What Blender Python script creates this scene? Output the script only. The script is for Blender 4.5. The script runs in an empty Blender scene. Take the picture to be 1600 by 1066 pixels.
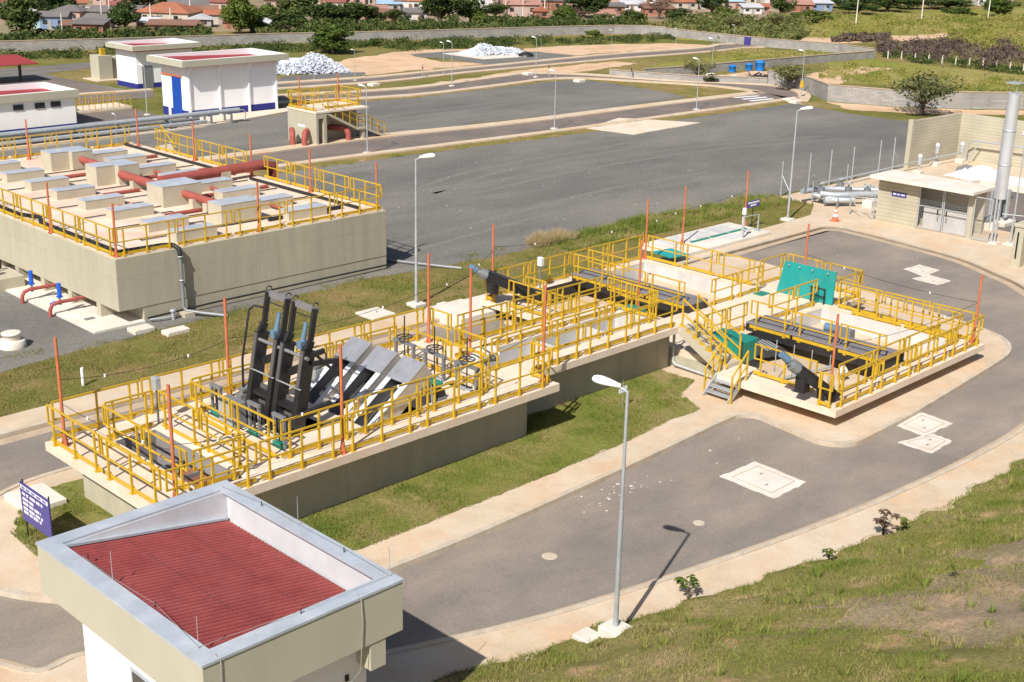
import bpy, bmesh, math, random
import numpy as np
from mathutils import Vector, Matrix
R_ = math.radians
random.seed(11)
rng = np.random.default_rng(5)
SC = bpy.context.scene
COL = SC.collection

# ------------------------------------------------------------------ camera
EYE = 15.5
F_, PIT, ROL, YAW = 2035.31, .321725, .0217544, .783153
_cp, _sp = math.cos(PIT), math.sin(PIT)
_fw = np.array([math.cos(YAW)*_cp, math.sin(YAW)*_cp, -_sp])
_rt = np.array([math.sin(YAW), -math.cos(YAW), 0.])
_up = np.cross(_rt, _fw)
_r2 = math.cos(ROL)*_rt + math.sin(ROL)*_up
_u2 = -math.sin(ROL)*_rt + math.cos(ROL)*_up
cam_d = bpy.data.cameras.new("camera")
cam = bpy.data.objects.new("camera", cam_d)
COL.objects.link(cam)
cam.matrix_world = Matrix(((_r2[0], _u2[0], -_fw[0], 0), (_r2[1], _u2[1], -_fw[1], 0), (_r2[2], _u2[2], -_fw[2], EYE), (0, 0, 0, 1)))
cam_d.sensor_width = 36
cam_d.lens = F_/1600*36
cam_d.clip_start = .1
cam_d.clip_end = 3000
SC.camera = cam

# ------------------------------------------------------------------ light
SUN_AZ, SUN_EL = R_(22), R_(45)     # light travels towards +X, a little +Y
wd = bpy.data.worlds.new("World"); SC.world = wd; wd.use_nodes = True
nt = wd.node_tree; nt.nodes.clear()
sky = nt.nodes.new('ShaderNodeTexSky'); sky.sky_type = 'NISHITA'; sky.sun_disc = False
sky.sun_elevation = SUN_EL
sky.sun_rotation = math.atan2(-math.cos(SUN_AZ), -math.sin(SUN_AZ))
sky.air_density = 1.0; sky.dust_density = 1.6; sky.ozone_density = 1.0
bg = nt.nodes.new('ShaderNodeBackground'); bg.inputs[1].default_value = .075
wo = nt.nodes.new('ShaderNodeOutputWorld')
nt.links.new(sky.outputs[0], bg.inputs[0]); nt.links.new(bg.outputs[0], wo.inputs[0])
sl = bpy.data.lights.new("sun", 'SUN'); sl.energy = 5.0; sl.angle = R_(.5); sl.color = (1, .955, .89)
so = bpy.data.objects.new("sun", sl); COL.objects.link(so)
so.rotation_euler = Vector((math.cos(SUN_AZ)*math.cos(SUN_EL), math.sin(SUN_AZ)*math.cos(SUN_EL), -math.sin(SUN_EL))).to_track_quat('-Z', 'Y').to_euler()
so.location = (-60, -30, 70)
SC.view_settings.view_transform = 'Standard'; SC.view_settings.look = 'None'
SC.view_settings.exposure = .22; SC.view_settings.gamma = 1
SC.render.resolution_x = 1024; SC.render.resolution_y = 682

# ------------------------------------------------------------------ helpers
def at(px, py, z=0.):
    """ground point seen at a pixel of the 1600 px photograph, on the level z"""
    d = _r2*((px-800)/F_) - _u2*((py-533)/F_) + _fw
    t = (z-EYE)/d[2]
    return (float(d[0]*t), float(d[1]*t), z)

def pxx(x, y, z):
    v = np.array([x, y, z-EYE]); w = v@_fw
    return 800+F_*(v@_r2)/w

class MB:
    """collects shapes, builds ONE mesh object"""
    def __init__(s): s.v = []; s.f = []; s.sm = []
    def face(s, pts, sm=False):
        n = len(s.v); s.v += [tuple(p) for p in pts]; s.f.append(tuple(range(n, n+len(pts)))); s.sm.append(sm); return s
    def add(s, vs, fs, sm=False):
        n = len(s.v); s.v += [tuple(p) for p in vs]
        for f in fs: s.f.append(tuple(i+n for i in f)); s.sm.append(sm)
        return s
    def box(s, x0, x1, y0, y1, z0, z1):
        return s.add([(x0,y0,z0),(x1,y0,z0),(x1,y1,z0),(x0,y1,z0),(x0,y0,z1),(x1,y0,z1),(x1,y1,z1),(x0,y1,z1)],
                     [(3,2,1,0),(4,5,6,7),(0,1,5,4),(1,2,6,5),(2,3,7,6),(3,0,4,7)])
    def cbox(s, x0, x1, y0, y1, z0, z1, b=.03):
        """box with chamfered top and vertical edges"""
        p = [(x0+b,y0),(x1-b,y0),(x1,y0+b),(x1,y1-b),(x1-b,y1),(x0+b,y1),(x0,y1-b),(x0,y0+b)]
        cx, cy = (x0+x1)/2, (y0+y1)/2
        q = [(x+(b if x < cx else -b), y+(b if y < cy else -b)) for x, y in p]
        v = [(x,y,z0) for x,y in p]+[(x,y,z1-b) for x,y in p]+[(x,y,z1) for x,y in q]
        f = [tuple(range(7,-1,-1)), tuple(range(16,24))]
        for k in range(2):
            for i in range(8):
                j = (i+1) % 8; f.append((k*8+i, k*8+j, k*8+8+j, k*8+8+i))
        return s.add(v, f)
    def bar(s, a, b, w, h=None, up=(0,0,1)):
        """rectangular bar from a to b, width w, height h"""
        h = h or w
        a = Vector(a); b = Vector(b); d = (b-a).normalized(); u = Vector(up)
        if abs(d.dot(u)) > .98: u = Vector((1,0,0))
        r = d.cross(u).normalized()*(w/2); u = r.cross(d).normalized()*(h/2)
        vs = [p+i*r+j*u for p in (a,b) for i,j in ((-1,-1),(1,-1),(1,1),(-1,1))]
        return s.add(vs, [(3,2,1,0),(4,5,6,7),(0,1,5,4),(1,2,6,5),(2,3,7,6),(3,0,4,7)])
    def cyl(s, a, b, r0, r1=None, n=12, caps=True):
        r1 = r0 if r1 is None else r1
        return s.tube([a,b],[r0,r1],n,caps)
    def tube(s, pts, r, n=10, caps=True):
        pts = [Vector(p) for p in pts]
        rs = r if isinstance(r,(list,tuple)) else [r]*len(pts)
        vs = []; fs = []; pr = None
        for i,p in enumerate(pts):
            if i == 0: d = pts[1]-p
            elif i == len(pts)-1: d = p-pts[i-1]
            else: d = (pts[i+1]-p).normalized()+(p-pts[i-1]).normalized()
            d.normalize()
            if pr is None:
                u = Vector((0,0,1)) if abs(d.z) < .9 else Vector((1,0,0))
            else: u = pr
            a = (u-d*u.dot(d)).normalized(); b = d.cross(a); pr = a
            for k in range(n):
                t = 2*math.pi*k/n; vs.append(p+(a*math.cos(t)+b*math.sin(t))*rs[i])
        for i in range(len(pts)-1):
            for k in range(n):
                j = (k+1) % n; fs.append((i*n+k, i*n+j, i*n+n+j, i*n+n+k))
        s.add(vs, fs, True)
        if caps:
            m = len(pts)-1
            s.add([vs[k] for k in range(n)], [tuple(range(n-1,-1,-1))])
            s.add([vs[m*n+k] for k in range(n)], [tuple(range(n))])
        return s
    def prism(s, poly, z0, z1, bottom=True):
        n = len(poly)
        ar = sum(poly[i][0]*poly[(i+1)%n][1]-poly[(i+1)%n][0]*poly[i][1] for i in range(n))
        if ar < 0: poly = poly[::-1]
        v = [(p[0],p[1],z0) for p in poly]+[(p[0],p[1],z1) for p in poly]
        f = [tuple(range(n,2*n))]+[(i,(i+1)%n,n+(i+1)%n,n+i) for i in range(n)]
        if bottom: f.append(tuple(range(n-1,-1,-1)))
        return s.add(v, f)
    def lathe(s, c, prof, n=16):
        vs = []; fs = []
        for r,z in prof:
            for k in range(n):
                t = 2*math.pi*k/n; vs.append((c[0]+r*math.cos(t), c[1]+r*math.sin(t), c[2]+z))
        for i in range(len(prof)-1):
            for k in range(n):
                j = (k+1)%n; fs.append((i*n+k,i*n+j,i*n+n+j,i*n+n+k))
        s.add(vs, fs, True)
        s.add(vs[-n:], [tuple(range(n))])
        return s
    def slab(s, rect, holes, z0, z1):
        """plate with rectangular holes"""
        x0,x1,y0,y1 = rect
        xs = sorted(set([x0,x1]+[v for h in holes for v in h[:2]])); ys = sorted(set([y0,y1]+[v for h in holes for v in h[2:]]))
        def solid(i,j):
            if i < 0 or j < 0 or i >= len(xs)-1 or j >= len(ys)-1: return False
            cx = (xs[i]+xs[i+1])/2; cy = (ys[j]+ys[j+1])/2
            return not any(h[0] < cx < h[1] and h[2] < cy < h[3] for h in holes)
        for i in range(len(xs)-1):
            for j in range(len(ys)-1):
                if not solid(i,j): continue
                a,b,c,d = xs[i],xs[i+1],ys[j],ys[j+1]
                s.face([(a,c,z1),(b,c,z1),(b,d,z1),(a,d,z1)]); s.face([(a,d,z0),(b,d,z0),(b,c,z0),(a,c,z0)])
                if not solid(i-1,j): s.face([(a,d,z0),(a,c,z0),(a,c,z1),(a,d,z1)])
                if not solid(i+1,j): s.face([(b,c,z0),(b,d,z0),(b,d,z1),(b,c,z1)])
                if not solid(i,j-1): s.face([(a,c,z0),(b,c,z0),(b,c,z1),(a,c,z1)])
                if not solid(i,j+1): s.face([(b,d,z0),(a,d,z0),(a,d,z1),(b,d,z1)])
        return s
    def well(s, h, z0, z1, t=.004):
        """inside walls and floor of a rectangular pit"""
        a,b,c,d = h[0]+t,h[1]-t,h[2]+t,h[3]-t
        s.face([(a,c,z0),(a,d,z0),(a,d,z1),(a,c,z1)]); s.face([(b,d,z0),(b,c,z0),(b,c,z1),(b,d,z1)])
        s.face([(b,c,z0),(a,c,z0),(a,c,z1),(b,c,z1)]); s.face([(a,d,z0),(b,d,z0),(b,d,z1),(a,d,z1)])
        s.face([(a,c,z0),(b,c,z0),(b,d,z0),(a,d,z0)])
        return s
    def mesh(s, name, off=(0,0,0)):
        me = bpy.data.meshes.new(name)
        ox,oy,oz = off
        me.from_pydata([(x-ox,y-oy,z-oz) for x,y,z in s.v], [], s.f)
        me.polygons.foreach_set('use_smooth', s.sm)
        me.update()
        return me
    def build(s, name, mat, parent=None):
        off = ORG.get(parent.name, (0,0,0)) if parent else (0,0,0)
        me = s.mesh(name, off)
        me.materials.append(mat)
        o = bpy.data.objects.new(name, me); COL.objects.link(o)
        if parent: o.parent = parent
        ORG[o.name] = off
        return o
ORG = {}
def thing(name, label, cat, loc=(0,0,0), group=None):
    o = bpy.data.objects.new(name, None); COL.objects.link(o)
    o.location = loc; ORG[o.name] = tuple(loc); o.empty_display_size = .3
    o['label'] = label; o['category'] = cat
    if group: o['group'] = group
    return o
def tag(o, label, cat, group=None):
    o['label'] = label; o['category'] = cat
    if group: o['group'] = group
    return o
def struct(o): o['kind'] = 'structure'; return o
def stuff(o, label, cat): o['kind'] = 'stuff'; o['label'] = label; o['category'] = cat; return o
def tree_copy(o, parent=None):
    c = o.copy(); COL.objects.link(c)
    if parent: c.parent = parent
    for ch in o.children: tree_copy(ch, c)
    return c
ORD = ['first','second','third','fourth','fifth','sixth','seventh','eighth','ninth','tenth','eleventh','twelfth','thirteenth','fourteenth','fifteenth','sixteenth','seventeenth','eighteenth','nineteenth','twentieth']

# ------------------------------------------------------------------ materials
def mat(name, col, rough=.8, var=.12, scale=2., metal=0., bump=0., bscale=40., stain=None, stain_amt=.5, stain_scale=.6, fine=0., fscale=60., stretch=None, spec=.3, stain2=None, stain2_amt=.5, stain2_scale=.25, rnd=0.):
    m = bpy.data.materials.new(name); m.use_nodes = True
    n = m.node_tree.nodes; l = m.node_tree.links
    b = n['Principled BSDF']; b.inputs['Roughness'].default_value = rough; b.inputs['Metallic'].default_value = metal
    b.inputs['Specular IOR Level'].default_value = spec
    g = n.new('ShaderNodeNewGeometry'); src = g.outputs['Position']
    if stretch:
        mp = n.new('ShaderNodeMapping'); mp.inputs['Scale'].default_value = stretch
        l.new(src, mp.inputs[0]); src = mp.outputs[0]
    def noise(sc, det=5., ro=.6):
        t = n.new('ShaderNodeTexNoise'); t.inputs['Scale'].default_value = sc; t.inputs['Detail'].default_value = det; t.inputs['Roughness'].default_value = ro
        l.new(src, t.inputs['Vector']); return t.outputs[0]
    def mix(fac, a, c, mode='MIX'):
        x = n.new('ShaderNodeMix'); x.data_type = 'RGBA'; x.blend_type = mode
        for sock, v in ((x.inputs[0], fac), (x.inputs[6], a), (x.inputs[7], c)):
            if hasattr(v, 'is_output'): l.new(v, sock)
            elif isinstance(v, (int,float)): sock.default_value = v
            else: sock.default_value = (*v, 1) if len(v) == 3 else v
        return x.outputs[2]
    def ramp(v, lo, hi, a=0., c=1.):
        r = n.new('ShaderNodeMapRange'); r.inputs[1].default_value = lo; r.inputs[2].default_value = hi; r.inputs[3].default_value = a; r.inputs[4].default_value = c
        l.new(v, r.inputs[0]); return r.outputs[0]
    f = ramp(noise(scale), .3, .7)
    lo = tuple(max(0, c*(1-var)) for c in col); hi = tuple(min(1, c*(1+var)) for c in col)
    out = mix(f, lo, hi)
    if stain:
        out = mix(ramp(noise(stain_scale, 6, .65), .45, .72, 0, stain_amt), out, stain)
    if stain2:
        out = mix(ramp(noise(stain2_scale, 7, .7), .42, .66, 0, stain2_amt), out, stain2)
    if fine:
        out = mix(1., out, mix(ramp(noise(fscale, 3, .8), .3, .7), (1-fine,)*3, (1+fine,)*3), 'MULTIPLY')
    if rnd:
        oi = n.new('ShaderNodeObjectInfo')
        out = mix(1., out, mix(oi.outputs['Random'], (1-rnd, 1-rnd*.9, 1-rnd), (1+rnd, 1+rnd*.7, 1+rnd*.4)), 'MULTIPLY')
    l.new(out, b.inputs['Base Color'])
    if bump:
        bn = n.new('ShaderNodeBump'); bn.inputs['Strength'].default_value = bump; bn.inputs['Distance'].default_value = .02
        l.new(noise(bscale, 4, .7), bn.inputs['Height']); l.new(bn.outputs[0], b.inputs['Normal'])
    return m
M = {}
M['asphalt'] = mat('asphalt', (.275,.232,.188), .9, .18, .35, stain=(.33,.262,.205), stain_amt=.85, stain_scale=.5, stain2=(.165,.150,.142), stain2_amt=.7, stain2_scale=.2, fine=.18, fscale=18, bump=.25, bscale=60, stretch=(.7,1.2,1))
M['asphalt_far'] = mat('asphalt_far', (.175,.145,.13), .9, .14, .3, stain=(.25,.19,.15), stain_amt=.6, stain_scale=.3, fine=.12, fscale=10)
M['gravel'] = mat('gravel', (.178,.168,.148), .95, .20, .22, stain=(.255,.232,.195), stain_amt=.75, stain_scale=.13, stain2=(.115,.114,.11), stain2_amt=.75, stain2_scale=.07, fine=.28, fscale=7, bump=.3, bscale=30, stretch=(.55,1.3,1))
M['paving'] = mat('paving', (.555,.435,.305), .85, .11, 1.1, stain=(.60,.36,.20), stain_amt=.65, stain_scale=.6, stain2=(.64,.56,.46), stain2_amt=.6, stain2_scale=.35, fine=.11, fscale=22, bump=.15)
M['kerb'] = mat('kerb', (.50,.43,.34), .85, .16, 2.5, stain=(.60,.40,.24), stain_amt=.6, stain_scale=1.2, fine=.15, fscale=25)
M['gutter'] = mat('gutter', (.47,.36,.255), .9, .15, 1.2, stain=(.37,.29,.22), stain_amt=.6, stain_scale=.8, fine=.14, fscale=25)
M['deck'] = mat('deck', (.68,.565,.44), .85, .09, 1.3, stain=(.62,.40,.26), stain_amt=.55, stain_scale=.9, stain2=(.74,.67,.58), stain2_amt=.5, stain2_scale=.5, fine=.10, fscale=18)
M['slabedge'] = mat('slabedge', (.49,.44,.335), .85, .08, 1.5, stain=(.42,.36,.27), stain_amt=.4, stain_scale=1.4)
M['wallpaint'] = mat('wallpaint', (.44,.405,.305), .8, .06, .8, stain=(.44,.40,.30), stain_amt=.5, stain_scale=.7, fine=.05, fscale=12, stretch=(1,1,.35), bump=.06, bscale=25)
M['concrete'] = mat('concrete', (.56,.55,.53), .85, .12, 1.2, stain=(.42,.41,.39), stain_amt=.6, stain_scale=1.1, fine=.1, fscale=20, stretch=(1,1,.5))
M['padwhite'] = mat('padwhite', (.66,.61,.53), .85, .10, 1.2, stain=(.58,.45,.32), stain_amt=.5, stain_scale=.9, stain2=(.72,.70,.66), stain2_amt=.5, stain2_scale=.7, fine=.10)
M['yellow'] = mat('yellow', (.57,.36,.022), .45, .14, 2.5, spec=.4, stain=(.40,.23,.03), stain_amt=.4, stain_scale=3.)
M['orange'] = mat('orange', (.54,.165,.075), .55, .14, 4., stain=(.36,.12,.06), stain_amt=.4, stain_scale=3.)
M['redpipe'] = mat('redpipe', (.34,.085,.068), .6, .14, 3., stain=(.24,.07,.055), stain_amt=.4, stain_scale=2.)
M['blackpipe'] = mat('blackpipe', (.025,.025,.027), .5, .2, 3.)
M['black'] = mat('black', (.022,.021,.022), .42, .25, 3., spec=.5)
M['darksteel'] = mat('darksteel', (.06,.057,.057), .55, .2, 3., metal=.2)
M['covers'] = mat('covers', (.20,.185,.19), .7, .12, 2.)
M['stainless'] = mat('stainless', (.72,.71,.71), .40, .12, 2.5, metal=.75, stain=(.48,.46,.45), stain_amt=.5, stain_scale=1.5, spec=.5)
M['galv'] = mat('galv', (.50,.53,.55), .5, .12, 4., metal=.45)
M['greymetal'] = mat('greymetal', (.24,.25,.26), .5, .12, 4., metal=.3)
M['motor'] = mat('motor', (.12,.20,.28), .5, .15, 4.)
M['bluevalve'] = mat('bluevalve', (.02,.12,.62), .45, .1, 4.)
M['green'] = mat('green', (.008,.225,.165), .4, .1, 2., spec=.5)
M['teal'] = mat('teal', (.014,.34,.33), .5, .1, 1.2, stain=(.10,.36,.29), stain_amt=.6, stain_scale=.8)
M['white'] = mat('white', (.90,.90,.91), .7, .03, 1.)
M['signwhite'] = mat('signwhite', (.82,.82,.84), .6, .02, 1.)
M['signblue'] = mat('signblue', (.055,.048,.235), .4, .08, 1., spec=.5)
M['bandblue'] = mat('bandblue', (.03,.035,.22), .6, .08, 1.)
M['doorblue'] = mat('doorblue', (.008,.065,.36), .5, .1, 1.5)
M['fascia'] = mat('fascia', (.46,.435,.335), .8, .05, .8, stain=(.41,.385,.30), stain_amt=.5, stain_scale=1.2, stretch=(1,1,.4))
M['coping'] = mat('coping', (.43,.475,.54), .55, .12, 1.4, metal=.15, stain=(.64,.655,.68), stain_amt=.65, stain_scale=1.1, stain2=(.36,.35,.33), stain2_amt=.35, stain2_scale=1.6, fine=.08)
M['innerwall'] = mat('innerwall', (.57,.58,.60), .85, .07, 1., stain=(.42,.42,.43), stain_amt=.4, stain_scale=1.6)
M['roofred'] = mat('roofred', (.31,.064,.060), .6, .12, 1.0, stain=(.19,.035,.035), stain_amt=.7, stain_scale=1.6, stain2=(.34,.09,.085), stain2_amt=.5, stain2_scale=.9, fine=.10, fscale=12)
M['rooffar'] = mat('rooffar', (.32,.045,.05), .7, .1, 1.)
M['cable'] = mat('cable', (.03,.03,.03), .7, .1, 3.)
M['glassdark'] = mat('glassdark', (.03,.035,.04), .15, .2, 2., spec=.6)
M['water'] = mat('water', (.035,.05,.03), .12, .35, 1.6, stain=(.02,.06,.035), stain_amt=.7, stain_scale=.8, spec=.6)
M['sludge'] = mat('sludge', (.32,.135,.075), .5, .3, 1.5, stain=(.16,.08,.05), stain_amt=.6)
M['blockwall'] = mat('blockwall', (.56,.50,.37), .85, .05, .8, fine=.05)
M['soil'] = mat('soil', (.62,.41,.26), .95, .18, .5, stain=(.68,.50,.36), stain_amt=.6, stain_scale=.25, stain2=(.40,.30,.16), stain2_amt=.35, stain2_scale=.12, fine=.16, fscale=5)
M['plastic'] = mat('plastic', (.72,.71,.68), .5, .06, 2.)

M['pitgrey'] = mat('pitgrey', (.27,.265,.27), .8, .12, 1.5, stain=(.20,.15,.12), stain_amt=.5)
M['darkpool'] = mat('darkpool', (.055,.05,.042), .7, .3, 1.5, stain=(.12,.10,.07), stain_amt=.5)
M['plateedge'] = mat('plateedge', (.74,.74,.75), .4, .08, 3., metal=.25)
M['guide'] = mat('guide', (.105,.096,.093), .6, .15, 3.)
M['cablegrey'] = mat('cablegrey', (.30,.28,.25), .7, .1, 3.)
M['track'] = mat('track', (.192,.182,.162), .95, .16, .5, fine=.28, fscale=7, stain=(.172,.164,.148), stain_amt=1., stain_scale=.5)
M['silver'] = mat('silver', (.74,.76,.80), .32, .06, 1.5, metal=.55, stain=(.58,.60,.64), stain_amt=.4, stain_scale=1.)
M['roofdeck'] = mat('roofdeck', (.69,.56,.43), .85, .08, 1.3, stain=(.62,.30,.22), stain_amt=.75, stain_scale=.35, stain2=(.74,.67,.58), stain2_amt=.5, stain2_scale=.4, fine=.08, fscale=14)

# ------------------------------------------------------------------ land materials
def land(name, a, b, c, soil, soil_lo=.60, soil_hi=.70, s1=.35, s2=1.6, s3=.8, fine=.3, fscale=8, bump=.5):
    """grass ground: two greens, a straw tone and bare soil showing in patches"""
    m = bpy.data.materials.new(name); m.use_nodes = True
    n = m.node_tree.nodes; l = m.node_tree.links; bs = n['Principled BSDF']; bs.inputs['Roughness'].default_value = .95; bs.inputs['Specular IOR Level'].default_value = .1
    g = n.new('ShaderNodeNewGeometry')
    def nz(sc, det=5, off=0, ro=.62):
        mp = n.new('ShaderNodeMapping'); mp.inputs['Location'].default_value = (off, off*1.7, 0); mp.inputs['Scale'].default_value = (1, 1, .3); l.new(g.outputs['Position'], mp.inputs[0])
        t = n.new('ShaderNodeTexNoise'); t.inputs['Scale'].default_value = sc; t.inputs['Detail'].default_value = det; t.inputs['Roughness'].default_value = ro; l.new(mp.outputs[0], t.inputs[0]); return t.outputs[0]
    def rmp(v, lo, hi):
        r = n.new('ShaderNodeMapRange'); r.inputs[1].default_value = lo; r.inputs[2].default_value = hi; l.new(v, r.inputs[0]); return r.outputs[0]
    def mx(f, p, q, mode='MIX'):
        x = n.new('ShaderNodeMix'); x.data_type = 'RGBA'; x.blend_type = mode
        l.new(f, x.inputs[0]) if hasattr(f, 'is_output') else setattr(x.inputs[0], 'default_value', f)
        for s, v in ((x.inputs[6], p), (x.inputs[7], q)):
            l.new(v, s) if hasattr(v, 'is_output') else setattr(s, 'default_value', (*v, 1))
        return x.outputs[2]
    o = mx(rmp(nz(s2), .35, .65), a, b)
    o = mx(rmp(nz(s1, 6, 7), .42, .62), o, c)
    if soil: o = mx(rmp(nz(s3, 7, 31), soil_lo, soil_hi), o, soil)
    o = mx(1., o, mx(rmp(nz(fscale, 3, 3, .8), .3, .7), (1-fine,)*3, (1+fine,)*3), 'MULTIPLY')
    l.new(o, bs.inputs[0])
    if bump:
        bn = n.new('ShaderNodeBump'); bn.inputs['Strength'].default_value = bump; bn.inputs['Distance'].default_value = .05
        l.new(nz(fscale*1.5, 3, 3, .8), bn.inputs['Height']); l.new(bn.outputs[0], bs.inputs['Normal'])
    return m
def formwork(name, col, stain, bw, bh):
    m = M['wallpaint'].copy(); m.name = name; n = m.node_tree.nodes; l = m.node_tree.links; bs = n['Principled BSDF']
    old = bs.inputs['Base Color'].links[0].from_socket
    g = n.new('ShaderNodeNewGeometry'); sp = n.new('ShaderNodeSeparateXYZ'); l.new(g.outputs['Position'], sp.inputs[0])
    ad = n.new('ShaderNodeMath'); l.new(sp.outputs[0], ad.inputs[0]); l.new(sp.outputs[1], ad.inputs[1]); cb = n.new('ShaderNodeCombineXYZ'); l.new(ad.outputs[0], cb.inputs[0]); l.new(sp.outputs[2], cb.inputs[1])
    br = n.new('ShaderNodeTexBrick'); l.new(cb.outputs[0], br.inputs['Vector']); br.inputs['Scale'].default_value = 1; br.inputs['Brick Width'].default_value = bw; br.inputs['Row Height'].default_value = bh; br.inputs['Mortar Size'].default_value = .012; br.inputs['Mortar Smooth'].default_value = .6
    br.inputs['Color1'].default_value = (.95,.95,.95,1); br.inputs['Color2'].default_value = (1.03,1.03,1.02,1); br.inputs['Mortar'].default_value = (.82,.81,.79,1)
    mp = n.new('ShaderNodeMapping'); mp.inputs['Scale'].default_value = (1.6,1.6,.12); l.new(g.outputs['Position'], mp.inputs[0]); nz = n.new('ShaderNodeTexNoise'); nz.inputs['Scale'].default_value = 1.5; nz.inputs['Detail'].default_value = 5; l.new(mp.outputs[0], nz.inputs[0])
    rp = n.new('ShaderNodeMapRange'); rp.inputs[1].default_value = .42; rp.inputs[2].default_value = .72; rp.inputs[3].default_value = 1.02; rp.inputs[4].default_value = .91; l.new(nz.outputs[0], rp.inputs[0])
    o = old
    for src in (br.outputs[0], rp.outputs[0]):
        x = n.new('ShaderNodeMix'); x.data_type = 'RGBA'; x.blend_type = 'MULTIPLY'; x.inputs[0].default_value = 1; l.new(o, x.inputs[6]); l.new(src, x.inputs[7]); o = x.outputs[2]
    l.new(o, bs.inputs['Base Color']); return m
M['formwall'] = formwork('formwall', 0, 0, 2.75, 1.9)
M['lawn'] = land('lawn', (.13,.14,.032), (.19,.17,.05), (.24,.17,.075), (.44,.26,.14), .60, .74, .30, 1.5, .9)
M['lawn_green'] = land('lawn_green', (.145,.17,.034), (.20,.195,.055), (.25,.205,.085), (.42,.27,.14), .66, .78, .35, 1.3, .9)
M['bank'] = land('bank', (.155,.16,.035), (.21,.19,.06), (.28,.215,.11), (.47,.29,.17), .56, .68, .16, 1.1, .8, fscale=10)
M['bankdry'] = land('bankdry', (.215,.18,.09), (.27,.21,.125), (.30,.225,.16), (.45,.30,.20), .50, .68, .2, 1.2, .9, fscale=10)
M['farland'] = land('farland', (.115,.125,.028), (.18,.165,.045), (.24,.185,.07), (.46,.30,.17), .60, .74, .05, .22, .045, fscale=1.6)
M['fieldgrass'] = land('fieldgrass', (.17,.19,.035), (.25,.235,.055), (.29,.245,.085), (.34,.25,.14), .68, .8, .07, .3, .08, fscale=1.8)
M['strip'] = land('strip', (.16,.15,.035), (.21,.18,.05), (.27,.19,.085), (.46,.29,.17), .55, .7, .35, 1.2, .7, fscale=6)

# ------------------------------------------------------------------ ground sheets
def sheet(name, poly, z, m):
    n = len(poly); ar = sum(poly[i][0]*poly[(i+1)%n][1]-poly[(i+1)%n][0]*poly[i][1] for i in range(n))
    if ar < 0: poly = poly[::-1]
    b = MB(); b.face([(p[0], p[1], z) for p in poly])
    return struct(b.build(name, m))
def px(pts, z=0): return [at(x, y, z)[:2] for x, y in pts]
def rag(poly, step=.6, amp=.12):
    """roughen an outline so that edges of lawns and gravel are uneven"""
    out = []
    for i in range(len(poly)):
        a = Vector(poly[i]).to_2d() if False else Vector((poly[i][0], poly[i][1])); q = poly[(i+1)%len(poly)]; b = Vector((q[0], q[1]))
        L = (b-a).length; k = max(1, min(160, int(L/step))); d = (b-a)/L; nn = Vector((-d.y, d.x))
        for j in range(k):
            p = a+(b-a)*(j/k)+nn*random.uniform(-amp, amp)*(0 if j == 0 else 1); out.append((p.x, p.y))
    return out
def arc(c, r, a0, a1, n=8): return [(c[0]+r*math.cos(R_(a0+(a1-a0)*i/n)), c[1]+r*math.sin(R_(a0+(a1-a0)*i/n))) for i in range(n+1)]
def smooth(pts, k=5):
    """Catmull-Rom through the points"""
    P = [Vector((p[0], p[1])) for p in pts]; out = []
    for i in range(len(P)-1):
        a = P[max(0, i-1)]; b = P[i]; c = P[i+1]; d = P[min(len(P)-1, i+2)]
        for j in range(k):
            t = j/k; out.append(tuple(.5*((2*b)+(c-a)*t+(2*a-5*b+4*c-d)*t*t+(3*b-a-3*c+d)*t**3)))
    out.append(tuple(P[-1])); return out
def offset(line, d):
    out = []
    for i, p in enumerate(line):
        a = Vector(line[max(0, i-1)]); b = Vector(line[min(len(line)-1, i+1)]); t = (b-a).normalized()
        out.append((p[0]-t.y*d, p[1]+t.x*d))
    return out
def strip(line, d0, d1): return offset(line, d0)+offset(line, d1)[::-1]
def raised(name, poly, h, m, z0=0.):
    b = MB(); b.prism(poly, z0, h, False); return struct(b.build(name, m))

sheet('ground', [(-500,-300),(900,-300),(900,900),(-500,900)], -.012, M['farland'])

# dark gravel yards
gravel_s = px([(-40,590),(0,583),(100,556)])+[(24.3,42.5),(33.7,42.9),(36.8,42.4),(41.8,41.9),(46.7,42.2),(52.1,42.5),(57.2,42.3),(62.3,41.7)]
gravel_e = [(76.6,41.3),(83,41.3)]+px([(1470,203),(1420,190),(1330,178),(1252,164)])
gravel_n = [(97.5,64.2),(85.9,64.1),(72.3,64.5),(65,65.1),(58.4,64.6),(48.3,65.2),(40,66),(30,66),(10,66),(-10,60),(2,40)]
sheet('gravel_yard', rag(gravel_s+gravel_e+gravel_n, .7, .10), .0, M['gravel'])
sheet('gravel_yard', rag(px([(-60,240),(-60,223),(0,220),(120,204),(180,190),(440,180),(440,160),(640,152),(800,133),(895,122),(960,131),(1040,144),(1072,152),(1020,160),(900,176),(800,187),(600,209),(470,225),(400,236),(330,250),(200,268)]), .9, .12), .0, M['gravel'])
sheet('gravel_yard', px([(-30,112),(0,108),(150,97),(150,106),(0,122),(-30,125)]), .0, M['gravel'])
sheet('gravel_yard', px([(40,118),(65,112),(90,121),(195,140),(180,146),(120,153),(60,150),(-40,150),(-40,125)]), .001, M['gravel'])

# lawns of the plant
sheet('lawn', rag([(9,37.7),(17,37.75),(32.5,37.7),(34.2,37.2),(34.3,35.4),(44.3,35.4),(47.2,36.6),(50,36.9),(59.6,37.0),(59.9,37.4),(63,39.9),(63,41.6),(57.2,42.3),(52.1,42.6),(46.7,42.3),(41.8,42.1),(36.8,42.6),(33.7,43.0),(24.3,42.6),(19.75,42.2),(17.25,41.8),(8,41.5)], .5, .14), .006, M['lawn'])

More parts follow.
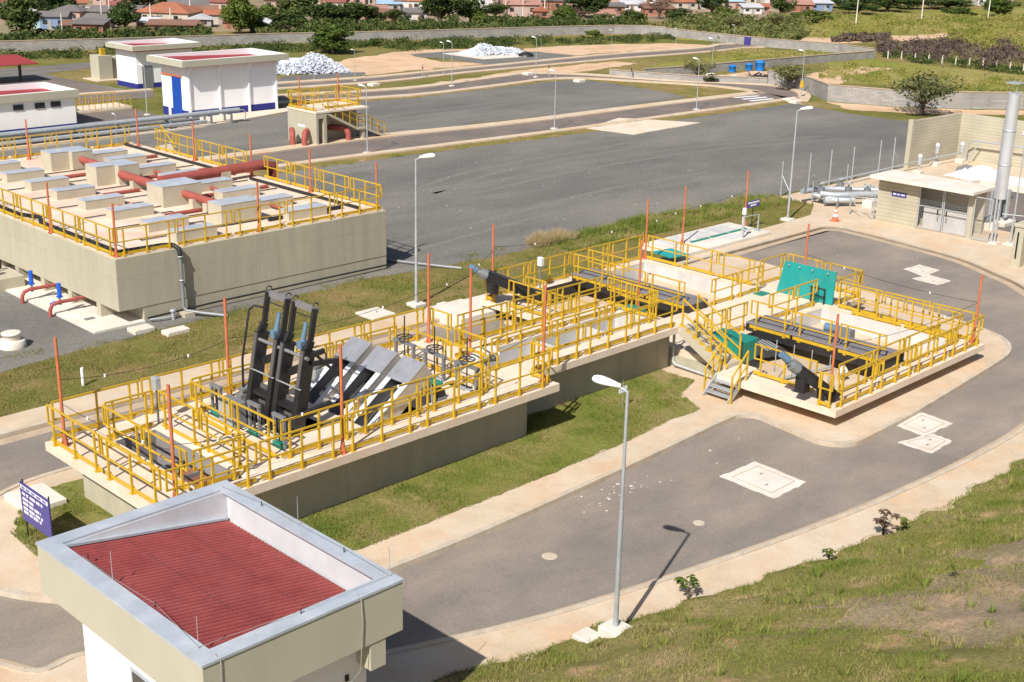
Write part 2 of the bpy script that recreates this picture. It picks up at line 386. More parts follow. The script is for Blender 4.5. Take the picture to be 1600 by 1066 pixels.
# service and front roads
outer = smooth([(8.0,26.4),(9.2,24.9),(9.86,23.65),(10.9,23.6),(12.3,22.3),(13.8,20.5),(15.2,19.45),(17.0,18.73),(19.07,18.02),(21.46,17.44),(23.96,16.95),(26.61,16.48),(29.72,16.05),(31.95,15.85),(34.28,15.68),(36.51,15.63),(38.93,15.68),(44,16.2),(50,18.6),(54.7,22.9),(56.2,25.2),(57.3,27.0),(57.9,30.0),(58.4,33.0),(58.6,34.6)], 6)
sheet('road', outer+[(58.3,35.2),(49.3,35.2),(48,33),(44,30),(36,27),(36,36.3),(-6,36.3),(-6,24)], .008, M['asphalt'])

# island under the screening plant: kerb line, pavement, lawn
isl = smooth([(15.6,32.65),(13.9,32.6),(12.4,32.0),(11.2,31.2),(10.5,29.8),(10.55,28.3),(11.0,27.1),(11.7,26.1),(12.9,24.7),(14.6,23.2),(16.6,22.35),(18.6,22.15),(22,22.1),(27.8,22.3),(31.5,22.5)], 5)
isl += arc((32.7,21.8),.75,85,0,5)+arc((34.0,19.6),.9,185,270,6)
isl += smooth([(35.5,18.72),(37.3,18.77),(41.4,19.05),(44.6,19.3),(45.9,19.55),(47.0,20.2),(47.6,21.3),(48.0,23),(48.4,25),(48.75,27.2),(49.1,30),(49.3,32.6),(49.2,34.2),(48.6,35.2)], 4)
raised('pavement', isl+[(44,35.0),(34.2,34.5),(34.2,29),(27,29.5),(15.6,30.5)], .12, M['paving'])
b = MB(); b.prism(strip(isl, 0.0, -.16), 0, .15, False); struct(b.build('kerb', M['kerb']))
sheet('gutter', strip(isl, .02, .50), .013, M['gutter'])
sheet('lawn', rag([(12.3,30.0),(13.2,31.4),(14.2,31.8),(16,31.8),(16,26.5),(20,26.5),(26,26.5),(34.4,27.2),(34.4,25.4),(33.0,24.9),(32.4,23.6),(32.0,23.5),(31,23.6),(28.3,23.38),(24.5,23.3),(21.15,23.3),(18.1,23.35),(16.6,24.0),(14.6,25.7),(13.0,27.3),(12.2,28.4)], .35, .10), .135, M['lawn_green'])
sheet('lawn', rag([(44.2,20.6),(46.0,21.2),(46.4,25.8),(44.2,25.8)], .4, .08), .135, M['lawn_green'])
sheet('lawn', rag([(44.2,29.7),(46.3,29.9),(46.0,33),(45.6,35.4),(44.2,35.4)], .4, .08), .135, M['lawn_green'])

# north pavement of the service road
b = MB(); b.prism([(-6,36.5),(32.6,36.5),(34.2,36.5),(34.2,37.75),(-6,37.75)], 0, .12, False); struct(b.build('pavement', M['paving']))
b = MB(); b.prism([(-6,36.32),(34.2,36.32),(34.2,36.5),(-6,36.5)], 0, .15, False); struct(b.build('kerb', M['kerb']))
sheet('gutter', [(-6,35.85),(34.0,35.85),(34.0,36.3),(-6,36.3)], .013, M['gutter'])
# east pavements in front of the gas yard
ne = [(46.5,35.3),(50,35.25),(58.0,35.2)]+arc((57.7,34.3),.9,80,0,5)+smooth([(58.5,33.0),(58.0,30.0),(57.45,27.4),(56.3,25.2),(54.8,22.9),(50.2,18.5),(46,16.8)], 4)
raised('pavement', ne+[(46,14.7),(52,15.5),(62,20),(84,20),(84,41),(62.8,41),(62.8,38.8),(59.9,37.2),(50,36.9),(46.5,36.7)], .11, M['paving'])
b = MB(); b.prism(strip(ne, 0, .17), 0, .15, False); struct(b.build('kerb', M['kerb']))
sheet('gutter', strip(ne, -.02, -.45), .013, M['gutter'])
# south pavement along the bank
so_ = smooth([(8.0,26.4),(9.2,24.9),(9.86,23.65),(10.9,23.6),(12.3,22.3),(13.8,20.5),(15.2,19.45),(17.0,18.73),(19.07,18.02),(21.46,17.44),(23.96,16.95),(26.61,16.48),(29.72,16.05),(31.95,15.85),(34.28,15.68),(36.51,15.63),(38.93,15.68),(44,16.2),(46,16.8)], 5)
raised('pavement', so_+[(46,13.5),(36,13.2),(28,14),(20,15.5),(10,17),(4,18),(4,26.4)], .11, M['paving'])
b = MB(); b.prism(strip(so_, 0, -.14), 0, .14, False); struct(b.build('kerb', M['kerb']))
sheet('gutter', strip(so_, .02, .24), .013, M['gutter'])

# grass bank that climbs towards the viewpoint
bx = [2, 8, 15.27, 17.35, 19.05, 20.3, 22.7, 25.1, 27.9, 30.6, 33.9, 36.4, 42, 48, 54, 62, 80]; by = [20.2, 19.4, 18.0, 17.23, 16.93, 16.65, 16.0, 15.48, 14.94, 14.67, 14.55, 14.51, 14.6, 15.2, 16.8, 19.5, 22]
def bank_edge(x): return float(np.interp(x, bx, by)) + .10*math.sin(x*2.3)+.07*math.sin(x*5.1+1)
def bank_z(x, y):
    v = bank_edge(x)-y
    if v < 0: return -.05
    s = min(1, v/1.2)
    return .11 + v*.36*s + .10*s*math.sin(x*.9+y*.5)*math.sin(y*.8-x*.3) + .04*s*math.sin(x*2.7+y*1.9)
b = MB(); nx, ny = 150, 46
for i in range(nx+1):
    x = 9+i*(64-9)/nx
    for j in range(ny+1):
        v = -.25+(j/ny)**1.4*24; y = bank_edge(x)-v; b.v.append((x, y, bank_z(x, y)))
for i in range(nx):
    for j in range(ny):
        k = i*(ny+1)+j; b.f.append((k, k+1, k+ny+2, k+ny+1)); b.sm.append(True)
bank_o = struct(b.build('grass_bank', M['bank'])); bank_o.data.materials.append(M['bankdry'])
def bank_dry(x, y):
    """how dry the bank is: the upper right part is thin straw over grey-brown soil"""
    v = bank_edge(x)-y
    return min(1, max(0, (v-3.2-.5*math.sin(x*1.3)-.4*math.sin(x*3.1+y*2.3))/1.2))*min(1, max(0, (x-19.5)/3))
for pl_ in bank_o.data.polygons:
    c_ = pl_.center
    if bank_dry(c_.x, c_.y) > random.uniform(.25,.8): pl_.material_index = 1

# far roads
def road_px(up, lo, kerb_w=.9, green=None):
    """a road between its two kerb lines (given as seen on the ground) with pavements along both"""
    u = smooth(px(up), 4); lw = smooth(px(lo), 4)
    sheet('road', u+lw[::-1], .006, M['asphalt_far'])
    return u, lw
def pave_line(line, d0, d1, h=.10):
    b = MB(); b.prism(strip(line, d0, d1), 0, h, False); struct(b.build('pavement', M['paving']))
u, w = road_px([(300,256),(400,243),(600,216),(800,195.5),(1000,170),(1120,155.5),(1180,148.5),(1196,146)], [(300,278),(400,264),(500,250),(700,225),(870,204),(1090,174),(1185,161),(1240,153)])
pave_line(u, 0, 1.25); pave_line(w, 0, -.75)
sheet('grass_strip', rag(strip(w, -.7, -2.0), .5, .15), .004, M['strip'])
u2, w2 = road_px([(300,166),(435,152),(640,140),(780,122),(828,116),(880,116.5),(930,119),(1060,128),(1150,131.5),(1205,135),(1236,142),(1247,150),(1243,158)], [(300,175),(435,160),(640,148.5),(800,130),(838,125),(900,122),(1000,127),(1100,133),(1150,138),(1180,142.5),(1196,146)])
pave_line(u2, 0, 1.1); pave_line(w2, 0, -.9)
sheet('grass_strip', rag(px([(905,124),(960,127),(1060,132),(1140,139),(1172,145),(1150,148),(1092,153.5),(1074,152),(1040,144),(960,131)]), .6, .15), .004, M['strip'])
sheet('grass_strip', rag(px([(440,161),(640,150),(800,132),(895,122.5),(900,124),(800,135),(640,154),(440,166)]), .8, .2), .004, M['strip'])
u3, w3 = road_px([(300,142),(435,132),(600,121),(720,109),(800,101.5),(960,86),(1060,79),(1110,75),(1128,71),(1150,69.5)], [(300,149),(435,138.5),(600,127),(720,114),(800,106.5),(960,92),(1060,84.5),(1120,79.5),(1160,75),(1190,74)])
pave_line(u3, 0, 1.0); pave_line(w3, 0, -.8)
road_px([(-30,108),(0,107.5),(150,103),(150,102.5)], [(-30,114),(0,112),(60,110),(150,106.5)])
# crossing stripes and concrete slab beside the middle road
for k, (a, c) in enumerate([((1148,153),(1186,150)),((1160,155.5),(1198,152)),((1172,158),(1208,154.5)),((1185,160.5),(1220,156.5))]):
    p = at(*a); q = at(*c); d = Vector((q[0]-p[0], q[1]-p[1])).normalized(); nn = Vector((-d.y, d.x))*.22
    o = MB().face([(p[0]-nn.x, p[1]-nn.y, .012), (q[0]-nn.x, q[1]-nn.y, .012), (q[0]+nn.x, q[1]+nn.y, .012), (p[0]+nn.x, p[1]+nn.y, .012)]).build('crossing_stripe', M['signwhite']); struct(o)
sheet('meadow', rag(px([(1050,62),(1100,40),(1300,22),(1660,10),(1660,100),(1500,72),(1370,66),(1240,70)]), 3, .8), .0005, M['fieldgrass'])
sheet('meadow', rag(px([(1290,98),(1366,93),(1640,122),(1640,165),(1400,135),(1300,128)]), 1.5, .5), .0012, M['fieldgrass'])
sheet('meadow', rag(px([(1000,104),(1090,92),(1160,82),(1240,82),(1350,83),(1280,94),(1130,106)]), 1.5, .3), .0012, M['fieldgrass'])
M['townsoil'] = mat('townsoil', (.34,.25,.17), .95, .3, .15, stain=(.42,.27,.18), stain_amt=.7, stain_scale=.08, stain2=(.13,.14,.05), stain2_amt=.8, stain2_scale=.05, fine=.2, fscale=2)
sheet('town_ground', rag(px([(-60,60),(120,55),(300,50),(500,44),(800,36),(1000,33),(1200,33),(1290,22),(1300,0),(1320,-30),(-80,-30)]), 3, 1.), .001, M['townsoil'])
# paved areas and bare soil in the background
sheet('soil_patch', rag(px([(520,98),(560,90),(640,79),(700,76),(800,80),(760,86),(700,84),(650,87),(690,97),(760,100),(700,106),(560,118),(540,112)]), 1.2, .5), .003, M['soil'])
sheet('soil_patch', rag(px([(820,76),(900,71),(960,69),(1060,68),(1110,71),(1080,76),(960,82),(860,89),(830,84)]), 1.2, .5), .002, M['soil'])
sheet('soil_patch', rag(px([(830,108),(960,96),(1000,99),(940,108),(890,114),(700,133),(640,136)]), 1., .4), .002, M['soil'])
sheet('soil_patch', rag(px([(1210,122),(1260,116),(1340,104),(1400,107),(1330,117),(1330,125),(1310,132),(1250,130)]), 1., .4), .003, M['soil'])
sheet('soil_patch', rag(px([(1120,118),(1180,111),(1200,112),(1210,124),(1180,125),(1130,123)]), .6, .2), .003, M['soil'])
sheet('soil_patch', rag(px([(1290,159),(1400,168),(1500,171),(1600,173),(1600,180),(1430,178),(1330,172)]), .8, .25), .003, M['soil'])
sheet('dirt_track', rag(px([(1240,60),(1380,57),(1490,52),(1500,55),(1440,62),(1370,66),(1330,68),(1250,64)]), 2, .6), .003, M['soil'])
sheet('apron', px([(430,130),(440,120),(520,114),(570,113),(572,117),(500,124)]), .004, M['gravel'])
sheet('apron', px([(640,85),(690,81),(740,79),(840,81),(900,87),(840,95),(760,101),(700,92),(650,89)]), .004, M['gravel'])
sheet('apron', px([(690,84),(745,79),(830,86),(822,89),(755,93)]), .008, M['padwhite'])

# faint wheel tracks worn into the gravel yards
for pts in ([(700,190),(780,178),(880,160),(960,142)],[(560,330),(720,300),(900,262),(1100,232),(1300,215)],[(620,390),(760,352),(960,300),(1120,272)],[(660,300),(760,268),(900,242),(1200,190)],[(520,196),(640,180),(760,165),(840,150)],[(20,575),(120,540),(240,520)]):
    ln = smooth(px(pts), 8)
    for d in (-.75, .75):
        sheet('wheel_track', rag(strip(ln, d-.17, d+.17), .5, .07), .0022, M['track'])

# ------------------------------------------------------------------ railings
RC = {}
def rail_meshes(L):
    """meshes of one railing section of length L, along +X from its own origin"""
    k = round(L, 2)
    if k in RC: return RC[k]
    t = .045
    f = MB()
    f.bar((0,0,1.08),(L,0,1.08),t); f.bar((0,0,.58),(L,0,.58),t*.85)
    f.bar((t/2,0,.60),(t/2,0,1.058),t); f.bar((L-t/2,0,.60),(L-t/2,0,1.058),t)
    tb = MB(); tb.box(.02, L-.02, .026, .036, .05, .17)
    n = max(2, int(round(L/.84))); ins = min(.28, L*.16)
    ps = []
    p = MB(); p.box(-.026,.026,-.026,.026,0,1.056).box(-.07,.07,-.05,.05,0,.018).box(-.034,.034,.03,.06,.0,.19)
    pm = p.mesh('post'); pm.materials.append(M['yellow'])
    xs = [ins+(L-2*ins)*i/(n-1) for i in range(n)]
    fm = f.mesh('rail_frame'); fm.materials.append(M['yellow'])
    tm = tb.mesh('toe_board'); tm.materials.append(M['yellow'])
    RC[k] = (fm, tm, pm, xs); return RC[k]
def rail_section(p, ang, L, label, group):
    r = thing('railing', label, 'railing', p, group); r.rotation_euler = (0,0,ang)
    fm, tm, pm, xs = rail_meshes(L)
    for nm, me, x in [('rail_frame', fm, 0), ('toe_board', tm, 0)]+[('post', pm, x) for x in xs]:
        o = bpy.data.objects.new(nm, me); COL.objects.link(o); o.parent = r; o.location = (x, 0, 0)
    return r
def run(p0, p1, z, where, group, sec=2.5):
    """a straight row of railing sections; `where` says in words where it stands"""
    a = Vector((p0[0], p0[1], z)); b = Vector((p1[0], p1[1], z)); L = (b-a).length
    n = max(1, round(L/sec)); l = L/n; d = (b-a)/L; ang = math.atan2(d.y, d.x)
    rev = pxx(a.x, a.y, z) > pxx(b.x, b.y, z)
    for i in range(n):
        k = n-1-i if rev else i
        lab = 'yellow railing section '+where+('' if n == 1 else ', %s from the left' % ORD[k])
        rail_section(a+d*(l*i+.04), ang, l-.08, lab, group)

# ------------------------------------------------------------------ high screening structure (deck at 1.8 m)
ZA, ZB = 1.8, .75
w1 = thing('screening_tank', 'beige concrete screening tank with an overhanging deck, carrying the black bar screens', 'concrete tank', (13.85,25.15,0))
holeA = (15.25,16.45,25.75,30.0)
scr = [(18.75,20.05,28.35,29.45),(18.75,20.05,27.15,28.25)]
chu = [(20.75,22.75,28.72,29.58),(20.75,22.75,27.52,28.38),(20.75,22.75,26.32,27.18)]
gat = [(24.75,25.15,28.6,29.5),(24.75,25.15,26.6,27.5)]
hB = (26.45,34.2,27.35,28.85)
b = MB(); b.slab((13.85,27.35,25.15,31.15), [holeA]+scr+chu+gat+[(26.45,27.35,27.35,28.85)], 1.56, ZA); b.build('deck_slab', M['deck'], w1)
b = MB()
for (x0,x1,y0,y1) in ((14.6,26.55,25.72,25.92),(14.6,26.55,30.5,30.7),(14.6,14.8,25.92,30.5),(26.35,26.55,25.92,30.5)): b.box(x0,x1,y0,y1,-.05,1.56)
b.build('wall', M['formwall'], w1)
b = MB(); b.well(holeA, .55, ZA-.002); b.build('channel_lining', M['pitgrey'], w1)
b = MB(); b.box(15.26,16.44,25.76,28.1,.57,1.3); b.build('channel_floor', M['sludge'], w1)
for h in scr+chu+gat: MB().well(h, .3, ZA-.002).build('screen_pit', M['darksteel'], w1)
MB().box(16.46,16.88,25.7,30.0,ZA,ZA+.03).build('cover_plate', M['padwhite'], w1)
for y in (26.7,27.6,28.5): MB().bar((15.26,y,1.35),(16.44,y,1.35),.05,.12).build('channel_beam', M['greymetal'], w1)

w2 = thing('inlet_channel', 'beige concrete channel with an open grey trough between screening tank and low basins', 'concrete channel', (27.35,26.3,0))
b = MB(); b.slab((27.352,34.6,26.3,29.85), [(27.352,34.2,27.35,28.85)], 1.56, ZA-.003); b.build('deck_slab', M['deck'], w2)
b = MB(); b.box(26.56,34.85,26.86,27.06,-.05,1.56).box(26.56,34.85,29.2,29.4,-.05,1.56).box(34.65,34.85,27.06,29.2,-.05,1.56); b.build('wall', M['formwall'], w2)
b = MB(); b.well(hB, .75, ZA-.004); b.build('trough', M['concrete'], w2)
for x in (29.9,32.3): MB().box(x,x+.15,27.37,28.83,.76,1.7).build('baffle', M['concrete'], w2)
b = MB(); b.tube([(26.62,28.25,1.0),(26.62,28.25,1.75),(26.9,28.2,2.0),(27.4,28.1,2.0)], .27, 14).lathe((26.62,28.25,1.6),[(.27,0),(.36,0),(.36,.05),(.27,.05)],14)
tag(b.build('outlet_pipe', M['concrete']), 'stubby pale grey pipe bend at the start of the open trough', 'pipe')

# ------------------------------------------------------------------ low grit basins (deck at 0.75 m)
w3 = thing('grit_basin', 'low beige concrete basin platform with two open pools and a walkway between them', 'concrete basin', (34.1,19.6,0))
pD = (35.35,39.3,20.6,26.1); cD = (40.2,43.5,20.6,26.1); pC = (35.35,39.3,29.35,35.2); cC = (40.2,43.5,29.35,35.2)
b = MB(); b.slab((34.1,46.2,19.6,35.75), [(44.1,46.2,19.6,25.8), (44.1,46.2,29.7,35.75), (34.1,35.2,24.3,29.3), pD, cD, pC, cC], .52, ZB); b.build('deck_slab', M['deck'], w3)
b = MB()
for (x0,x1,y0,y1) in ((35.0,35.2,20.2,35.2),(43.6,43.8,20.2,35.2),(35.2,43.6,20.2,20.4),(35.2,43.6,35.25,35.45)): b.box(x0,x1,y0,y1,-.05,.52)
b.box(35.21,43.59,20.41,35.2,-.05,.0)
b.build('wall', M['formwall'], w3)
for h in (pD, pC): MB().well(h, -.9, ZB-.003).build('pool_lining', M['darkpool'], w3)
for h in (cD, cC): MB().well(h, -.95, ZB-.003).build('channel_lining', M['concrete'], w3)
for h in (cD, cC):
    b = MB().add([(42.6,h[2]+.02,-.94),(43.48,h[2]+.02,-.94),(43.48,h[3]-.02,-.94),(42.6,h[3]-.02,-.94),(43.48,h[2]+.02,-.2),(43.48,h[3]-.02,-.2)], [(0,1,4),(2,3,5),(0,4,5,3)])
    b.build('channel_slope', M['slabedge'], w3)
MB().face([(35.63,20.62,.05),(39.28,20.62,.05),(39.28,26.08,.05),(35.63,26.08,.05)]).build('water', M['water'], w3)
MB().face([(35.36,29.36,-.3),(39.28,29.36,-.3),(39.28,35.18,-.3),(35.36,35.18,-.3)]).build('water', M['water'], w3)
MB().box(35.37,35.62,20.62,26.08,-.6,.55).build('weir_ledge', M['concrete'], w3)
for y in (29.5,25.9): MB().box(44.12,46.0,y,y+.15,-.05,.52).build('balcony_wall', M['wallpaint'], w3)
# dark covered bridges across each basin
for nm, y0, y1, lab in (('cover_bridge',20.6,26.4,'dark grey plated bridge across the front basin, below the standing teal screen'),('cover_bridge',29.1,35.2,'dark grey plated bridge across the rear basin, beside the long pale channel')):
    t = thing(nm, lab, 'bridge', (39.3,y0,ZB), 'plated bridges over the basins')
    n = 4; l = (y1-y0)/n
    for i in range(n): MB().cbox(38.78,40.06,y0+l*i+.012,y0+l*(i+1)-.012,ZB+.30,ZB+.36,.015).build('cover_plate', M['covers'], t)
    for x in (38.82,39.93): MB().box(x,x+.1,y0,y1,ZB-.14,ZB+.298).build('side_beam', M['black'], t)
    for x in (39.2,39.6): b = MB(); b.box(x,x+.012,y0+.02,y1-.02,ZB+.361,ZB+.366); b.build('plate_joint', M['black'], t)
    for yy in (y0+.02,y1-.1): MB().box(38.925,39.925,yy,yy+.08,ZB+.002,ZB+.295).build('end_plate', M['black'], t)
# slotted ramp of the front basin
t = thing('slotted_plate', 'dark slotted steel plate hanging at the far end of the front pool', 'grating', (38.3,26.0,.5))
b = MB(); b.bar((38.6,26.05,.62),(38.2,24.6,.35),1.3,.05); b.build('plate', M['darksteel'], t)
b = MB()
for k in range(5): b.bar((38.25+k*.16,25.6,.60),(38.15+k*.16,24.9,.475),.04,.03)
b.build('slot', M['galv'], t)
t = thing('scum_pipe', 'thin white pipe lying across the dark pool water', 'pipe', (37.9,22.5,.2))
b = MB(); b.tube([(36.4,23.3,.22),(37.4,23.05,.26),(38.9,22.7,.30)], .05, 8); b.build('pipe', M['galv'], t)
b = MB(); b.cyl((38.3,21.9,-.3),(38.3,21.9,.55),.07).lathe((38.3,21.9,.45),[(.2,0),(.12,.14),(.05,.22)],12); b.build('float', M['plastic'], t)

# ------------------------------------------------------------------ all railing runs
G1, G2 = 'yellow railings on the screening deck', 'yellow railings on the low basin deck'
run((13.95,25.22),(27.0,25.22), ZA, 'on the screening deck front edge', G1, 2.6)
run((13.93,31.05),(13.93,25.3), ZA, 'on the left end of the screening deck', G1, 2.8)
run((14.05,31.08),(27.1,31.08), ZA, 'on the screening deck back edge', G1, 2.6)
run((27.22,31.0),(27.22,29.85), ZA, 'on the deck step behind the open trough', G1)
run((27.2,25.3),(27.2,26.3), ZA, 'at the front step between both decks', G1)
run((14.97,30.05),(14.97,25.85), ZA, 'left of the first open channel', G1, 2.1)
run((15.05,30.12),(16.55,30.12), ZA, 'behind the first open channel', G1)
run((15.05,25.82),(16.5,25.82), ZA, 'in front of the first open channel', G1)
run((16.62,30.05),(16.62,25.85), ZA, 'right of the first open channel', G1, 2.1)
run((17.66,30.15),(17.66,26.05), ZA, 'left of the black bar screens', G1, 2.05)
run((17.72,25.98),(25.2,25.98), ZA, 'in the inner front row by the chutes', G1, 2.5)
run((17.72,30.2),(25.2,30.2), ZA, 'in the inner row behind the chutes', G1, 2.5)
run((25.27,30.1),(25.27,26.05), ZA, 'right of the sluice gate handwheels', G1, 2.05)
run((26.38,28.85),(26.38,27.35), ZA, 'across the start of the trough', G1)
run((26.45,27.27),(34.5,27.27), ZA, 'along the front of the trough', G1, 2.65)
run((26.45,28.92),(34.5,28.92), ZA, 'along the back of the trough', G1, 2.65)
run((27.3,29.75),(34.4,29.75), ZA, 'on the back edge of the inlet channel', G1, 2.4)
run((27.35,26.38),(34.6,26.38), ZA, 'on the front edge of the inlet channel', G1, 2.4)
run((34.52,28.95),(34.52,27.3), ZA, 'across the end of the trough', G1)
run((34.25,19.72),(44.0,19.72), ZB, 'on the front edge of the low basin', G2, 2.45)
run((44.02,19.8),(44.02,25.75), ZB, 'on the right edge beside the front basin', G2, 2.0)
run((44.1,25.9),(46.1,25.9), ZB, 'in front of the side balcony', G2)
run((46.1,25.95),(46.1,29.55), ZB, 'along the outside of the side balcony', G2, 1.8)
run((46.1,29.62),(44.15,29.62), ZB, 'behind the side balcony', G2)
run((44.02,29.7),(44.02,35.5), ZB, 'on the right edge beside the rear basin', G2, 2.0)
run((44.0,35.65),(34.3,35.65), ZB, 'on the back edge of the low basin', G2, 2.45)
run((34.2,35.65),(34.2,34.95), ZB, 'short, at the back corner behind the conveyor', G2)
run((34.22,34.35),(34.22,29.9), ZB, 'on the left edge of the rear basin', G2, 2.2)
run((35.1,34.3),(35.1,33.1), ZB, 'beside the rear screw conveyor', G2)
run((35.22,20.32),(43.6,20.32), ZB, 'in the inner row before the front pool', G2, 2.1)
run((34.2,19.8),(34.2,20.4), ZB, 'short, at the front corner by the conveyor', G2)
run((34.98,20.9),(34.98,23.4), ZB, 'on the left edge of the front pool', G2, 2.5)
run((43.62,20.4),(43.62,24.9), ZB, 'in the inner row right of the front channel', G2, 2.2)
run((40.2,26.43),(43.6,26.43), ZB, 'on the front side of the middle walkway', G2, 1.7)
run((36.2,26.43),(38.9,26.43), ZB, 'on the walkway beside the green cover box', G2, 1.35)
run((40.2,29.12),(43.7,29.12), ZB, 'on the back side of the middle walkway', G2, 1.75)
run((38.84,20.65),(38.84,26.3), ZB+.1, 'on the plated bridge of the front basin', G2, 1.8)
run((38.84,29.3),(38.84,35.2), ZB+.1, 'on the plated bridge of the rear basin', G2, 2.05)
run((40.12,33.2),(40.12,35.55), ZB, 'at the far end of the rear bridge', G2)
run((37.45,29.5),(37.45,32.1), ZB, 'inside the rear basin', G2, 1.3)

# ------------------------------------------------------------------ stairs
st = thing('concrete_stair', 'concrete stair with yellow handrails going down from the trough deck', 'stair', (34.1,24.0,0))
b = MB(); n = 7; y_top, y_bot = 26.28, 24.25
prof = []
for i in range(n):
    y = y_top-(y_top-y_bot)*i/n; y2 = y_top-(y_top-y_bot)*(i+1)/n; zt = ZA-(ZA-ZB)*i/n-.15*0
    prof += [(y, zt), (y2, zt)]
prof += [(y_bot, ZB-.2), (y_bot+.25, ZB-.2), (y_top, ZA-.3)]
k = len(prof)
for x0, x1 in ((34.62,35.52),):
    b.add([(x0,y,z) for y,z in prof]+[(x1,y,z) for y,z in prof], [tuple(range(k)), tuple(range(2*k-1,k-1,-1))]+[(i,i+k,(i+1)%k+k,(i+1)%k) for i in range(k)])
b.build('flight', M['slabedge'], st)
for x in (34.66,35.48):
    b = MB(); b.bar((x,26.2,ZA+1.0),(x,24.3,ZB+1.05),.045); b.bar((x,26.2,ZA+.5),(x,24.3,ZB+.55),.04); b.bar((x,26.3,ZA+.06),(x,24.2,ZB+.08),.03,.16)
    b.build('handrail', M['yellow'], st)
    for i in range(4):
        y = 26.2-i*1.9/3; z = ZA-(ZA-ZB)*i/3; MB().box(x-.025,x+.025,y-.025,y+.025,z-.05,z+1.02).build('post', M['yellow'], st)
b = MB(); b.slab((34.15,35.6,23.2,24.24), [], .5, ZB+.004); b.build('landing', M['deck'], st)
ms = thing('metal_stair', 'short galvanised metal stair from the pavement up to the low basin deck', 'stair', (33.6,23.3,0))
for y in (23.2,24.2):
    b = MB(); b.bar((33.45,y,.14),(34.15,y,.72),.04,.2); b.build('stringer', M['galv'], ms)
for i in range(3):
    b = MB(); x = 33.62+i*.19; b.box(x-.12,x+.13,23.23,24.17,.27+i*.15,.30+i*.15); b.build('tread', M['galv'], ms)
for y in (23.15,24.25):
    b = MB(); b.bar((33.5,y,1.05),(34.3,y,1.78),.045); b.bar((33.5,y,.6),(34.3,y,1.3),.035)
    b.box(33.48,33.53,y-.025,y+.025,.12,1.06).box(34.27,34.32,y-.025,y+.025,.6,1.8).box(33.9,33.95,y-.02,y+.02,.5,1.42); b.build('handrail', M['yellow'], ms)

t = thing('wall_pipe', 'grey downpipe at the end of the trough wall, running to the stair foot', 'pipe', (34.95,26.7,.1))
MB().tube([(34.93,26.72,1.5),(34.93,26.72,.35),(34.93,26.6,.25),(34.95,24.5,.2)], .05, 8).build('pipe', M['galv'], t)
MB().lathe((34.93,26.72,.9),[(.05,0),(.07,0.01),(.07,.05),(.05,.06)],10).build('clamp', M['galv'], t)

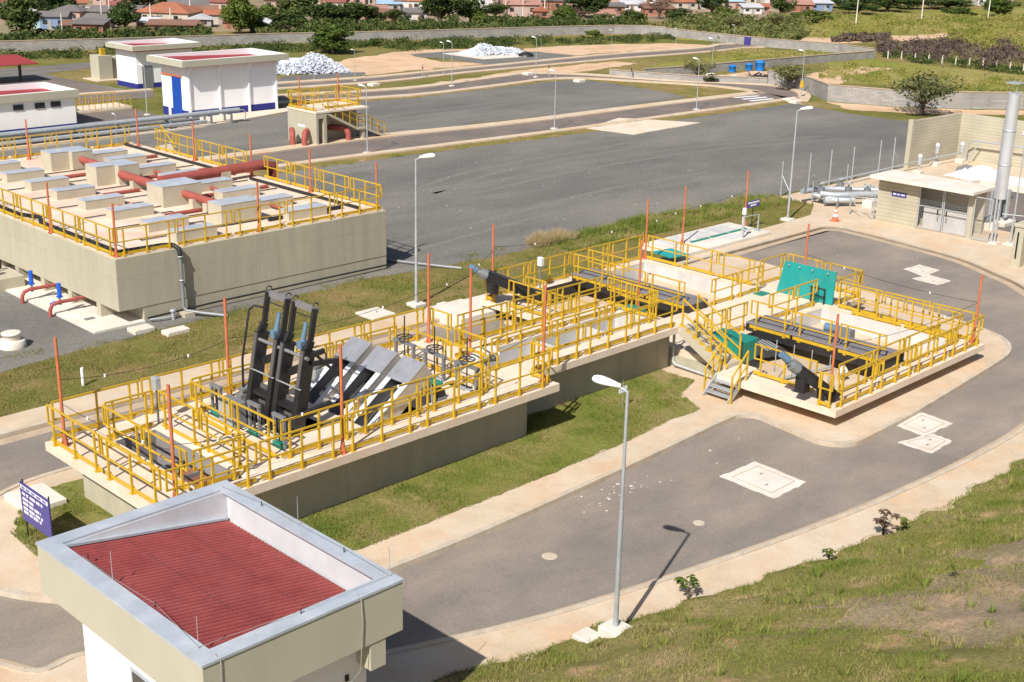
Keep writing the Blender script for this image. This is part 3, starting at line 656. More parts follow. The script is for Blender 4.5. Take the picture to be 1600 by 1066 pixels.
# ------------------------------------------------------------------ black bar screens
def bar_screen(y0, y1, label):
    t = thing('bar_screen', label, 'bar screen', (19.2,(y0+y1)/2,1.0), 'black bar screens')
    lo = Vector((18.95,0,.9)); hi = Vector((19.82,0,5.2)); mid = lo.lerp(hi,.80)
    ax = (hi-lo).normalized(); nn = Vector((-ax.z,0,ax.x))   # towards the viewer side
    for y in (y0+.09, y1-.09):
        b = MB(); f = lambda p, k: (p.x+nn.x*k, y, p.z+nn.z*k)
        q = lo.lerp(hi,.74)
        b.bar(f(lo,0), f(q,0), .19, .36, up=(1,0,0)); b.bar(f(q,.02), f(mid,-.05), .11, .22, up=(1,0,0)); b.bar(f(mid,-.04), f(hi,-.04), .085, .15, up=(1,0,0))
        b.build('side_frame', M['black'], t)
        b = MB(); b.bar(f(lo.lerp(hi,.50), .19), f(lo.lerp(hi,.735), .19), .13, .03, up=(1,0,0)); b.build('guide_plate', M['guide'], t)
        b = MB(); b.tube([(hi.x+.07+.09*math.cos(a), y, hi.z+.06+.09*math.sin(a)) for a in [R_(d) for d in range(0,181,30)]], .02, 6); b.build('lifting_eye', M['black'], t)
    b = MB(); c = lo.lerp(hi,.985); b.bar((c.x+.1,y0+.05,c.z),(c.x+.1,y1-.02,c.z),.13,.15); b.build('top_beam', M['covers'], t)
    c = lo.lerp(hi,.93); MB().bar((c.x+.1,y0+.1,c.z),(c.x+.1,y1-.1,c.z),.03).build('tie_rod', M['darksteel'], t)
    c = lo.lerp(hi,.70); MB().cyl((c.x-.12,y0-.12,c.z),(c.x-.12,y1-.05,c.z),.05).build('drive_shaft', M['greymetal'], t)
    c = lo.lerp(hi,.505); MB().bar((c.x-.18,y0-.05,c.z),(c.x-.18,y1-.02,c.z),.03).build('cross_rod', M['galv'], t)
    c = lo.lerp(hi,.80); m = MB(); ym = y0+.42*(y1-y0)
    m.cyl((c.x+.02,ym,c.z-.28),(c.x+.10,ym,c.z+.05),.075,.075,12).cyl((c.x+.10,ym,c.z+.05),(c.x+.18,ym,c.z+.38),.068,.06,12).box(c.x-.09,c.x+.13,ym-.1,ym+.1,c.z-.32,c.z-.1)
    m.build('gear_motor', M['motor'], t)
    MB().bar((c.x,ym-.3,c.z-.25),(c.x,ym+.45,c.z-.25),.07).build('motor_shaft', M['black'], t)
    b = MB(); p = lo.lerp(hi,0.02); q = lo.lerp(hi,.40); b.bar((p.x+.16,(y0+y1)/2,p.z),(q.x+.16,(y0+y1)/2,q.z),(y1-y0)-.34,.05,up=(0,1,0)) if False else b.add([(p.x+.12,y0+.17,p.z),(p.x+.12,y1-.17,p.z),(q.x+.12,y1-.17,q.z),(q.x+.12,y0+.17,q.z),(p.x+.16,y0+.17,p.z),(p.x+.16,y1-.17,p.z),(q.x+.16,y1-.17,q.z),(q.x+.16,y0+.17,q.z)], [(0,3,2,1),(4,5,6,7),(0,1,5,4),(1,2,6,5),(2,3,7,6),(3,0,4,7)])
    b.build('back_plate', M['guide'], t)
    for k in range(8):
        pass
    b = MB()
    for k in range(7):
        y = y0+.22+k*(y1-y0-.44)/6; b.bar((lo.x-.05,y,lo.z),(lo.lerp(hi,.30).x-.05,y,lo.lerp(hi,.30).z),.025,.05)
    b.build('screen_bars', M['darksteel'], t)
    b = MB(); c = lo.lerp(hi,.63); b.bar((c.x+.05,y0+.2,c.z),(c.x+.05,y1-.2,c.z-.35),.12,.22); b.build('rake', M['black'], t)
    b = MB(); c = lo.lerp(hi,.30); b.bar((c.x+.1,y0+.18,c.z+.25),(c.x+.1,y1-.18,c.z+.25),.35,.12); b.build('discharge_lip', M['black'], t)
    return t
bar_screen(28.38,29.48,'black bar screen with a blue motor, the one farther from the stainless chutes')
sc2 = bar_screen(27.14,28.24,'black bar screen with side bracket, the one nearer the stainless chutes')
b = MB(); b.bar((19.6,27.1,3.72),(20.5,27.0,3.66),.10,.12); b.bar((20.5,27.0,3.70),(20.5,27.0,1.85),.08); b.bar((19.7,27.05,3.98),(20.46,27.0,3.2),.07); b.bar((19.3,27.05,2.35),(20.1,26.95,2.5),.16,.18); b.build('side_bracket', M['black'], sc2)
b = MB(); b.bar((19.55,27.02,4.0),(19.95,27.0,4.05),.10,.13); b.build('side_arm', M['black'], sc2)
t = thing('cable_conduit', 'thin black bent conduit rising beside the black bar screens', 'conduit', (19.3,29.9,1.8))
b = MB(); b.tube([(19.25,29.95,1.85),(19.28,29.95,3.2),(19.55,29.92,4.6),(19.68,29.85,4.72),(19.8,29.6,4.7)], .035, 8); b.build('pipe', M['black'], t)
b = MB(); b.box(19.1,19.4,29.85,30.1,1.8,2.15).cyl((19.2,30.0,2.25),(19.55,30.0,2.3),.12); b.build('pump_box', M['greymetal'], t)

# ------------------------------------------------------------------ stainless step-screen chutes
def chute(y0, y1, label):
    t = thing('screen_chute', label, 'screen chute', (21.0,(y0+y1)/2,1.8), 'stainless chutes')
    lo = Vector((20.95,0,1.72)); hi = Vector((22.95,0,3.16)); ax = (hi-lo).normalized(); dn = Vector((ax.z,0,-ax.x))
    ext = lo-ax*.8
    T = .52; th = .07
    P = lambda p, k, y: (p.x+dn.x*k, y, p.z+dn.z*k)
    for y in (y0, y1-th):
        b = MB(); b.add([P(ext,0,y),P(hi,0,y),P(hi,T,y),P(ext,T,y),P(ext,0,y+th),P(hi,0,y+th),P(hi,T,y+th),P(ext,T,y+th)], [(0,1,2,3),(7,6,5,4),(0,4,5,1),(1,5,6,2),(2,6,7,3),(3,7,4,0)])
        b.build('side_plate', M['stainless'], t)
        b = MB(); ya, yb = (y0-.015, y0+.19) if y == y0 else (y1-.19, y1+.015); m_ = hi.lerp(lo,.33)
        b.add([P(ext,-.012,ya),P(m_,-.012,ya),P(m_,-.012,yb),P(ext,-.012,yb),P(ext,-.002,ya),P(m_,-.002,ya),P(m_,-.002,yb),P(ext,-.002,yb)], [(0,1,2,3),(7,6,5,4),(0,4,5,1),(1,5,6,2),(2,6,7,3),(3,7,4,0)])
        b.build('flange', M['plateedge'], t)
    hl = hi.lerp(lo,.335)
    b = MB(); b.add([P(hl,-.03,y0-.012),P(hi,-.03,y0-.012),P(hi,-.03,y1+.012),P(hl,-.03,y1+.012),P(hl,0,y0-.012),P(hi,0,y0-.012),P(hi,0,y1+.012),P(hl,0,y1+.012)], [(3,2,1,0),(4,5,6,7),(0,1,5,4),(1,2,6,5),(2,3,7,6),(3,0,4,7)])
    b.bar((P(hi,0,y0)[0],y0+.02,P(hi,0,y0)[2]-.28),(P(hi,0,y0)[0],y1-.02,P(hi,0,y0)[2]-.28),.02,.55)
    b.add([P(hi,.0,y0+.01),P(hi,.0,y1-.01),P(hi,T,y1-.01),P(hi,T,y0+.01)], [(0,1,2,3)])
    b.build('hood', M['stainless'], t)
    b = MB(); b.add([P(ext,T-.05,y0+th),P(hi,T-.05,y0+th),P(hi,T-.05,y1-th),P(ext,T-.05,y1-th)], [(0,1,2,3)]); b.build('bed', M['black'], t)
    b = MB(); p = hi+ax*.0; b.bar(P(hi,.3,y0+.1),(23.35,y0+.1,1.8),.06); b.bar(P(hi,.3,y1-.1),(23.35,y1-.1,1.8),.06); b.build('support_leg', M['galv'], t)
    return t
chute(28.70,29.60,'brushed stainless inclined chute, nearest to the black bar screens\' far side')
chute(27.50,28.40,'brushed stainless inclined chute, in the middle of the three')
chute(26.30,27.20,'brushed stainless inclined chute, closest to the front railing')
t = thing('drive_motor', 'small grey motor unit standing behind the last stainless chute', 'motor', (23.75,26.55,1.8))
MB().cyl((23.75,26.5,2.0),(23.75,26.95,2.0),.16).build('motor', M['black'], t); MB().box(23.6,23.9,26.45,26.95,1.8,1.88).build('base', M['greymetal'], t)
t = thing('drive_motor', 'small grey motor unit behind the first stainless chute', 'motor', (21.5,30.0,1.8))
MB().cyl((21.7,29.95,2.35),(22.1,29.95,2.45),.13).build('motor', M['greymetal'], t); MB().box(21.7,22.0,29.8,30.05,1.8,2.3).build('base', M['galv'], t)

# grey panels in front of the screens
t = thing('control_panel', 'low grey switch panel standing at the foot of the black bar screens', 'panel', (18.2,28.3,1.8))
MB().cbox(18.0,18.4,28.5,29.3,1.8,2.55,.02).build('cabinet', M['greymetal'], t); MB().box(17.985,18.0,28.55,29.25,1.9,2.5).build('door', M['galv'], t)
for y, lab in ((27.9,'upright grey slide-gate stand left of the bar screens, the middle one'),(26.75,'upright grey slide-gate stand left of the bar screens, nearest the front'),(29.75,'upright grey slide-gate stand left of the bar screens, farthest back')):
    t = thing('gate_stand', lab, 'gate stand', (18.25,y,1.8), 'slide-gate stands')
    for dy in (-.22,.22): MB().bar((18.25,y+dy,1.8),(18.25,y+dy,2.65),.07).build('leg', M['greymetal'], t)
    MB().bar((18.25,y-.27,2.68),(18.25,y+.27,2.68),.09).build('beam', M['greymetal'], t)
    MB().bar((18.25,y,1.82),(18.25,y,2.62),.05).build('spindle', M['darksteel'], t)
    MB().box(18.15,18.35,y-.2,y+.2,1.8,1.95).build('gate_plate', M['green'], t)
# sluice gates with handwheels
for y, lab in ((29.45,'handwheel sluice gate, farthest of three in the row behind the chutes'),(28.05,'handwheel sluice gate, middle of three in the row behind the chutes'),(26.6,'handwheel sluice gate, nearest of three in the row behind the chutes')):
    t = thing('sluice_gate', lab, 'sluice gate', (24.85,y,1.8), 'handwheel sluice gates')
    for dy in (-.42,.42): MB().bar((24.85,y+dy,1.8),(24.85,y+dy,2.55),.09).build('leg', M['greymetal'], t)
    b = MB(); b.bar((24.85,y-.5,2.58),(24.85,y+.5,2.58),.12,.08); b.build('yoke', M['greymetal'], t)
    b = MB(); b.tube([(24.85+.24*math.cos(R_(a)), y+.24*math.sin(R_(a)), 2.78) for a in range(0,361,24)], .022, 6, False)
    for a in (0,60,120): b.bar((24.85+.24*math.cos(R_(a)),y+.24*math.sin(R_(a)),2.78),(24.85-.24*math.cos(R_(a)),y-.24*math.sin(R_(a)),2.78),.02)
    b.build('handwheel', M['darksteel'], t)
    MB().cyl((24.85,y,1.85),(24.85,y,3.45),.022).build('spindle', M['darksteel'], t)
    MB().box(24.8,24.9,y-.36,y+.36,1.5,1.86).build('gate_plate', M['galv'], t)
tag(MB().cbox(24.25,24.55,27.3,27.9,1.8,1.95,.01).build('green_hatch', M['green']), 'small green hatch cover on the deck beside the handwheel gates', 'hatch')

# ------------------------------------------------------------------ screw conveyors, green panels
def conveyor(hi, lo, label, legx):
    t = thing('screw_conveyor', label, 'screw conveyor', (lo[0],lo[1],ZB), 'black screw conveyors')
    h = Vector(hi); l = Vector(lo); d = (l-h).normalized()
    b = MB(); b.bar(h, l, .34, .36); b.build('trough', M['black'], t)
    b = MB(); b.bar(h+Vector((0,0,.195))+d*.1, l+Vector((0,0,.195)), .40, .03); b.build('lid', M['black'], t)
    b = MB(); c = h+d*.25; b.box(c.x-.17,c.x+.17,c.y-.17,c.y+.17,c.z-.62,c.z-.1); b.build('discharge_spout', M['black'], t)
    b = MB(); b.cyl(h+d*.02, h-d*.28, .20,.20,14).cyl(h-d*.28, h-d*.42,.12,.12,12); b.build('gearbox', M['greymetal'], t)
    m = h-d*.42; b = MB(); b.cyl(m+Vector((0,0,.05)), m-d*.32+Vector((0,0,.08)), .13,.12,12); b.build('motor', M['motor'], t)
    for k, q in enumerate(legx):
        p = h.lerp(l, q)
        for s in (-.2,.2):
            n_ = Vector((-d.y,d.x,0)).normalized()*s
            MB().bar((p.x+n_.x,p.y+n_.y,p.z-.1),(p.x+n_.x,p.y+n_.y,ZB),.06).build('leg', M['black'], t)
    return t
conveyor((33.85,20.95,1.86),(34.95,20.15,.86),'black screw conveyor with grey motor at the front corner of the low basin',(.62,))
conveyor((33.75,35.05,1.95),(35.7,33.4,.9),'black screw conveyor with blue motor behind the trough, by the rear basin',(.45,))
# standing teal screen
t = thing('teal_screen', 'big leaning teal sheet panel standing at the end of the middle walkway', 'panel', (43.95,27.3,ZB))
b = MB()
v = [(44.05,28.62,ZB+.02),(44.05,26.0,ZB+.02),(43.72,25.75,2.22),(43.72,28.12,2.22)]
b.add([*v, *[(x+.06,y,z) for x,y,z in v]], [(0,3,2,1),(4,5,6,7),(0,1,5,4),(1,2,6,5),(2,3,7,6),(3,0,4,7)]); b.build('sheet', M['teal'], t)
b = MB()
for y in (26.3,26.9): b.bar((43.92,y,ZB),(43.92,y,ZB+.62),.05)
b.bar((43.92,26.25,ZB+.62),(43.92,26.95,ZB+.62),.05); b.bar((43.92,26.25,ZB+.3),(43.92,26.95,ZB+.3),.04); b.build('hinge_frame', M['black'], t)
b = MB()
for y in (26.1,26.8,27.4,27.9): b.cyl((43.68,y,2.1),(43.72,y,2.1),.035)
b.build('bolt', M['galv'], t)
tag(MB().cbox(35.5,36.7,24.4,25.9,.66,1.42,.03).build('cover_box', M['green']), 'green plastic cover box at the foot of the concrete stair', 'cover box')
tag(MB().cbox(36.2,36.9,29.6,30.4,.5,1.25,.03).build('cover_box', M['green']), 'small green plastic cover box behind the end of the trough', 'cover box')
tag(MB().box(43.0,43.6,28.6,29.05,ZB+.002,ZB+.03).build('hatch_cover', M['green']), 'flat green hatch lying on the walkway beside the teal screen', 'hatch')
p = at(1060,392,.45)
tag(MB().add([(45.9,35.6,.42),(47.3,35.6,.34),(47.3,36.7,.42),(45.9,36.7,.50),(45.9,35.6,.46),(47.3,35.6,.38),(47.3,36.7,.46),(45.9,36.7,.54)], [(3,2,1,0),(4,5,6,7),(0,1,5,4),(1,2,6,5),(2,3,7,6),(3,0,4,7)]).build('loose_panel', M['teal']), 'flat teal sheet lying tilted on the grass behind the low basin', 'panel')
# small grey boxes on the railings
def post_box(p, label, col='plastic'):
    t = thing('junction_box', label, 'junction box', p, 'junction boxes on thin posts')
    x,y,z = p
    MB().bar((x,y,z),(x,y,z+1.0),.05).build('post', M['greymetal'], t); MB().cbox(x-.09,x+.09,y-.12,y+.12,z+1.0,z+1.35,.02).build('box', M[col], t)
post_box((36.9,35.2,ZB), 'white junction box on a post at the back railing of the rear basin')
post_box((16.75,30.35,ZA), 'grey junction box on a post behind the first open channel', 'galv')
t = thing('actuator', 'blue-grey valve actuator lying on the plated bridge of the front basin', 'actuator', (40.3,23.3,ZB))
MB().cyl((40.2,23.9,ZB+.45),(40.25,23.3,ZB+.45),.16).build('motor', M['motor'], t); MB().box(40.08,40.42,22.8,23.3,ZB+.2,ZB+.55).build('gearbox', M['greymetal'], t)
for k, (y, lab) in enumerate(((23.25,'first from the conveyor\'s far side'),(22.55,'second along'),(21.85,'third along'),(21.15,'nearest the front rail'))):
    tag(MB().cyl((36.1,y,.62),(36.1,y,1.75),.018,n=6).build('gate_spindle', M['galv']), 'thin white gate spindle beside the front pool, '+lab, 'spindle', 'gate spindles by the front pool')

# ------------------------------------------------------------------ orange masts and the wires between them
MASTS = {}
def mast(key, p, z, top, label):
    t = thing('orange_mast', label, 'mast', (p[0],p[1],z), 'orange wire masts')
    x,y = p
    MB().cyl((x,y,z+.02),(x,y,top),.045,.042,10).build('shaft', M['orange'], t)
    b = MB(); b.box(x-.11,x+.11,y-.11,y+.11,z,z+.02)
    for a in range(4):
        c, s = math.cos(R_(90*a)), math.sin(R_(90*a)); nx_, ny_ = -s*.008, c*.008
        b.add([(x+c*.045+nx_,y+s*.045+ny_,z+.02),(x+c*.11+nx_,y+s*.11+ny_,z+.02),(x+c*.045+nx_,y+s*.045+ny_,z+.35),(x+c*.045-nx_,y+s*.045-ny_,z+.02),(x+c*.11-nx_,y+s*.11-ny_,z+.02),(x+c*.045-nx_,y+s*.045-ny_,z+.35)], [(0,1,2),(5,4,3),(0,3,4,1),(1,4,5,2),(2,5,3,0)])
    b.build('foot', M['orange'], t)
    MASTS[key] = (x,y,z,top)
mast('a', (14.12,30.55), ZA, 4.81, 'orange mast at the back left corner of the screening deck')
mast('b', (19.3,30.75), ZA, 4.81, 'orange mast behind the black bar screens')
mast('c', (26.98,30.75), ZA, 4.81, 'orange mast at the back right corner of the screening deck')
mast('d', (14.45,25.62), ZA, 4.81, 'orange mast at the front left corner of the screening deck, above the red roof')
mast('e', (19.23,25.32), ZA, 4.81, 'orange mast on the front railing beside the chutes')
mast('f', (27.1,25.62), ZA, 4.85, 'orange mast at the front right corner of the screening deck')
mast('g', (26.8,28.55), ZA, 4.81, 'orange mast at the start of the open trough')
mast('h', (34.55,35.55), ZB, 3.75, 'orange mast at the rear conveyor, back left corner of the low basin')
mast('i', (44.0,35.55), ZB, 3.45, 'orange mast at the far back corner of the low basin')
mast('j', (37.55,30.55), ZB, 3.60, 'orange mast in the rear basin behind the stair')
mast('k', (35.6,20.75), ZB, 3.36, 'orange mast in front of the dark pool water')
mast('l', (43.85,19.95), ZB, 3.34, 'orange mast at the front right corner of the low basin')
mast('m', (46.0,28.6), ZB, 3.3, 'orange mast behind the teal screen')
mast('n', (48.9,37.28), .3, 3.1, 'orange mast on the grass beside the concrete cover slab')
mast('o', (54.46,37.64), .3, 3.1, 'orange mast beside the small blue sign')
def wire(a, b, fa, fb, sag, label):
    A = MASTS[a]; B = MASTS[b]
    p = Vector((A[0],A[1],A[2]+(A[3]-A[2])*fa)); q = Vector((B[0],B[1],B[2]+(B[3]-B[2])*fb))
    t = thing('wire', label, 'wire', p, 'wires between orange masts')
    pts = [p.lerp(q,i/12)+Vector((0,0,-sag*4*(i/12)*(1-i/12))) for i in range(13)]
    MB().tube(pts, .008, 5).build('cable', M['cable'], t)
    for i in (3,9): MB().cyl(pts[i]+Vector((0,0,.035)), pts[i]-Vector((0,0,.035)), .03, .03, 8).build('insulator', M['signwhite'], t)
wire('a','b',.62,.58,.25,'thin black wire along the back left of the screening deck')
wire('b','c',.6,.6,.3,'thin black wire above the grass behind the bar screens')
wire('c','h',.6,.65,.3,'thin black wire from the screening deck to the rear conveyor')
wire('h','i',.7,.6,.2,'thin black wire behind the rear basin')
wire('i','n',.6,.62,.1,'short thin black wire at the concrete cover slab')
wire('n','o',.6,.65,.1,'thin black wire over the concrete cover slab')
wire('k','l',.6,.6,.25,'thin black wire above the front railing of the low basin')
wire('l','m',.6,.5,.2,'thin black wire above the right edge of the low basin')
wire('d','a',.45,.4,.15,'thin black wire across the left end of the screening deck')
wire('d','e',.5,.55,.3,'thin black wire from above the red roof to the chutes')
wire('e','f',.55,.55,.4,'thin black wire along the front of the chutes')

# ------------------------------------------------------------------ big closed tank on the gravel yard
TT = 2.67
tk = thing('reactor_tank', 'large beige concrete tank with flat cream roof on the gravel yard', 'concrete tank', (23.9,43.8,0))
b = MB(); b.cbox(22.85,35.95,43.8,66.0,.62,TT,.02); b.build('upper_body', M['formwall'], tk)
b = MB(); b.box(23.9,35.94,43.82,66,-.05,.62); b.build('lower_wall', M['formwall'], tk)
b = MB(); b.box(22.93,35.87,43.88,65.9,TT+.002,TT+.02); b.build('roof_deck', M['roofdeck'], tk)
for i in range(8):
    y = 45.25+i*2.35
    MB().prism([(22.86,y),(23.9,y),(23.9,y+.32),(22.86,y+.32)], -.02, .618).build('bracket_wall', M['wallpaint'], tk)
T2 = TT+.02
def roofbox(x0, x1, y0, y1, h, label, group, nm='roof_hatch'):
    t = thing(nm, label, 'roof hatch' if nm == 'roof_hatch' else 'distribution box', (x0,y0,T2), group)
    MB().box(x0,x1,y0,y1,T2,T2+h-.03).build('body', M['slabedge'], t)
    MB().cbox(x0-.012,x1+.012,y0-.012,y1+.012,T2+h-.03,T2+h,.006).build('lid', M['coping'], t)
    return t
GL, GR = 'low hatches in the left row on the tank roof', 'low hatches in the right row on the tank roof'
ly = [44.5,46.62,49.4,51.88,54.5,57.0,59.5,62.0]
for i, y in enumerate(ly):
    roofbox(25.9,27.75,y,y+.72,.42,'low grey-lidded hatch, left row of the tank roof, %s from the front' % ORD[i], GL)
ry = [44.72,47.2,49.75,52.0,54.6,57.0,59.85,61.75]
for i, y in enumerate(ry):
    roofbox(31.4,33.4,y,y+.72,.42,'low grey-lidded hatch, right row of the tank roof, %s from the front' % ORD[i], GR)
gb = 'tall distribution boxes on the tank roof'
for x0,x1,y0,y1,lab in ((28.68,30.62,45.6,46.6,'tall beige roof box nearest the tank\'s front edge, with patched grey lid'),(28.68,30.62,50.2,51.55,'tall beige roof box, second from the front edge, between two red pipes')):
    roofbox(x0,x1,y0,y1,.93,lab,gb,'distribution_box')
for y0, lab in ((55.85,'tall stepped beige roof box, third from the front edge of the tank'),(60.4,'tall stepped beige roof box farthest from the front edge of the tank')):
    t = roofbox(28.68,29.6,y0+.25,y0+1.3,.93,lab,gb,'distribution_box')
    MB().box(29.61,30.7,y0-.12,y0+1.3,T2,T2+.9).build('step_body', M['slabedge'], t)
    MB().box(29.61,30.7,y0-.13,y0+1.31,T2+.9,T2+.93).build('step_lid', M['coping'], t)
def pipe(pts, r, m, nm, label, cat='pipe', group=None, n=12):
    o = MB().tube(pts, r, n).build(nm, m); return tag(o, label, cat, group)
GP = 'red header pipes on the tank roof'
pipe([(29.75,46.6,T2+.5),(29.75,50.2,T2+.5)], .17, M['redpipe'], 'header_pipe', 'thick red pipe between the two front boxes of the tank roof', 'pipe', GP)
pipe([(29.75,51.55,T2+.5),(29.75,55.75,T2+.5)], .2, M['redpipe'], 'header_pipe', 'thick red pipe between second and third roof boxes', 'pipe', GP)
pipe([(30.1,57.15,T2+.5),(30.1,60.3,T2+.5)], .17, M['redpipe'], 'header_pipe', 'thick red pipe between the two farthest roof boxes', 'pipe', GP)
pipe([(30.3,53.2,T2+.5),(36.1,53.7,T2+.5),(36.9,53.77,T2+.35),(37.0,53.8,-.05)], .26, M['redpipe'], 'inlet_pipe', 'thickest red pipe, running off the right side of the tank roof', 'pipe')
for (x,y,lab) in ((29.75,48.2,'on the front pipe, nearer box'),(29.75,49.3,'on the front pipe, farther box'),(29.75,54.4,'under the second red pipe'),(30.1,58.9,'under the farthest red pipe')):
    tag(MB().box(x-.26,x+.26,y-.16,y+.16,T2,T2+.42).build('pipe_saddle', M['slabedge']), 'small beige concrete saddle block '+lab, 'block', 'pipe saddles on the tank roof')
tag(MB().box(33.6,34.1,53.2,53.8,T2,T2+.5).build('pipe_saddle', M['slabedge']), 'small beige concrete saddle block under the thickest red pipe', 'block', 'pipe saddles on the tank roof')
# small red pipes into the hatches, thin black gas lines
k = 0
for i, y in enumerate(ly[:6]):
    if i % 2 == 0: pipe([(27.1,y+.95,T2+.16),(27.1,y+1.75,T2+.16)], .075, M['redpipe'], 'link_pipe', 'short red stub pipe between left row hatches, %s from the front edge' % ORD[i//2], 'pipe', 'red stub pipes on the tank roof', 8)
for i, y in enumerate(ry[:6]):
    if i % 2 == 1: pipe([(32.2,y-1.3,T2+.16),(32.2,y,T2+.16)], .075, M['redpipe'], 'link_pipe', 'short red stub pipe between right row hatches, %s from the front edge' % ORD[i//2], 'pipe', 'red stub pipes on the tank roof', 8)
for i, y in enumerate((45.0,50.9,56.2,60.9)):
    pipe([(30.7,y,T2+.1),(34.6,y,T2+.1)] if i else [(30.7,45.2,T2+.1),(34.6,45.2,T2+.1)], .08, M['redpipe'] if i else M['blackpipe'], 'branch_pipe', ('dark pipe' if not i else 'dark red pipe')+' lying from a tall roof box to the right, %s from the front' % ORD[i], 'pipe', 'branch pipes on the tank roof', 8)
for i, y in enumerate((48.6,53.9,58.7)):
    pipe([(27.8,y,T2+.1),(29.6,y,T2+.1)], .08, M['redpipe'], 'branch_pipe', 'dark red pipe on the left side of the roof boxes, %s from the front' % ORD[i], 'pipe', 'branch pipes on the tank roof', 8)
for i in range(7):
    y = 45.6+i*2.42
    pipe([(25.0,y+.25,T2+.05),(25.0,y,T2+.05),(34.8,y,T2+.05)], .025, M['blackpipe'], 'gas_line', 'thin black line across the tank roof, %s from the front edge' % ORD[i], 'pipe', 'thin black lines on the tank roof', 6)
    pipe([(34.0,y+1.2,T2+.05),(34.35,y+1.2,T2+.05),(34.35,y+.95,T2+.05)], .025, M['blackpipe'], 'gas_stub', 'short bent black stub at the right row of hatches, %s from the front edge' % ORD[i], 'pipe', 'bent black stubs on the tank roof', 6)
    pipe([(28.0,y+1.25,T2+.05),(28.5,y+1.25,T2+.05),(28.5,y+1.0,T2+.05)], .025, M['blackpipe'], 'gas_stub', 'short bent black stub beside the left row of hatches, %s from the front edge' % ORD[i], 'pipe', 'bent black stubs on the tank roof', 6)
pipe([(23.3,66,T2+.09),(23.3,52.6,T2+.09),(23.7,51.6,T2+.09),(23.3,50.7,T2+.09),(23.3,44.25,T2+.09)], .085, M['blackpipe'], 'gas_main', 'black pipe along the left edge of the tank roof', 'pipe')
pipe([(35.05,65,T2+.08),(35.05,54.4,T2+.08)], .075, M['blackpipe'], 'gas_main', 'black pipe along the right edge of the tank roof, beyond the red pipe', 'pipe')
pipe([(35.05,53.0,T2+.08),(35.05,44.6,T2+.08)], .075, M['blackpipe'], 'gas_main', 'black pipe along the right edge of the tank roof, before the red pipe', 'pipe')
pipe([(23.2,44.3,T2+.1),(25.05,44.2,T2+.1),(25.4,44.0,T2+.1),(25.48,43.65,T2+.0),(25.5,43.62,TT-.35)], .09, M['blackpipe'], 'gas_main', 'black pipe along the front edge of the tank roof, bending over the edge', 'pipe')
t = thing('downpipe', 'grey downpipe on the front wall of the tank, running into the grass', 'pipe', (25.5,43.6,0))
MB().tube([(25.5,43.62,TT-.3),(25.5,43.62,.35),(25.55,43.5,.2),(26.0,42.9,.14),(26.6,42.2,.08)], .075, 12).build('pipe', M['greymetal'], t)
for z in (2.35,1.4): MB().lathe((25.5,43.62,z),[(.085,0),(.11,0),(.11,.05),(.085,.05)],12).build('clamp', M['galv'], t)
tag(MB().box(25.3,25.75,43.2,43.6,0,.18).build('pipe_block', M['slabedge']), 'small concrete block under the foot of the grey downpipe', 'block')
pipe([(24.0,43.72,.16),(27.0,43.70,.22),(31,43.70,.22),(36.0,43.72,.2)], .04, M['blackpipe'], 'cable_pipe', 'thin dark pipe along the foot of the tank front wall', 'pipe', None, 8)
pipe([(36.0,46.0,.09),(36.9,44.3,.09),(37.9,42.2,.09),(38.4,41.5,.06)], .075, M['greymetal'], 'drain_pipe', 'long grey pipe lying on the gravel from the tank to the grass', 'pipe')
t = thing('valve_stand', 'small grey valve at the front foot of the tank', 'valve', (24.9,43.4,0))
MB().cyl((24.9,43.4,0),(24.9,43.4,.35),.07).lathe((24.9,43.4,.3),[(.1,0),(.13,.05),(.1,.1)],10).build('body', M['galv'], t); MB().tube([(24.0,43.6,.12),(24.5,43.45,.12),(24.9,43.4,.12)], .045, 8).build('pipe', M['galv'], t)
GT = 'yellow railings on the tank roof'
run((23.0,43.92),(35.85,43.92), T2, 'on the front edge of the tank roof', GT, 2.6)
run((22.98,65.5),(22.98,44.0), T2, 'on the left edge of the tank roof', GT, 2.7)
run((35.85,44.0),(35.85,53.0), T2, 'on the right roof edge before the red pipe', GT, 2.3)
run((35.85,54.4),(35.85,63.2), T2, 'on the right roof edge beyond the red pipe', GT, 2.2)
run((24.0,65.0),(35.4,65.0), T2, 'on the back edge of the tank roof', GT, 2.4)
t = thing('access_stair', 'yellow handrails of a stair leaving the back right corner of the tank roof', 'stair', (36.2,62.5,0))
MB().bar((36.1,64.4,T2+1.05),(36.9,64.4,T2+1.05),.05).build('handrail', M['yellow'], t); MB().bar((36.9,64.4,T2+1.05),(37.0,60.6,.9),.05).build('handrail', M['yellow'], t); MB().bar((37.0,64.3,T2-.1),(37.0,60.4,.0),.8,.12).build('flight', M['slabedge'], t)
MB().bar((36.9,64.4,T2+1.05),(36.9,64.4,T2),.05).build('post', M['yellow'], t)
for k, p, lab in (('t1',(23.05,44.05),'orange mast at the front corner of the tank roof'),('t2',(22.95,49.1),'orange mast on the left edge of the tank roof'),('t3',(29.4,44.0),'orange mast in the middle of the tank\'s front edge'),('t4',(35.9,44.4),'orange mast at the right front corner of the tank roof'),('t5',(35.6,48.9),'orange mast on the right edge of the tank roof, nearer one'),('t6',(35.6,53.7),'orange mast beside the thickest red pipe'),('t7',(35.6,58.9),'orange mast on the right edge of the tank roof, farther one'),('t8',(35.5,64.4),'orange mast at the back right corner of the tank roof'),('t9',(29.3,64.4),'orange mast on the back edge of the tank roof')):
    mast(k, p, T2, T2+2.05, lab)
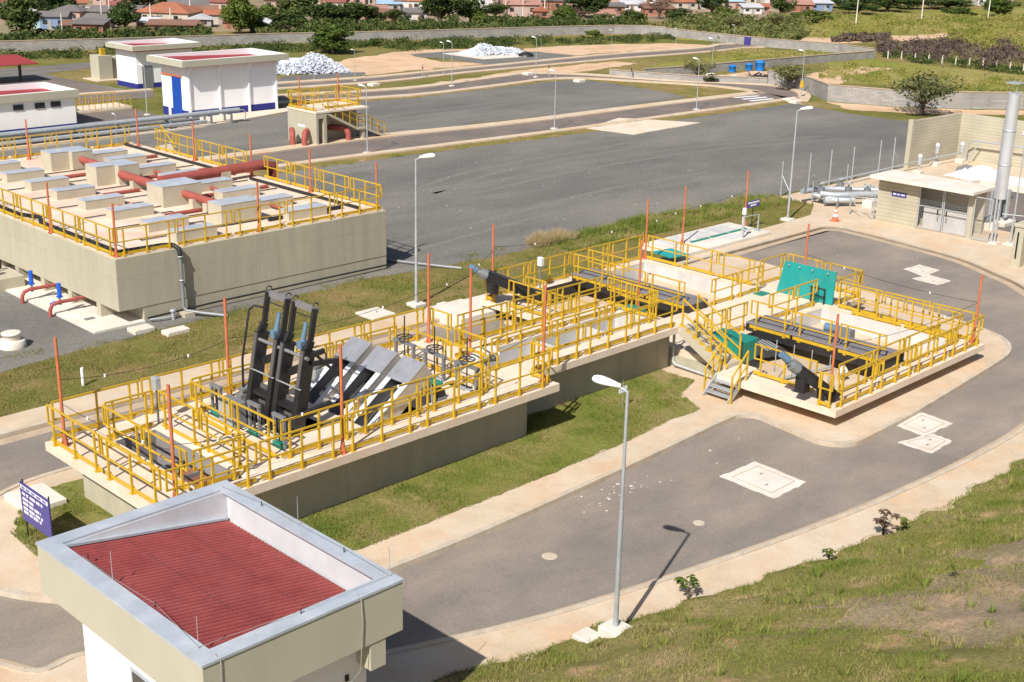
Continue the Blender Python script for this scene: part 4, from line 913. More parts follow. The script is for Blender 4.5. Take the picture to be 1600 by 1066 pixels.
# outlets with blue actuators at the left foot
tag(MB().slab((21.75,23.88,43.7,54.5), [], .0, .08).build('concrete_apron', M['padwhite']), 'pale concrete apron along the left foot of the tank', 'slab')
for y, lab in ((46.75,'red outlet pipe with blue actuator at the tank foot, nearer one'),(49.15,'red outlet pipe with blue actuator at the tank foot, farther one')):
    t = thing('outlet_pipe', lab, 'outlet pipe', (21.5,y,0), 'red outlet pipes')
    MB().tube([(23.9,y,.52),(21.85,y,.52),(21.62,y,.46),(21.52,y,.3),(21.5,y,-.03)], .075, 10).build('pipe', M['redpipe'], t)
    for x in (22.6,21.95): MB().cyl((x-.02,y,.52),(x+.02,y,.52),.12).build('flange', M['redpipe'], t)
    MB().cyl((21.95,y,.62),(21.95,y,.78),.05).build('stem', M['galv'], t)
    MB().cyl((21.95,y,.78),(21.95,y,1.28),.085).build('actuator', M['bluevalve'], t)
    MB().bar((21.85,y,.74),(22.05,y,.74),.16,.06).build('yoke', M['bluevalve'], t)
tag(MB().lathe((22.3,48.0,.08),[(.18,0),(.2,.03),(.1,.06),(.05,.12)],14).build('blue_cap', M['bluevalve']), 'small blue cap lying on the pale apron between the outlets', 'cap')
tag(MB().box(22.2,22.6,45.2,45.45,.082,.1).build('pit_grate', M['greymetal']), 'small dark pit cover on the apron near the tank corner', 'grate')
for p, s, lab in (((22.8,42.6),(.85,.6),'flat concrete slab in the grass by the tank corner, left one'),((23.6,41.6),(.95,.5),'flat concrete slab in the grass by the tank corner, right one')):
    tag(MB().cbox(p[0],p[0]+s[0],p[1],p[1]+s[1],-.02,.16,.02).build('concrete_slab', M['padwhite']), lab, 'slab', 'flat concrete slabs in the grass')
t = thing('pump_stand', 'low concrete stand with grey valves and hoses left of the outlets', 'pump stand', (21.6,51.5,0))
MB().cbox(21.2,22.6,51.2,53.5,0,.55,.02).build('plinth', M['wallpaint'], t); MB().cyl((21.7,51.9,.55),(21.7,51.9,.95),.13).build('pump', M['greymetal'], t); MB().tube([(21.7,52.3,.6),(21.7,52.3,.9),(22.2,52.5,.95),(22.3,52.8,.56)], .05, 8).build('hose', M['blackpipe'], t); MB().tube([(21.2,51.5,.45),(21.0,51.5,.3),(21.0,51.5,.05)],.05,8).build('drain', M['galv'], t)
t = thing('manhole', 'round stepped white concrete manhole standing on the dark gravel', 'manhole', (18.85,44.3,0))
MB().lathe((18.85,44.3,0),[(.48,-.02),(.48,.26),(.44,.28)],28).build('ring', M['padwhite'], t); MB().lathe((18.85,44.3,.28),[(.31,0),(.31,.20),(.36,.21),(.36,.26),(.3,.28)],28).build('cover', M['padwhite'], t)
tag(MB().tube([(18.8,38.9,0),(18.8,38.9,.64)], .055, 12).build('vent_pipe', M['signwhite']), 'short white plastic pipe sticking up from the lawn', 'pipe')
t = thing('cover_slab', 'square white concrete manhole slab set in the lawn behind the chutes', 'manhole slab', (30.6,38.2,0))
MB().cbox(30.6,31.75,38.15,39.3,0,.1,.02).build('slab', M['padwhite'], t); MB().bar((31.2,38.7,.1),(31.25,38.72,.14),.05).build('lifting_ring', M['greymetal'], t)
t = thing('chamber_slab', 'raised pale concrete chamber beside the service road, behind the trough', 'concrete chamber', (32.4,35.2,0))
MB().cbox(32.45,34.35,35.1,37.15,0,.42,.02).build('chamber', M['padwhite'], t); MB().cbox(34.36,36.3,35.95,37.3,0,.30,.02).build('step', M['padwhite'], t)
t = thing('chamber_slab', 'wide pale concrete chamber with grey plates behind the low basin', 'concrete chamber', (47.6,35.4,0))
MB().cbox(47.5,54.4,35.95,38.6,.0,.30,.02).build('chamber', M['padwhite'], t)
for i in range(3): MB().box(48.3+i*1.8,49.9+i*1.8,37.35,38.4,.302,.325).build('cover_plate', M['concrete'], t)
for i in range(3): MB().box(49.4+i*1.55,50.8+i*1.55,37.05,37.22,.302,.34).build('slot_edge', M['green'], t)
MB().box(51.4,52.6,36.3,36.9,.302,.315).build('repair_patch', M['concrete'], t)

# ------------------------------------------------------------------ lamps
def lamp(x, y, z, H, ang, label, group, slab=True):
    t = thing('street_lamp', label, 'street lamp', (x,y,z), group)
    s = H/6
    MB().cyl((x,y,z),(x,y,z+H*.52),.062*s,.055*s,12).cyl((x,y,z+H*.52),(x,y,z+H),.045*s,.036*s,12).lathe((x,y,z),[(.12*s,.0),(.12*s,.03),(.07*s,.06)],12).build('pole', M['galv'], t)
    c, n = math.cos(ang), math.sin(ang)
    P = lambda d, h, w=0: (x+c*d*s-n*w*s, y+n*d*s+c*w*s, z+H+h*s)
    MB().tube([P(0,-.08),P(0,.0),P(.10,.05),P(.2,.075)], .03*s, 8).build('arm', M['galv'], t)
    b = MB(); prof = [(.16,.055,.06),(.26,.075,.085),(.42,.11,.115),(.58,.135,.13),(.70,.125,.12),(.78,.085,.085),(.81,.03,.04)]; vs = []; fs = []; N = 14
    for d, w, h in prof:
        for k in range(N):
            a = 2*math.pi*k/N; zz = math.sin(a)*h; zz = zz if zz > 0 else zz*.45
            vs.append(P(d, .075+d*.16+zz, math.cos(a)*w))
    for i in range(len(prof)-1):
        for k in range(N): fs.append((i*N+k, i*N+(k+1)%N, (i+1)*N+(k+1)%N, (i+1)*N+k))
    b.add(vs, fs, True); b.add(vs[:N], [tuple(range(N))]); b.add(vs[-N:], [tuple(range(N))])
    b.build('lamp_head', M['signwhite'], t)
    if slab: MB().cbox(x-.3*s,x+.3*s,y-.3*s,y+.3*s,z-.12,z+.14*s,.02).build('base_block', M['padwhite'], t)
lz = bank_z(19.62,16.12)
lamp(19.62,16.12,lz+.02,6.0-lz,R_(118),'tall grey street lamp on the grass bank in the foreground','lamps of the near yard')
tag(MB().cbox(19.0,19.5,16.35,16.85,.05,.24,.02).build('concrete_slab', M['padwhite']), 'small concrete lid beside the foot of the foreground lamp', 'slab', 'flat concrete slabs in the grass')
lamp(33.2,38.6,.0,6.0,R_(-62),'tall grey street lamp on the lawn between tank and low basin','lamps of the near yard')
lamp(58.18,37.5,.0,5.8,R_(-62),'tall grey street lamp on the grass near the orange cone','lamps of the near yard')
tag(MB().cbox(33.75,34.2,37.65,38.0,0,.14,.02).build('concrete_slab', M['padwhite']),'small white concrete lid beside the lamp on the middle lawn','slab','flat concrete slabs in the grass')
far = [((574,240),(573,137),118,'small street lamp beside the beige stair structure'),((866,202),(868,113),118,'small street lamp halfway along the middle road'),((1088,172),(1090,94),118,'small street lamp on the middle road near the crossing'),((1251,153),(1253,81),118,'small street lamp on the grass by the road bend, with a yellow plate'),((706,135),(707,67),118,'small street lamp in front of the farther bag pile, nearer one'),((693,118),(692,68),118,'small street lamp in front of the farther bag pile, farther one'),((555,126),(555,79),160,'small street lamp beside the bare soil patch'),((837,121),(838,60),118,'small street lamp at the fork of the far roads, nearest one'),((845,76),(846,56),118,'small street lamp at the fork of the far roads, farthest one'),((955,84),(955,48),118,'small street lamp on the far road before the wall'),((1111,126),(1113,62),118,'small street lamp beside the bush at the road bend'),((1146,69),(1146,40),118,'small street lamp at the blue door in the wall'),((1056,70),(1056,45),118,'small street lamp close to the corner of the wall'),((230,180),(226,104),118,'small street lamp by the corner of the white hall'),((184,235),(178,180),100,'small street lamp behind the tank by the pipe rack'),((491,126),(487,83),160,'small street lamp in front of the near bag pile')]
def hgt(b0, t0):
    p = at(*b0); d = _r2*((t0[0]-800)/F_) - _u2*((t0[1]-533)/F_) + _fw
    return p, EYE + math.hypot(p[0],p[1])/math.hypot(d[0],d[1])*d[2]
for b0, t0, a, lab in far:
    p, h = hgt(b0, t0); lamp(p[0],p[1],0,h,R_(a),lab,'small lamps along the far roads')

# ------------------------------------------------------------------ guard house with the red roof
gx0, gx1, gy0, gy1, gz = 9.40, 13.57, 16.18, 21.94, 3.9
gh = thing('guard_house', 'small white house with beige parapet and sunken red corrugated roof, in the foreground', 'house', (9.4,16.2,0))
b = MB(); b.slab((9.62,13.05,16.62,20.8), [(9.82,12.85,16.82,20.6)], .05, 2.9); b.build('wall', M['white'], gh)
w = .36
b = MB(); b.slab((gx0,gx1,gy0,gy1), [(gx0+.14,gx1-.14,gy0+.14,gy1-.14)], 2.85, gz-.05); b.build('parapet', M['fascia'], gh)
b = MB(); b.slab((gx0+.141,gx1-.141,gy0+.141,gy1-.141), [(gx0+w,gx1-.2,gy0+w,gy1-w)], 2.86, gz-.052); b.build('inner_parapet', M['innerwall'], gh)
b = MB(); b.slab((gx0-.02,gx1+.02,gy0-.02,gy1+.02), [(gx0+w-.02,gx1-.34,gy0+w-.02,gy1-w+.02)], gz-.05, gz); b.build('coping', M['coping'], gh)
b = MB(); b.box(gx1-.21,gx1-.2,gy0+w,gy1-w,2.9,gz-.053); b.build('inner_face', M['innerwall'], gh)
# near-black red mixed into the roof colour along the valleys of the sheets
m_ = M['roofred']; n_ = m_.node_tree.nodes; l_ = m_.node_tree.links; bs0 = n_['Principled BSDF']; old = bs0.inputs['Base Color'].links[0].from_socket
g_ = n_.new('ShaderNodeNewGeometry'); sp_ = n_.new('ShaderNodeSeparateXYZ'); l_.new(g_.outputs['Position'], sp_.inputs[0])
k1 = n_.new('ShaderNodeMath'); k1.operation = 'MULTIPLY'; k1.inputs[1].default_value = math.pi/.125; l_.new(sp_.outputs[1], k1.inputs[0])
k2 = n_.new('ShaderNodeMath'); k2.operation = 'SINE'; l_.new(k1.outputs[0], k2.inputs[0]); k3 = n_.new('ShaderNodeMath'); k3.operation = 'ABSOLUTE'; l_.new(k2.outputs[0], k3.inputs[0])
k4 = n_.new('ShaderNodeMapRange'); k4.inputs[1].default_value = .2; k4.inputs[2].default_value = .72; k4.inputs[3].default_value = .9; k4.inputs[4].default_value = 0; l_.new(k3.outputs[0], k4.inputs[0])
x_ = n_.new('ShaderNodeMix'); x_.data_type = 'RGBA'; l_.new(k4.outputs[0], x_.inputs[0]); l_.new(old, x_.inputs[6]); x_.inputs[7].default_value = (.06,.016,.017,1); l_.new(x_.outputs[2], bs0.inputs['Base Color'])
# corrugated sheet, falling towards the right parapet
b = MB(); pitch = .125; ny_ = int((gy1-gy0-2*w)/pitch*10); xa, xb_, za, zb_ = gx0+w-.02, gx1-.27, gz-.10, gz-.70
cols = 5
for j in range(ny_+1):
    y = gy0+w+.005+j*(gy1-gy0-2*w-.01)/ny_; c = abs(math.sin(math.pi*y/pitch))*.07-.035
    for i in range(cols+1):
        f = i/cols; b.v.append((xa+(xb_-xa)*f, y, za+(zb_-za)*f+c))
for j in range(ny_):
    for i in range(cols):
        k = j*(cols+1)+i; b.f.append((k,k+1,k+cols+2,k+cols+1)); b.sm.append(True)
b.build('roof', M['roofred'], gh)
# laps of the sheets and screw rows
for f in (.34,.68):
    b = MB(); x = xa+(xb_-xa)*f; z = za+(zb_-za)*f
    n = int((gy1-gy0-2*w)/pitch)
    for j in range(n):
        y = gy0+w+.02+pitch*(j+.0); yy = round(y/pitch)*pitch+pitch*.5
        if gy0+w < yy < gy1-w: b.box(x-.012,x+.012,yy-.012,yy+.012,z-.01,z+.04)
    o = b.build('screw_row', M['darksteel'], gh); o['kind'] = 'stuff'
MB().box(gx0+w,gx1-.2,gy1-w-.06,gy1-w-.0015,gz-.62,gz-.57).build('flashing', M['coping'], gh) if False else None
b = MB(); b.bar((xa,gy1-w-.05,za+.06),(xb_,gy1-w-.05,zb_+.06),.09,.05); b.build('flashing', M['coping'], gh)
for (x,y,h) in ((9.75,19.7,.55),(9.62,16.65,.6),(13.45,19.2,.62),(13.45,16.4,.62)):
    MB().cyl((x,y,gz),(x,y,gz+h),.008,.006,6).build('lightning_rod', M['galv'], gh)
for (x,y) in ((9.8,20.7),(9.8,18.3),(13.42,20.4),(13.42,17.7),(11.5,16.42)):
    MB().cyl((x,y,gz),(x,y,gz+.10),.012,.012,8).build('cable_clip', M['black'], gh)
b = MB(); b.tube([(9.72,20.75,gz+.05),(9.75,19.7,gz+.02),(9.8,18.3,gz+.06),(9.62,16.65,gz+.03),(11.5,16.4,gz+.07),(13.45,16.4,gz+.03),(13.42,17.7,gz+.09),(13.45,19.2,gz+.03),(13.42,20.4,gz+.1),(13.3,21.7,gz+.04)], .004, 5); b.build('lightning_cable', M['cablegrey'], gh)
for pts in ([(12.6,16.3,gz+.03),(12.6,16.155,gz-.02),(12.62,16.15,3.4),(12.59,16.15,2.9),(12.6,16.2,2.4),(12.62,16.8,1.6)], [(9.7,16.3,gz+.03),(9.72,16.155,gz-.03),(9.7,16.15,3.2),(9.73,16.15,2.84)]):
    MB().tube(pts, .010, 6).build('down_cable', M['cablegrey'], gh)
MB().box(12.83,13.18,16.2,16.6,2.28,2.849).build('corner_beam', M['fascia'], gh)
wn = MB().box(9.585,9.62,17.6,19.0,1.1,2.5).build('window', M['coping'], gh); MB().box(9.575,9.585,17.68,18.92,1.18,2.42).build('pane', M['glassdark'], wn)
MB().box(9.59,13.08,16.59,20.83,.06,.6).build('base_band', M['bandblue'], gh)
MB().box(12.55,12.62,16.58,16.615,2.0,2.12).build('wall_hook', M['black'], gh)

# blue information board
sb = thing('information_board', 'tall blue board with white text lines on thin posts in the left lawn', 'sign', (12.4,28.8,0))
MB().box(12.385,12.415,28.02,29.56,.62,1.66).build('board', M['signblue'], sb)
for y in (28.1,29.5): MB().cyl((12.44,y,0),(12.44,y,1.72),.022,n=8).build('post', M['black'], sb)
rr = random.Random(3)
b = MB(); b.box(12.380,12.386,28.06,29.52,1.50,1.60); b.build('title_panel', M['signwhite'], sb)
y_ = 29.46
def lettering(par, x, ya, yb, z0, h, m, nm='text_line'):
    """a line of small white letter strokes"""
    b = MB(); y = ya
    while y > yb+.03:
        wl = rr.uniform(.15,.32); e = max(yb, y-wl); q = y
        while q-.028 > e:
            b.box(x-.003, x, q-.026, q-.004, z0, z0+h); q -= .032
        y = e-.05
    o = b.build(nm, m, par); o['kind'] = 'stuff'
lettering(sb, 12.380, 29.46, 28.12, 1.52, .06, M['signblue'], 'title_text')
for z0, ln in ((1.34,1.12),(1.20,.62),(1.08,.98),(.95,1.05),(.84,.95)): lettering(sb, 12.385, 29.46, 29.46-ln, z0, .075, M['signwhite'])
tag(MB().cbox(12.95,14.05,30.6,32.0,.12,.30,.02).build('concrete_slab', M['padwhite']), 'thick pale concrete slab lying behind the blue board', 'slab', 'flat concrete slabs in the grass')
# repaired manhole pads in the road
def roadpad(poly, label, ang=0):
    t = thing('manhole_pad', label, 'manhole pad', (poly[0][0],poly[0][1],0), 'white manhole pads in the road')
    pr = []
    for i in range(len(poly)):
        a = Vector(poly[i]); q = Vector(poly[(i+1)%len(poly)])
        for j in range(8):
            p = a.lerp(q,j/8); pr.append((p.x+random.uniform(-.03,.03), p.y+random.uniform(-.03,.03)))
    MB().prism(pr, .0, .024, False).build('pad', M['padwhite'], t)
    c = sum((Vector(p) for p in poly), Vector((0,0)))/len(poly)
    q = [c+(Vector(p)-c)*.72 for p in poly]
    b = MB()
    for i in range(4):
        a = q[i]; e = q[(i+1)%4]; b.bar((a.x,a.y,.026),(e.x,e.y,.026),.03,.006)
    b.build('lid_joint', M['gutter'], t)
    for s in (-.3,.3):
        m = c+(Vector(poly[1])-c)*s; MB().box(m.x-.07,m.x+.07,m.y-.02,m.y+.02,.0245,.032).build('lifting_slot', M['greymetal'], t)
roadpad([(28.75,20.03),(30.4,19.97),(30.28,18.09),(28.67,18.09)],'large white concrete manhole pad in the middle of the front road')
roadpad([(36.2,18.62),(37.85,18.63),(37.7,17.45),(36.0,17.5)],'white manhole pad next to the kerb, right of the low basin')
roadpad([(34.95,17.86),(36.42,17.44),(36.35,16.75),(34.95,16.7)],'white manhole pad touching another, nearer the grass bank')
roadpad([(53.95,28.3),(55.25,28.22),(55.07,27.1),(53.5,27.0)],'white manhole pad on the east road, farther of the pair')
roadpad([(52.75,27.2),(53.9,27.0),(53.72,25.85),(52.65,25.9)],'white manhole pad on the east road, nearer of the pair')
tag(MB().lathe((21.6,20.0,.008),[(.2,.0),(.18,.006)],20).build('manhole_cover', M['kerb']), 'small round sandy patch in the front road', 'manhole')
tag(MB().lathe((25.9,18.6,.008),[(.16,.0),(.15,.012)],20).build('manhole_cover', M['kerb']), 'tiny round cover in the front road beside the lamp shadow', 'manhole')
# pale scraps of mortar left on the road
b = MB()
for k in range(85):
    x, y = (random.gauss(26.0,.55), random.gauss(21.3,.2)) if k < 50 else (random.uniform(24,34), random.uniform(20.6,21.9)) if k < 70 else (random.uniform(52,57.2), random.uniform(25,34.6))
    s = abs(random.gauss(0,.022))+.008; n = 6; a0 = random.random()*6
    b.face([(x+s*random.uniform(.6,1.3)*math.cos(a0+i*2*math.pi/n), y+s*random.uniform(.5,1.1)*math.sin(a0+i*2*math.pi/n), .0125) for i in range(n)])
stuff(b.build('mortar_scraps', M['padwhite']), 'pale dried mortar scraps scattered on the asphalt', 'mortar scraps')

# ------------------------------------------------------------------ block work
def blocks(name, col, mortar, bw, bh, axis, rough=.9, var=.12, msize=.02):
    m = bpy.data.materials.new(name); m.use_nodes = True; n = m.node_tree.nodes; l = m.node_tree.links; bs = n['Principled BSDF']; bs.inputs['Roughness'].default_value = rough; bs.inputs['Specular IOR Level'].default_value = .15
    g = n.new('ShaderNodeNewGeometry'); sp = n.new('ShaderNodeSeparateXYZ'); l.new(g.outputs['Position'], sp.inputs[0])
    ad = n.new('ShaderNodeMath'); ad.operation = 'ADD'; l.new(sp.outputs[0], ad.inputs[0]); l.new(sp.outputs[1], ad.inputs[1])
    cb = n.new('ShaderNodeCombineXYZ'); l.new(ad.outputs[0], cb.inputs[0]); l.new(sp.outputs[2], cb.inputs[1])
    br = n.new('ShaderNodeTexBrick'); l.new(cb.outputs[0], br.inputs['Vector'])
    br.inputs['Scale'].default_value = 1; br.inputs['Brick Width'].default_value = bw; br.inputs['Row Height'].default_value = bh; br.inputs['Mortar Size'].default_value = msize
    br.inputs['Color1'].default_value = (*[c*(1-var) for c in col],1); br.inputs['Color2'].default_value = (*[c*(1+var) for c in col],1); br.inputs['Mortar'].default_value = (*mortar,1)
    nz = n.new('ShaderNodeTexNoise'); nz.inputs['Scale'].default_value = .5; nz.inputs['Detail'].default_value = 7; l.new(g.outputs['Position'], nz.inputs[0])
    mx = n.new('ShaderNodeMix'); mx.data_type = 'RGBA'; mx.blend_type = 'MULTIPLY'; mx.inputs[0].default_value = 1
    rp = n.new('ShaderNodeMapRange'); rp.inputs[1].default_value = .3; rp.inputs[2].default_value = .7; rp.inputs[3].default_value = .82; rp.inputs[4].default_value = 1.12; l.new(nz.outputs[0], rp.inputs[0])
    l.new(br.outputs[0], mx.inputs[6]); l.new(rp.outputs[0], mx.inputs[7]); l.new(mx.outputs[2], bs.inputs[0]); return m
M['beigeblock'] = blocks('beigeblock', (.46,.42,.32), (.37,.335,.25), 12., .2, 0, var=.02, msize=.02)
M['greyblock'] = blocks('greyblock', (.34,.325,.30), (.28,.265,.25), .4, .19, 0, var=.13)
M['redbrick'] = blocks('redbrick', (.40,.17,.11), (.30,.22,.18), .5, .2, 0, var=.2)
M['mesh'] = mat('mesh', (.36,.33,.29), .7, .15, 6., metal=.2)

# ------------------------------------------------------------------ gas yard on the right
sh = thing('gas_shed', 'beige block shed with white slab roof and two grey mesh doors', 'shed', (61.6,29.0,.11))
MB().box(61.6,61.78,31.95,34.3,.1,2.42).box(61.78,63.0,34.12,34.3,.1,2.42).build('wall', M['beigeblock'], sh)
MB().box(62.85,63.0,29.0,34.12,.1,2.42).build('wall', M['beigeblock'], sh)
MB().box(61.6,61.82,28.95,29.2,.1,2.42).build('pillar', M['wallpaint'], sh)
MB().cbox(60.95,63.35,28.75,34.55,2.42,2.58,.02).build('roof', M['padwhite'], sh)
MB().box(62.0,62.8,29.4,31.8,.12,1.15).build('shelf', M['concrete'], sh)
for y0 in (29.22,30.6):
    d = MB(); d.box(61.62,61.66,y0,y0+.05,.16,2.38).box(61.62,61.66,y0+1.29,y0+1.34,.16,2.38).box(61.62,61.66,y0+.05,y0+1.29,.16,.21).box(61.62,61.66,y0+.05,y0+1.29,2.33,2.38).box(61.62,61.66,y0+.05,y0+1.29,1.3,1.34)
    dr = d.build('door', M['galv'], sh)
    b = MB()
    for k in range(14): y = y0+.05+k*1.24/14; b.box(61.638,61.642,y,y+.005,.21,2.33)
    for k in range(22): z = .22+k*2.1/22; b.box(61.644,61.648,y0+.05,y0+1.29,z,z+.005)
    o = b.build('wire_mesh', M['galv'], dr)
    MB().box(61.58,61.62,y0+(1.1 if y0 < 30 else .2),y0+(1.16 if y0 < 30 else .26),1.0,1.25).build('handle', M['black'], dr)
t = MB().box(61.585,61.6,32.65,33.5,1.55,1.80).build('name_plate', M['signblue'], sh); lettering(t, 61.583, 33.42, 32.72, 1.64, .08, M['signwhite'])
ga = thing('mesh_gate', 'grey tube and wire gate right of the beige gas shed', 'gate', (61.5,27.9,.11))
b = MB()
for y in (27.95,28.85): b.cyl((61.5,y,.12),(61.5,y,2.3),.03)
b.cyl((61.5,27.95,2.28),(61.5,28.85,2.28),.025).cyl((61.5,27.95,.2),(61.5,28.85,.2),.025)
b.build('frame', M['galv'], ga)
b = MB()
for k in range(16): b.box(61.497,61.503,28.0+k*.055,28.006+k*.055,.2,2.28)
b.build('wire_mesh', M['galv'], ga)
for y in (27.78,27.62): MB().cyl((61.55,y,.1),(61.55,y,2.35),.045).build('post', M['galv'], ga)
MB().box(61.35,61.8,27.45,27.85,.1,.18).build('footing', M['padwhite'], ga)
g2 = thing('low_fence', 'low grey tube fence with diagonal braces left of the beige gas shed', 'fence', (61.65,34.4,.11))
for y in (34.45,35.9): MB().cyl((61.65,y,.1),(61.65,y,1.35),.035).build('post', M['galv'], g2)
MB().cyl((61.65,34.45,1.15),(61.65,35.9,1.15),.022).build('rail', M['galv'], g2)
MB().cyl((61.65,34.5,.15),(61.65,35.2,1.12),.018).build('brace', M['galv'], g2); MB().cyl((61.65,35.2,.15),(61.65,35.85,1.12),.018).build('brace', M['galv'], g2)
# L-shaped wall
wl = thing('block_wall', 'tall L-shaped beige block wall around the gas yard', 'wall', (76.6,40.6,0))
MB().prism([(76.65,40.75),(82.5,40.45),(82.2,18),(82.4,18),(82.72,40.67),(76.65,40.95)], -.02, 3.12).build('wall', M['beigeblock'], wl)
MB().box(76.5,76.8,40.7,41.0,-.02,3.2).build('end_pillar', M['wallpaint'], wl)
# pale posts of the unfinished fence
fp = [(62.69,41.02),(66.11,41.4),(68.12,41.24),(70.16,40.95),(73.72,41.2),(75.42,41.2)]
for i, (x,y) in enumerate(fp):
    t = thing('fence_post', 'bare grey fence post at the gravel edge, %s from the left' % ORD[i], 'fence post', (x,y,0), 'bare grey fence posts of the gas yard')
    MB().cyl((x,y,-.02),(x,y,2.15),.035,n=10).build('post', M['galv'], t)
    if i in (0,5):
        for dx, dy in ((.9,-.2),(-.1,-.95)) if i == 0 else ((.9,-.1),): MB().cyl((x,y,1.35),(x+dx,y+dy,.03),.028,n=8).build('brace', M['galv'], t)
for i, (a, c) in enumerate((((1268,318),(1271,258)),((1321,300),(1322,268)))):
    p = at(a[0],a[1],.1); tag(MB().cyl((p[0],p[1],.1),(p[0],p[1],1.75),.03,n=8).build('thin_post', M['galv']), 'thin short grey post standing among the gas pipes, %s from the left' % ORD[i], 'post', 'thin posts among the gas pipes')
# gas pipe train
gp = thing('gas_pipe_train', 'cluster of grey gas pipes, bends and valves left of the shed', 'pipe cluster', (64,38,.1))
def gpart(pts, r, nm='pipe', m='galv'): return MB().tube(pts, r, 10).build(nm, M[m], gp)
gpart([(62.2,39.3,.75),(63.8,39.0,.75),(64.6,38.0,.75)], .16); gpart([(62.5,38.3,.75),(62.9,37.6,.72),(64.0,37.0,.72),(65.2,36.2,.72)], .17); gpart([(62.7,38.9,.55),(62.7,37.4,.5),(63.6,36.8,.5)], .15)
gpart([(63.9,39.2,.75),(65.2,37.6,.75),(66.2,36.0,.8),(66.4,34.6,.8)], .12); gpart([(62.3,37.9,.45),(63.6,36.9,.45)], .16); gpart([(64.4,38.9,.6),(65.4,38.0,.6),(67.2,37.7,.6)], .1)
gpart([(66.2,40.45,.55),(70.0,40.35,.55),(76.4,40.2,.6),(81.6,39.7,.7)], .055)
gpart([(65.2,36.2,.72),(66.6,36.6,.72),(69.5,37.9,.72)], .09)
for (x,y) in ((63.0,38.6),(64.2,37.6),(65.0,38.6),(64.7,36.7)):
    v = MB().cyl((x,y,.55),(x,y,1.0),.2,.2,12).cyl((x,y,1.0),(x,y,1.2),.05).build('valve_body', M['greymetal'], gp)
    MB().tube([(x+.2*math.cos(R_(a)),y+.2*math.sin(R_(a)),1.22) for a in range(0,361,45)], .02, 6, False).build('handwheel', M['galv'], v)
for (x,y) in ((62.7,37.3),(63.8,38.9),(64.9,36.4),(66.2,36.2)): MB().box(x-.06,x+.06,y-.06,y+.06,.1,.6).build('support', M['greymetal'], gp)
for (x,y,s) in ((64.4,36.2,.5),(67.2,37.7,.4)): MB().cbox(x-s,x+s,y-s*.6,y+s*.6,.1,.5,.02).build('concrete_block', M['padwhite'], gp)
tag(MB().cyl((66.6,37.3,.1),(66.6,37.3,.45),.32,n=16).build('round_flange', M['greymetal']), 'short round grey flange drum near the shed pipes', 'drum')
for i, ((x,y),h,lab) in enumerate((((78.9,40.05),1.4,'pale grey pressure unit on a stand before the block wall'),((75.3,39.3),1.2,'grey cylinder unit on a stand behind the shed roof'),((81.2,39.5),1.3,'grey valve unit on a stand in the corner of the block wall'))):
    t = thing('regulator_unit', lab, 'gas regulator', (x,y,.1), 'regulator units along the block wall')
    MB().cyl((x,y,.1),(x,y,h),.05).build('stand', M['galv'], t); MB().cyl((x,y,h-.5),(x,y,h),.14,n=12).build('body', M['galv'], t); MB().lathe((x,y,h),[(.12,0),(.13,.08),(.07,.16)],12).build('cap', M['signwhite'], t); MB().cbox(x-.3,x+.3,y-.25,y+.25,.1,.35,.02).build('footing', M['padwhite'], t)
t = thing('hoop_pipe', 'grey pipe hoop fixed along the far block wall', 'pipe', (81.9,37,.1)); MB().tube([(81.9,39.5,.1),(81.9,39.45,1.3),(81.9,39.1,1.55),(81.9,20,1.5)], .06, 8).build('pipe', M['galv'], t); MB().tube([(81.6,39.2,.1),(81.75,38.9,1.0),(81.88,38.6,1.5)], .04, 8).build('brace', M['galv'], t)
struct(raised('bund', [(64.6,27.0),(74.6,30.5),(74.9,35.0),(73.4,35.2),(66.5,31.5),(64.6,29.6)], .125, M['asphalt_far']))
for pts in ([(66.2,31.2),(73.6,35.3)],[(73.6,35.3),(75.0,35.1)],[(75.0,35.1),(74.8,20.0)]):
    b = MB(); b.bar((*pts[0],.27),(*pts[1],.27),.16,.34); tag(b.build('bund_kerb', M['padwhite']), 'low pale concrete kerb around the dark bund, %s side' % {66.2:'long front',73.6:'short corner',75.0:'far'}[pts[0][0]], 'kerb', 'bund kerbs')
# crumpled white sheeting
def crumple(name, label, cx, cy, rx, ry, h, seed):
    r = random.Random(seed); b = MB(); n = 18
    for i in range(n+1):
        for j in range(n+1):
            u, v = i/n*2-1, j/n*2-1; d = max(0, 1-(u*u+v*v)**.5)
            b.v.append((cx+u*rx*(1+.2*r.random()), cy+v*ry*(1+.2*r.random()), .115+h*min(1,d*2.2)*(r.random()*.9+.15)))
    for i in range(n):
        for j in range(n):
            k = i*(n+1)+j; b.f.append((k,k+n+1,k+n+2,k+1)); b.sm.append(False)
    return tag(b.build(name, M['signwhite']), label, 'sheeting')
crumple('plastic_sheet', 'crumpled white plastic sheeting on the floor of the gas yard', 78.3, 36.8, 1.9, 1.2, .4, 3)
crumple('plastic_sheet', 'flat crumpled white sheeting stretched towards the silver stack', 77.6, 33.0, 1.6, 3.4, .16, 8)
struct(raised('pit', [(77.6,38.0),(79.6,38.9),(81.0,39.0),(80.2,37.6),(78.6,37.2)], .118, M['greymetal']))
